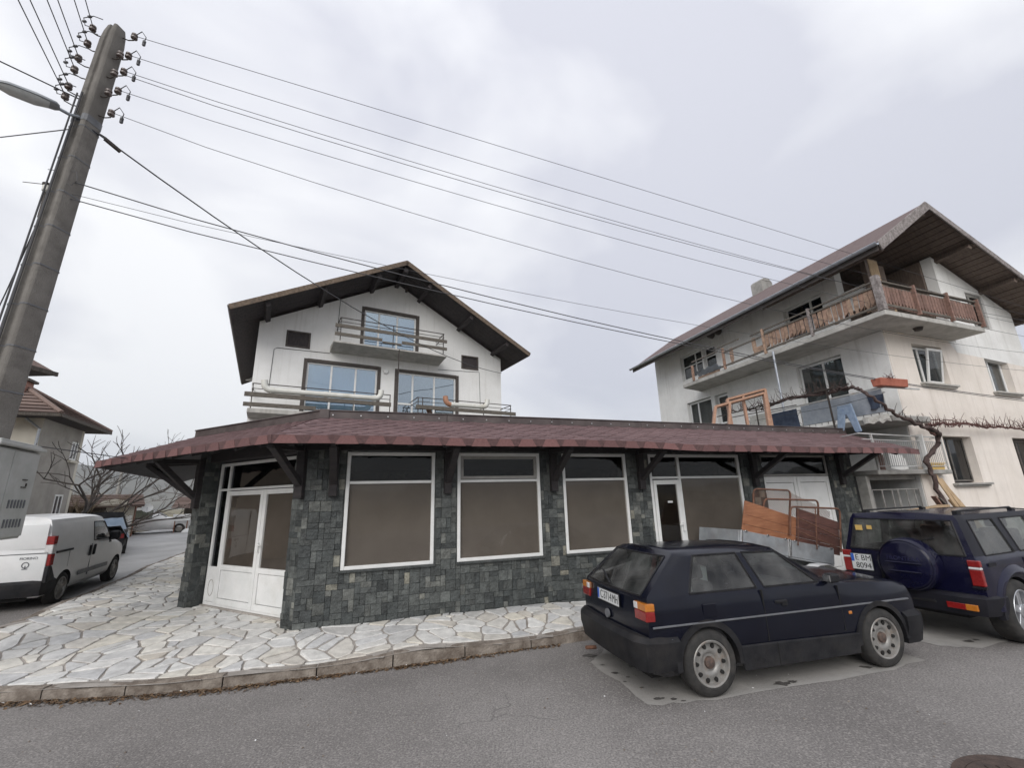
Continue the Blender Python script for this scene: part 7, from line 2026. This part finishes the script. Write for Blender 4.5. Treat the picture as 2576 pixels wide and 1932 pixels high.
wire('thin cable from the cabinet top to the left tip of the shop roof', [(-6.85, 6.25, 2.99), (-7.2, 8.5, 2.98), tuple(SRZ @ Vector((-4.6, 3.3, 3.02)))], .008)
# ------------------------------------------------------------------ houses, sheds, trees and hills at the far left
M_beige = mat('beige_render', (.52, .43, .34), (.60, .51, .41), 2, .9, .2, 30)
M_greyr = mat('grey_render2', (.30, .285, .26), (.38, .36, .33), 1.4, .9, .3, 30, c3=(.22, .21, .19), s3=.9, f3=.6)
M_cream = mat('cream_render', (.56, .53, .46), (.64, .61, .53), 1.4, .9, .3, 30)
M_claytile = ramp_mat('old_clay_tile', [(0, (.12, .082, .070)), (.5, (.19, .135, .115)), (1, (.15, .11, .098))], scale=20, rough=.9, bump=.3, bscale=60, amount=.3)
M_brick = mat('chimney_brick', (.26, .13, .10), (.34, .19, .15), 14, .9, .4, 60)
M_bark = mat('bare_bark', (.06, .05, .045), (.11, .095, .085), 8, .95, .5, 40)
M_farbark = mat('grey_twigs', (.11, .10, .10), (.16, .15, .145), 8, .95)
M_brush = mat('dry_brush', (.17, .13, .085), (.25, .20, .14), 8, .95)
M_hill = mat('wooded_hill', (.10, .10, .085), (.15, .145, .12), .01, 1.0, 0, s3=.02)
M_doorbrown = mat('rusty_door', (.17, .075, .045), (.24, .115, .07), 6, .8, .2, 30, stretch=(4, 4, 1))
M_darkwood = mat('shed_wood', (.06, .052, .045), (.12, .105, .09), 5, .9, .4, 30, stretch=(5, 5, 1))
def hip_house(name, label, C0, ang, wx, wy, zb, ze, za, ov, mwall, mwall2=None, courses=0, group=None):
    """corner at C0, local x runs to the left along the front, y back along the side"""
    o = thing(name, label, 'house', (C0[0], C0[1], zb), ang, group); h = ze - zb
    b = MB(); b.box(-wx, 0, 0, .25, 0, h); b.box(-wx, 0, wy - .25, wy, 0, h); b.box(-wx, -wx + .25, .25, wy - .25, 0, h); b.build('wall', mwall, o)
    b = MB(); b.box(-.25, 0.004, .004, wy - .252, 0, h - .002); b.build('side_wall', mwall2 or mwall, o)
    x0, x1, y0, y1 = -wx - ov, ov, -ov, wy + ov; d = min(x1 - x0, y1 - y0) / 2
    if (x1 - x0) > (y1 - y0): r0, r1 = Vector((x0 + d, y0 + d, za - zb)), Vector((x1 - d, y0 + d, za - zb))
    else: r0, r1 = Vector((x0 + d, y0 + d, za - zb)), Vector((x0 + d, y1 - d, za - zb))
    e = [Vector((x0, y0, h)), Vector((x1, y0, h)), Vector((x1, y1, h)), Vector((x0, y1, h))]
    b = MB()
    if (x1 - x0) > (y1 - y0): fs = [[e[0], e[1], r1, r0], [e[1], e[2], r1], [e[2], e[3], r0, r1], [e[3], e[0], r0]]
    else: fs = [[e[0], e[1], r0], [e[1], e[2], r1, r0], [e[2], e[3], r1], [e[3], e[0], r0, r1]]
    rf = None
    for f in fs: b.slab(f, .06)
    b.build('roof', M_claytile, o) if not courses else None
    if courses:
        rf = b.build('roof', M_claytile, o)
        for f in fs:
            b = MB(); base0, base1 = f[0], f[1]; top0, top1 = (f[3], f[2]) if len(f) == 4 else (f[2], f[2])
            nn = (base1 - base0).cross(top0 - base0).normalized()
            for k in range(courses):
                a, c = k / courses, min(1, (k + 1.15) / courses)
                q = [base0.lerp(top0, a) + nn * .07, base1.lerp(top1, a) + nn * .07, base1.lerp(top1, c) + nn * .012, base0.lerp(top0, c) + nn * .012]
                b.slab(q, .03, nn)
            b.build('tile_course', M_claytile, rf)
        b = MB()
        for ec_ in e:
            rr0 = min((r0, r1), key=lambda r: (r - ec_).length)
            b.tube([ec_ + Vector((0, 0, .05)), rr0 + Vector((0, 0, .08))], .09, 6)
        b.tube([r0 + Vector((0, 0, .08)), r1 + Vector((0, 0, .08))], .09, 6); b.build('ridge_tile', M_claytile, rf)
    b = MB(); b.box(x0 + .05, x1 - .05, y0 + .05, y1 - .05, h - .09, h - .012); b.build('eaves_soffit', M_soffit, o)
    b = MB(); b.box(x0 - .01, x1 + .01, y0 - .03, y0 + .03, h - .10, h + .02); b.box(x1 - .02, x1 + .04, y0, y1, h - .10, h + .02); b.build('gutter', M_darkwood, o)
    return o
ang_s = atan2(.43, .9)      # local x axis: (.9,.43), local y axis: (-.43,.9)
h1 = hip_house('beige_house', 'beige house whose dark eave juts out just right of the concrete pole', (-13.75, 4.0), .03, 8, 7.6, .2, 6.0, 9.6, .62, M_beige)
h2 = hip_house('grey_house', 'grey two storey house with red tiled hip roof and brick chimney at the far left', (-18.47, 16.85), ang_s, 9.5, 3.7, .3, 5.72, 7.35, .72, M_cream, M_greyr, 9)
b = MB(); b.box(-1.95, -1.2, .9, 1.5, 5.2, 7.0); ch = b.build('chimney', M_brick, h2, bev=.01)
b = MB(); b.box(-2.05, -1.1, .8, 1.6, 7.002, 7.10); b.build('chimney_cap', M_darkwood, ch)
MR = Matrix.Rotation(pi / 2, 4, 'Z')
for (y0, y1, z0, z1) in ((2.65, 3.25, 3.95, 4.75), (2.2, 2.9, 1.55, 2.45)):
    window(h2, MR, y0, y1, z0, z1, v=-.03, fw=.07, mull=((y0 + y1) / 2,), m_frame=M_pvc, m_glass=M_darkglass, fd=.05)
    b = MB(MR); b.box(y0 - .12, y1 + .12, -.14, -.006, z0 - .12, z0 - .02); b.build('window_sill', M_cream, h2)
window(h2, Matrix(), -2.6, -1.5, 3.3, 4.5, v=-.03, fw=.07, mull=(-2.05,), m_frame=M_pvc, m_glass=M_darkglass, fd=.05)
b = MB(); b.tube([(-.5, .3 - .4, 5.3), (-.05, -.08, 4.9), (-.05, -.08, 0)], .05, 6); b.build('downpipe', M_zinc, h2)

def tree(name, label, base, segs, depth, seed, m, l0, r0, lean=(0, 0, 1), spread=.6, up=.25, cat='tree', taper=.64, nmin=2, group=None):
    rnd = random.Random(seed); o = thing(name, label, cat, base, 0, group)
    tr, cr = MB(), MB()
    def grow(p, d, l, r, k):
        pts = [p]; dd = Vector(d)
        for s in range(3):
            dd = (dd + Vector((rnd.gauss(0, .13), rnd.gauss(0, .13), rnd.gauss(0, .1)))).normalized(); pts.append(pts[-1] + dd * l / 3)
        (tr if k <= 1 else cr).tube(pts, [r, r * .9, r * .8, r * .7], 6 if k < 2 else (5 if k < 3 else 3), cap=k < 2)
        if k >= depth: return
        nb = rnd.choice([2, 3, 3]) if k < depth - 1 else rnd.choice([3, 4])
        for i in range(max(nb, nmin)):
            q = pts[-1] if i < 2 else pts[rnd.choice([1, 2])]
            nd = (dd + Vector((rnd.gauss(0, spread), rnd.gauss(0, spread), rnd.gauss(up, spread * .6)))).normalized()
            grow(q, nd, l * rnd.uniform(.6, .85), r * taper, k + 1)
    for s in segs: grow(Vector((0, 0, 0)), Vector(s).normalized(), l0, r0, 0)
    tr.build('trunk', m, o, smooth=60); c = cr.build('crown', m, o); return o
tree('bare_tree', 'dark bare pruned tree in front of the grey house', (-16.2, 15.9, .35), [(.12, .1, 1)], 4, 3, M_bark, 1.9, .075, spread=.55, up=.3)
tree('bare_tree', 'dark bare tree with long leaning branches beside the grey house', (-18.9, 18.8, .4), [(.55, .5, .8), (.8, .7, .5)], 4, 9, M_bark, 2.3, .07, spread=.42, up=.22)
tree('bare_tree', 'grey leafless tree far behind the sheds, under the shop eave', (-26.5, 37.5, .6), [(0, 0, 1)], 6, 14, M_farbark, 2.0, .11, spread=.6, up=.2)
tree('bare_tree', 'grey leafless tree leaning left behind the sheds, nearest the shop pillar', (-20.2, 33.5, .6), [(-.35, -.2, 1)], 5, 21, M_farbark, 2.2, .12, spread=.55, up=.25)
tree('bare_tree', 'pale leafless tree far beyond the leaning branches, left of the distant pole', (-33, 37, .6), [(0, 0, 1)], 6, 33, M_farbark, 2.1, .10, spread=.6, up=.2)
tree('dry_shrub', 'brownish dry shrub by the fence behind the leaning branches', (-21.5, 22.5, .5), [(.3, 0, 1), (-.3, .1, 1), (0, -.3, 1), (.5, .3, .8)], 5, 5, M_brush, 1.0, .04, spread=.65, up=.2, cat='shrub')
# far leaning pole
fp_ = thing('utility_pole', 'thin distant utility pole rising behind the sheds', 'utility pole', (-26.7, 29.9, .6))
b = MB(); b.tube([(0, 0, 0), (.12, 0, 4.7)], [.10, .075], 8); b.build('shaft', M_greycon, fp_); b = MB(); b.box(-.4, .6, -.04, .04, 4.1, 4.18); b.build('crossarm', M_darkwood, fp_)
# sheds
SHD = Vector((.62, -.78, 0))   # facing the camera
shA = atan2(.62, .78)          # local x axis to the right along the front
sa_ = thing('tiled_shed', 'low shed with patched walls, brown metal door and a gabled tile roof', 'shed', (-20.75, 24.55, .6), shA)
b = MB(); b.box(-3.4, 0, 0, .15, 0, 1.65); w_ = b.build('wall', M_darkwood, sa_)
b = MB(); b.box(-1.15, 0, -.02, -.002, 0, 1.72); b.build('render_panel', M_cream, sa_)
b = MB(); b.box(-.15, 0.006, .002, 3.2, 0, 1.9); b.build('side_wall', M_doorbrown, sa_)
b = MB(); b.box(.01, .05, .1, 1.1, .02, 1.75); d_ = b.build('door', M_doorbrown, sa_, bev=.01)
b = MB(); b.box(.05, .08, .9, .96, .8, .95); b.build('handle', M_iron2, d_)
b = MB(); b.box(-.62, -.34, -.05, -.022, 0, 1.25); b.box(-.30, -.05, -.06, -.022, 0, 1.15); b.build('loose_panel', M_whiteold, sa_)
window(sa_, Matrix(), -2.9, -1.9, .55, 1.3, v=-.05, fw=.09, mull=(-2.35,), trans=(.9,), m_frame=M_pvc, m_glass=M_darkglass, fd=.05)
b = MB(); b.box(-1.85, -1.2, -.04, -.002, .55, .62); b.box(-1.85, -1.2, -.04, -.002, .78, .85); b.build('rail', M_pvc, sa_)
b = MB(); b.slab([(-3.6, -.35, 1.62), (.4, -.35, 1.66), (.2, 1.6, 2.25), (-3.4, 1.6, 2.2)], .07); b.slab([(-3.4, 1.6, 2.2), (.2, 1.6, 2.25), (.4, 3.5, 1.6), (-3.6, 3.5, 1.6)], .07); rf = b.build('roof', M_claytile, sa_)
b = MB()
for k in range(7):
    t0, t1 = k / 7, (k + 1.1) / 7; p = lambda t, x: Vector((lerp(-3.6 if x == 0 else .42, -3.4 if x == 0 else .22, t), lerp(-.38, 1.6, t), lerp(1.66, 2.28, t)))
    b.slab([p(t0, 0) + Vector((0, 0, .05)), p(t0, 1) + Vector((0, 0, .05)), p(t1, 1), p(t1, 0)], .03)
b.build('tile_course', M_claytile, rf)
b = MB(); b.prism([(-1.5, 1.65), (-.2, 1.65), (-.35, 1.9), (-.85, 2.02), (-1.35, 1.9)], -.36, -.30); b.build('gable_board', M_cream, sa_)
dish = thing('satellite_dish', 'white satellite dish on the corner of the tiled shed', 'satellite dish', (-20.35, 24.9, 2.1), shA)
b = MB(Matrix.Rotation(1.1, 4, 'X')); b.lathe([(0, -.06), (.12, -.05), (.22, -.01), (.26, .03)], 18, 'z', cap=False); b.build('dish', M_plate, dish, smooth=60); b = MB(); b.beam((0, .1, 0), (0, .35, -.25), .04, .04); b.beam((0, -.02, -.1), (.0, -.35, .05), .02, .02); b.build('arm', M_zinc, dish)
sb_ = thing('long_shed', 'long low shed with a sagging tile roof and open front right of the tiled shed', 'shed', (-19.9, 27.6, .6), shA - .12)
b = MB(); b.box(-.3, 5.6, 1.6, 1.75, 0, 1.6); b.box(-.3, .5, .1, .2, 0, 1.5); b.box(1.5, 1.62, .0, .12, 0, 1.5); b.box(3.2, 3.32, .0, .12, 0, 1.5); b.box(5.0, 5.12, 0, .12, 0, 1.5); b.build('wall', M_darkwood, sb_)
b = MB()
for k in range(8):
    t0, t1 = k / 8, (k + 1.15) / 8
    q = lambda t, x: Vector((lerp(-.9, 6.0, x), lerp(-.5, 2.2, t), lerp(1.45, 2.15, t) - .10 * sin(pi * x)))
    for s in range(6):
        x0, x1 = s / 6, (s + 1) / 6
        b.slab([q(t0, x0) + Vector((0, 0, .05)), q(t0, x1) + Vector((0, 0, .05)), q(t1, x1), q(t1, x0)], .04)
b.build('roof', M_claytile, sb_)
b = MB(); b.box(.62, .75, .0, .08, 0, 1.45); b.box(1.0, 1.45, .05, .1, .0, 1.4); b.build('pale_post', M_whiteold, sb_)
b = MB(); b.box(3.9, 5.3, -.55, -.50, 1.40, 1.62); b.build('white_board', M_plate, sb_)
b = MB(); b.prism([(-.9, 2.2), (2.5, 2.75), (6.5, 2.3), (6.5, 1.9), (-.9, 1.9)], 2.6, 4.5); b.build('rear_roof', M_greycon, sb_)
M_redroof = mat('orange_roof', (.40, .13, .07), (.48, .18, .10), 6, .8)
b = MB(); b.slab([(3.6, 2.3, 1.95), (6.4, 2.3, 1.95), (6.2, 3.6, 2.45), (3.8, 3.6, 2.45)], .05); b.build('orange_roof_patch', M_redroof, sb_)
sg = thing('white_sign', 'blank white board on legs in front of the long shed', 'sign', (-20.0, 26.6, .6), shA)
b = MB(); b.box(-.1, .75, 0, .03, .72, 1.1); b.build('board', M_plate, sg); b = MB(); b.box(0, .05, .032, .08, 0, .72); b.box(.6, .65, .032, .08, 0, .72); b.build('leg', M_doorbrown, sg)
hp = thing('white_sack', 'heap of white sacks and rubble lying by the long shed', 'sacks', (-18.9, 27.2, .6), shA)
rk = random.Random(2); b = MB()
for k in range(8):
    x = rk.uniform(-.7, .9); r = rk.uniform(.14, .3); b.lathe([(0, 0), (r, .02), (r * .9, r * .6), (r * .4, r), (0, r * 1.05)], 9, 'z', (x, rk.uniform(-.2, .2), 0))
b.build('sack', M_plate, hp, smooth=60)['kind'] = 'stuff'
def small_car(name, label, loc_, head, m, hi=.5, pick=False):
    o = thing(name, label, 'car', loc_, head)
    def q(x, zh, zr, w=.8, yr=.55): return [(x, w * .9, .25), (x, w, .4), (x, w, .62), (x, w * .97, zh), (x, yr, zr), (x, 0, zr + .02)]
    cols = [q(-.7, .8, .83, .74, .6), q(-.55, .88, .92 if not pick else .92), q(-.1, .9, 1.36 if not pick else .93), q(1.1, .9, 1.38), q(1.75, .9, .95), q(2.6, .8, .83), q(3.1, .66, .68, .72, .6)]
    if pick: cols[3] = q(.9, .92, 1.5); cols[2] = q(.75, .92, .94)
    body = loft(cols, [-1, 0, 1], {(2, 3), (1, 3)} if not pick else {(3, 3)}, set(), set(), {(3, 4), (1, 4)} if not pick else {(3, 4)}, (.03, .05), o, 'body', [m, M_carglass])
    glazing(body, o, lambda c: 'window'); finish_body(body)
    for s_, x_ in ((-1, 0), (1, 0), (-1, 2.45), (1, 2.45)):
        t = thing_part('wheel', o, (x_, s_ * .74, .29), s_); b = MB(); b.lathe([(.17, -.09), (.28, -.09), (.29, 0), (.28, .09), (.17, .09)], 20, 'y', close=True); b.build('tyre', M_tyre, t, smooth=40); b = MB(); b.lathe([(.18, -.05), (0, -.05)], 16, 'y', cap=False); b.build('rim', M_rim, t)
    b = MB()
    for s in (-1, 1): b.box(3.05, 3.14, s * .5 - .12, s * .5 + .12, .52, .64)
    b.build('headlight', M_clearlens, o); b = MB()
    for s in (-1, 1): b.box(-.74, -.66, s * .62 - .1, s * .62 + .1, .6, .75)
    b.build('tail_light', M_redlens, o)
    b = MB(); b.box(-.76, -.60, -.72, .72, .3, .48); b.box(3.0, 3.2, -.68, .68, .28, .46); b.build('bumper', M_black, o, bev=.03)
    return o
small_car('white_car', 'white saloon car parked half hidden behind the brown shed door', (-22.4, 26.3, .6), .55, M_vanwhite)
dk = small_car('dark_pickup', 'dark pickup with a pale blue tarpaulin parked ahead of the white van', (-15.3, 16.75, .46), 2.27, M_black, pick=True)
tp_ = thing('tarpaulin', 'pale blue tarpaulin draped over the back of the dark pickup', 'tarpaulin', (-15.3, 16.75, .46), 2.27)
b = MB(); vs = []; rk = random.Random(9)
for i in range(8):
    for j in range(7): x = lerp(-.78, .7, i / 7); y = lerp(-.86, .86, j / 6); e_ = abs(j - 3) == 3; vs.append((x, y, (.55 if e_ else 1.02) + .06 * rk.random() + (.25 if 2 < i < 6 and not e_ else 0)))
b.add(vs, [(i * 7 + j, (i + 1) * 7 + j, (i + 1) * 7 + j + 1, i * 7 + j + 1) for i in range(7) for j in range(6)]); b.build('sheet', mat('blue_tarp', (.20, .27, .36), (.28, .35, .44), 4, .6), tp_, smooth=70, fixn=False)
fn = thing('board_fence', 'dark board fence between the grey house and the tiled shed', 'fence', (-18.0, 19.9, .4), atan2(3.6, -3.4))
for k in range(26):
    b = MB(); x = k * .2; b.box(x + .005, x + .19, 0, .03, 0, 1.55 + .05 * (k % 3)); b.build('board', M_darkwood, fn)
b = MB(); b.box(0, 5.2, .031, .08, .4, .5); b.box(0, 5.2, .031, .08, 1.2, 1.3); b.build('rail', M_darkwood, fn)
# hills all round the horizon
b = MB(); n = 160; vs = []
for k in range(n):
    a = 2 * pi * k / n; rr_ = 1500
    h = 62 + 22 * sin(a * 3 + 1) + 14 * sin(a * 7 + 2) + 7 * sin(a * 17) + 5 * sin(a * 29 + 1)
    # higher to the left of the view
    h += 26 * max(0, cos(a - radians(132)))
    for (f, z) in ((.62, -1), (.78, .45), (.9, .8), (1.0, 1.0), (1.1, -.05)): vs.append((rr_ * f * cos(a), 10 + rr_ * f * sin(a), -1 if z == -1 else h * z))
fs = [(5 * k + i, 5 * ((k + 1) % n) + i, 5 * ((k + 1) % n) + i + 1, 5 * k + i + 1) for k in range(n) for i in range(4)]
b.add(vs, fs); b.build('hills', M_hill, None, smooth=60, fixn=False)['kind'] = 'structure'
# ------------------------------------------------------------------ air between here and the hills
hb = MB(); hb.box(-1900, 1900, -1890, 1910, -1.4, 190)
hz = hb.build('haze', None, None) if False else None
hm = bpy.data.materials.new('haze_air'); hm.use_nodes = True
hm.node_tree.nodes.clear()
ho = hm.node_tree.nodes.new('ShaderNodeOutputMaterial'); hv = hm.node_tree.nodes.new('ShaderNodeVolumePrincipled')
hv.inputs['Color'].default_value = (.80, .86, .95, 1); hv.inputs['Density'].default_value = 0.00022; hv.inputs['Anisotropy'].default_value = .2
hm.node_tree.links.new(hv.outputs['Volume'], ho.inputs['Volume'])
hz = hb.build('haze', hm); hz['kind'] = 'stuff'
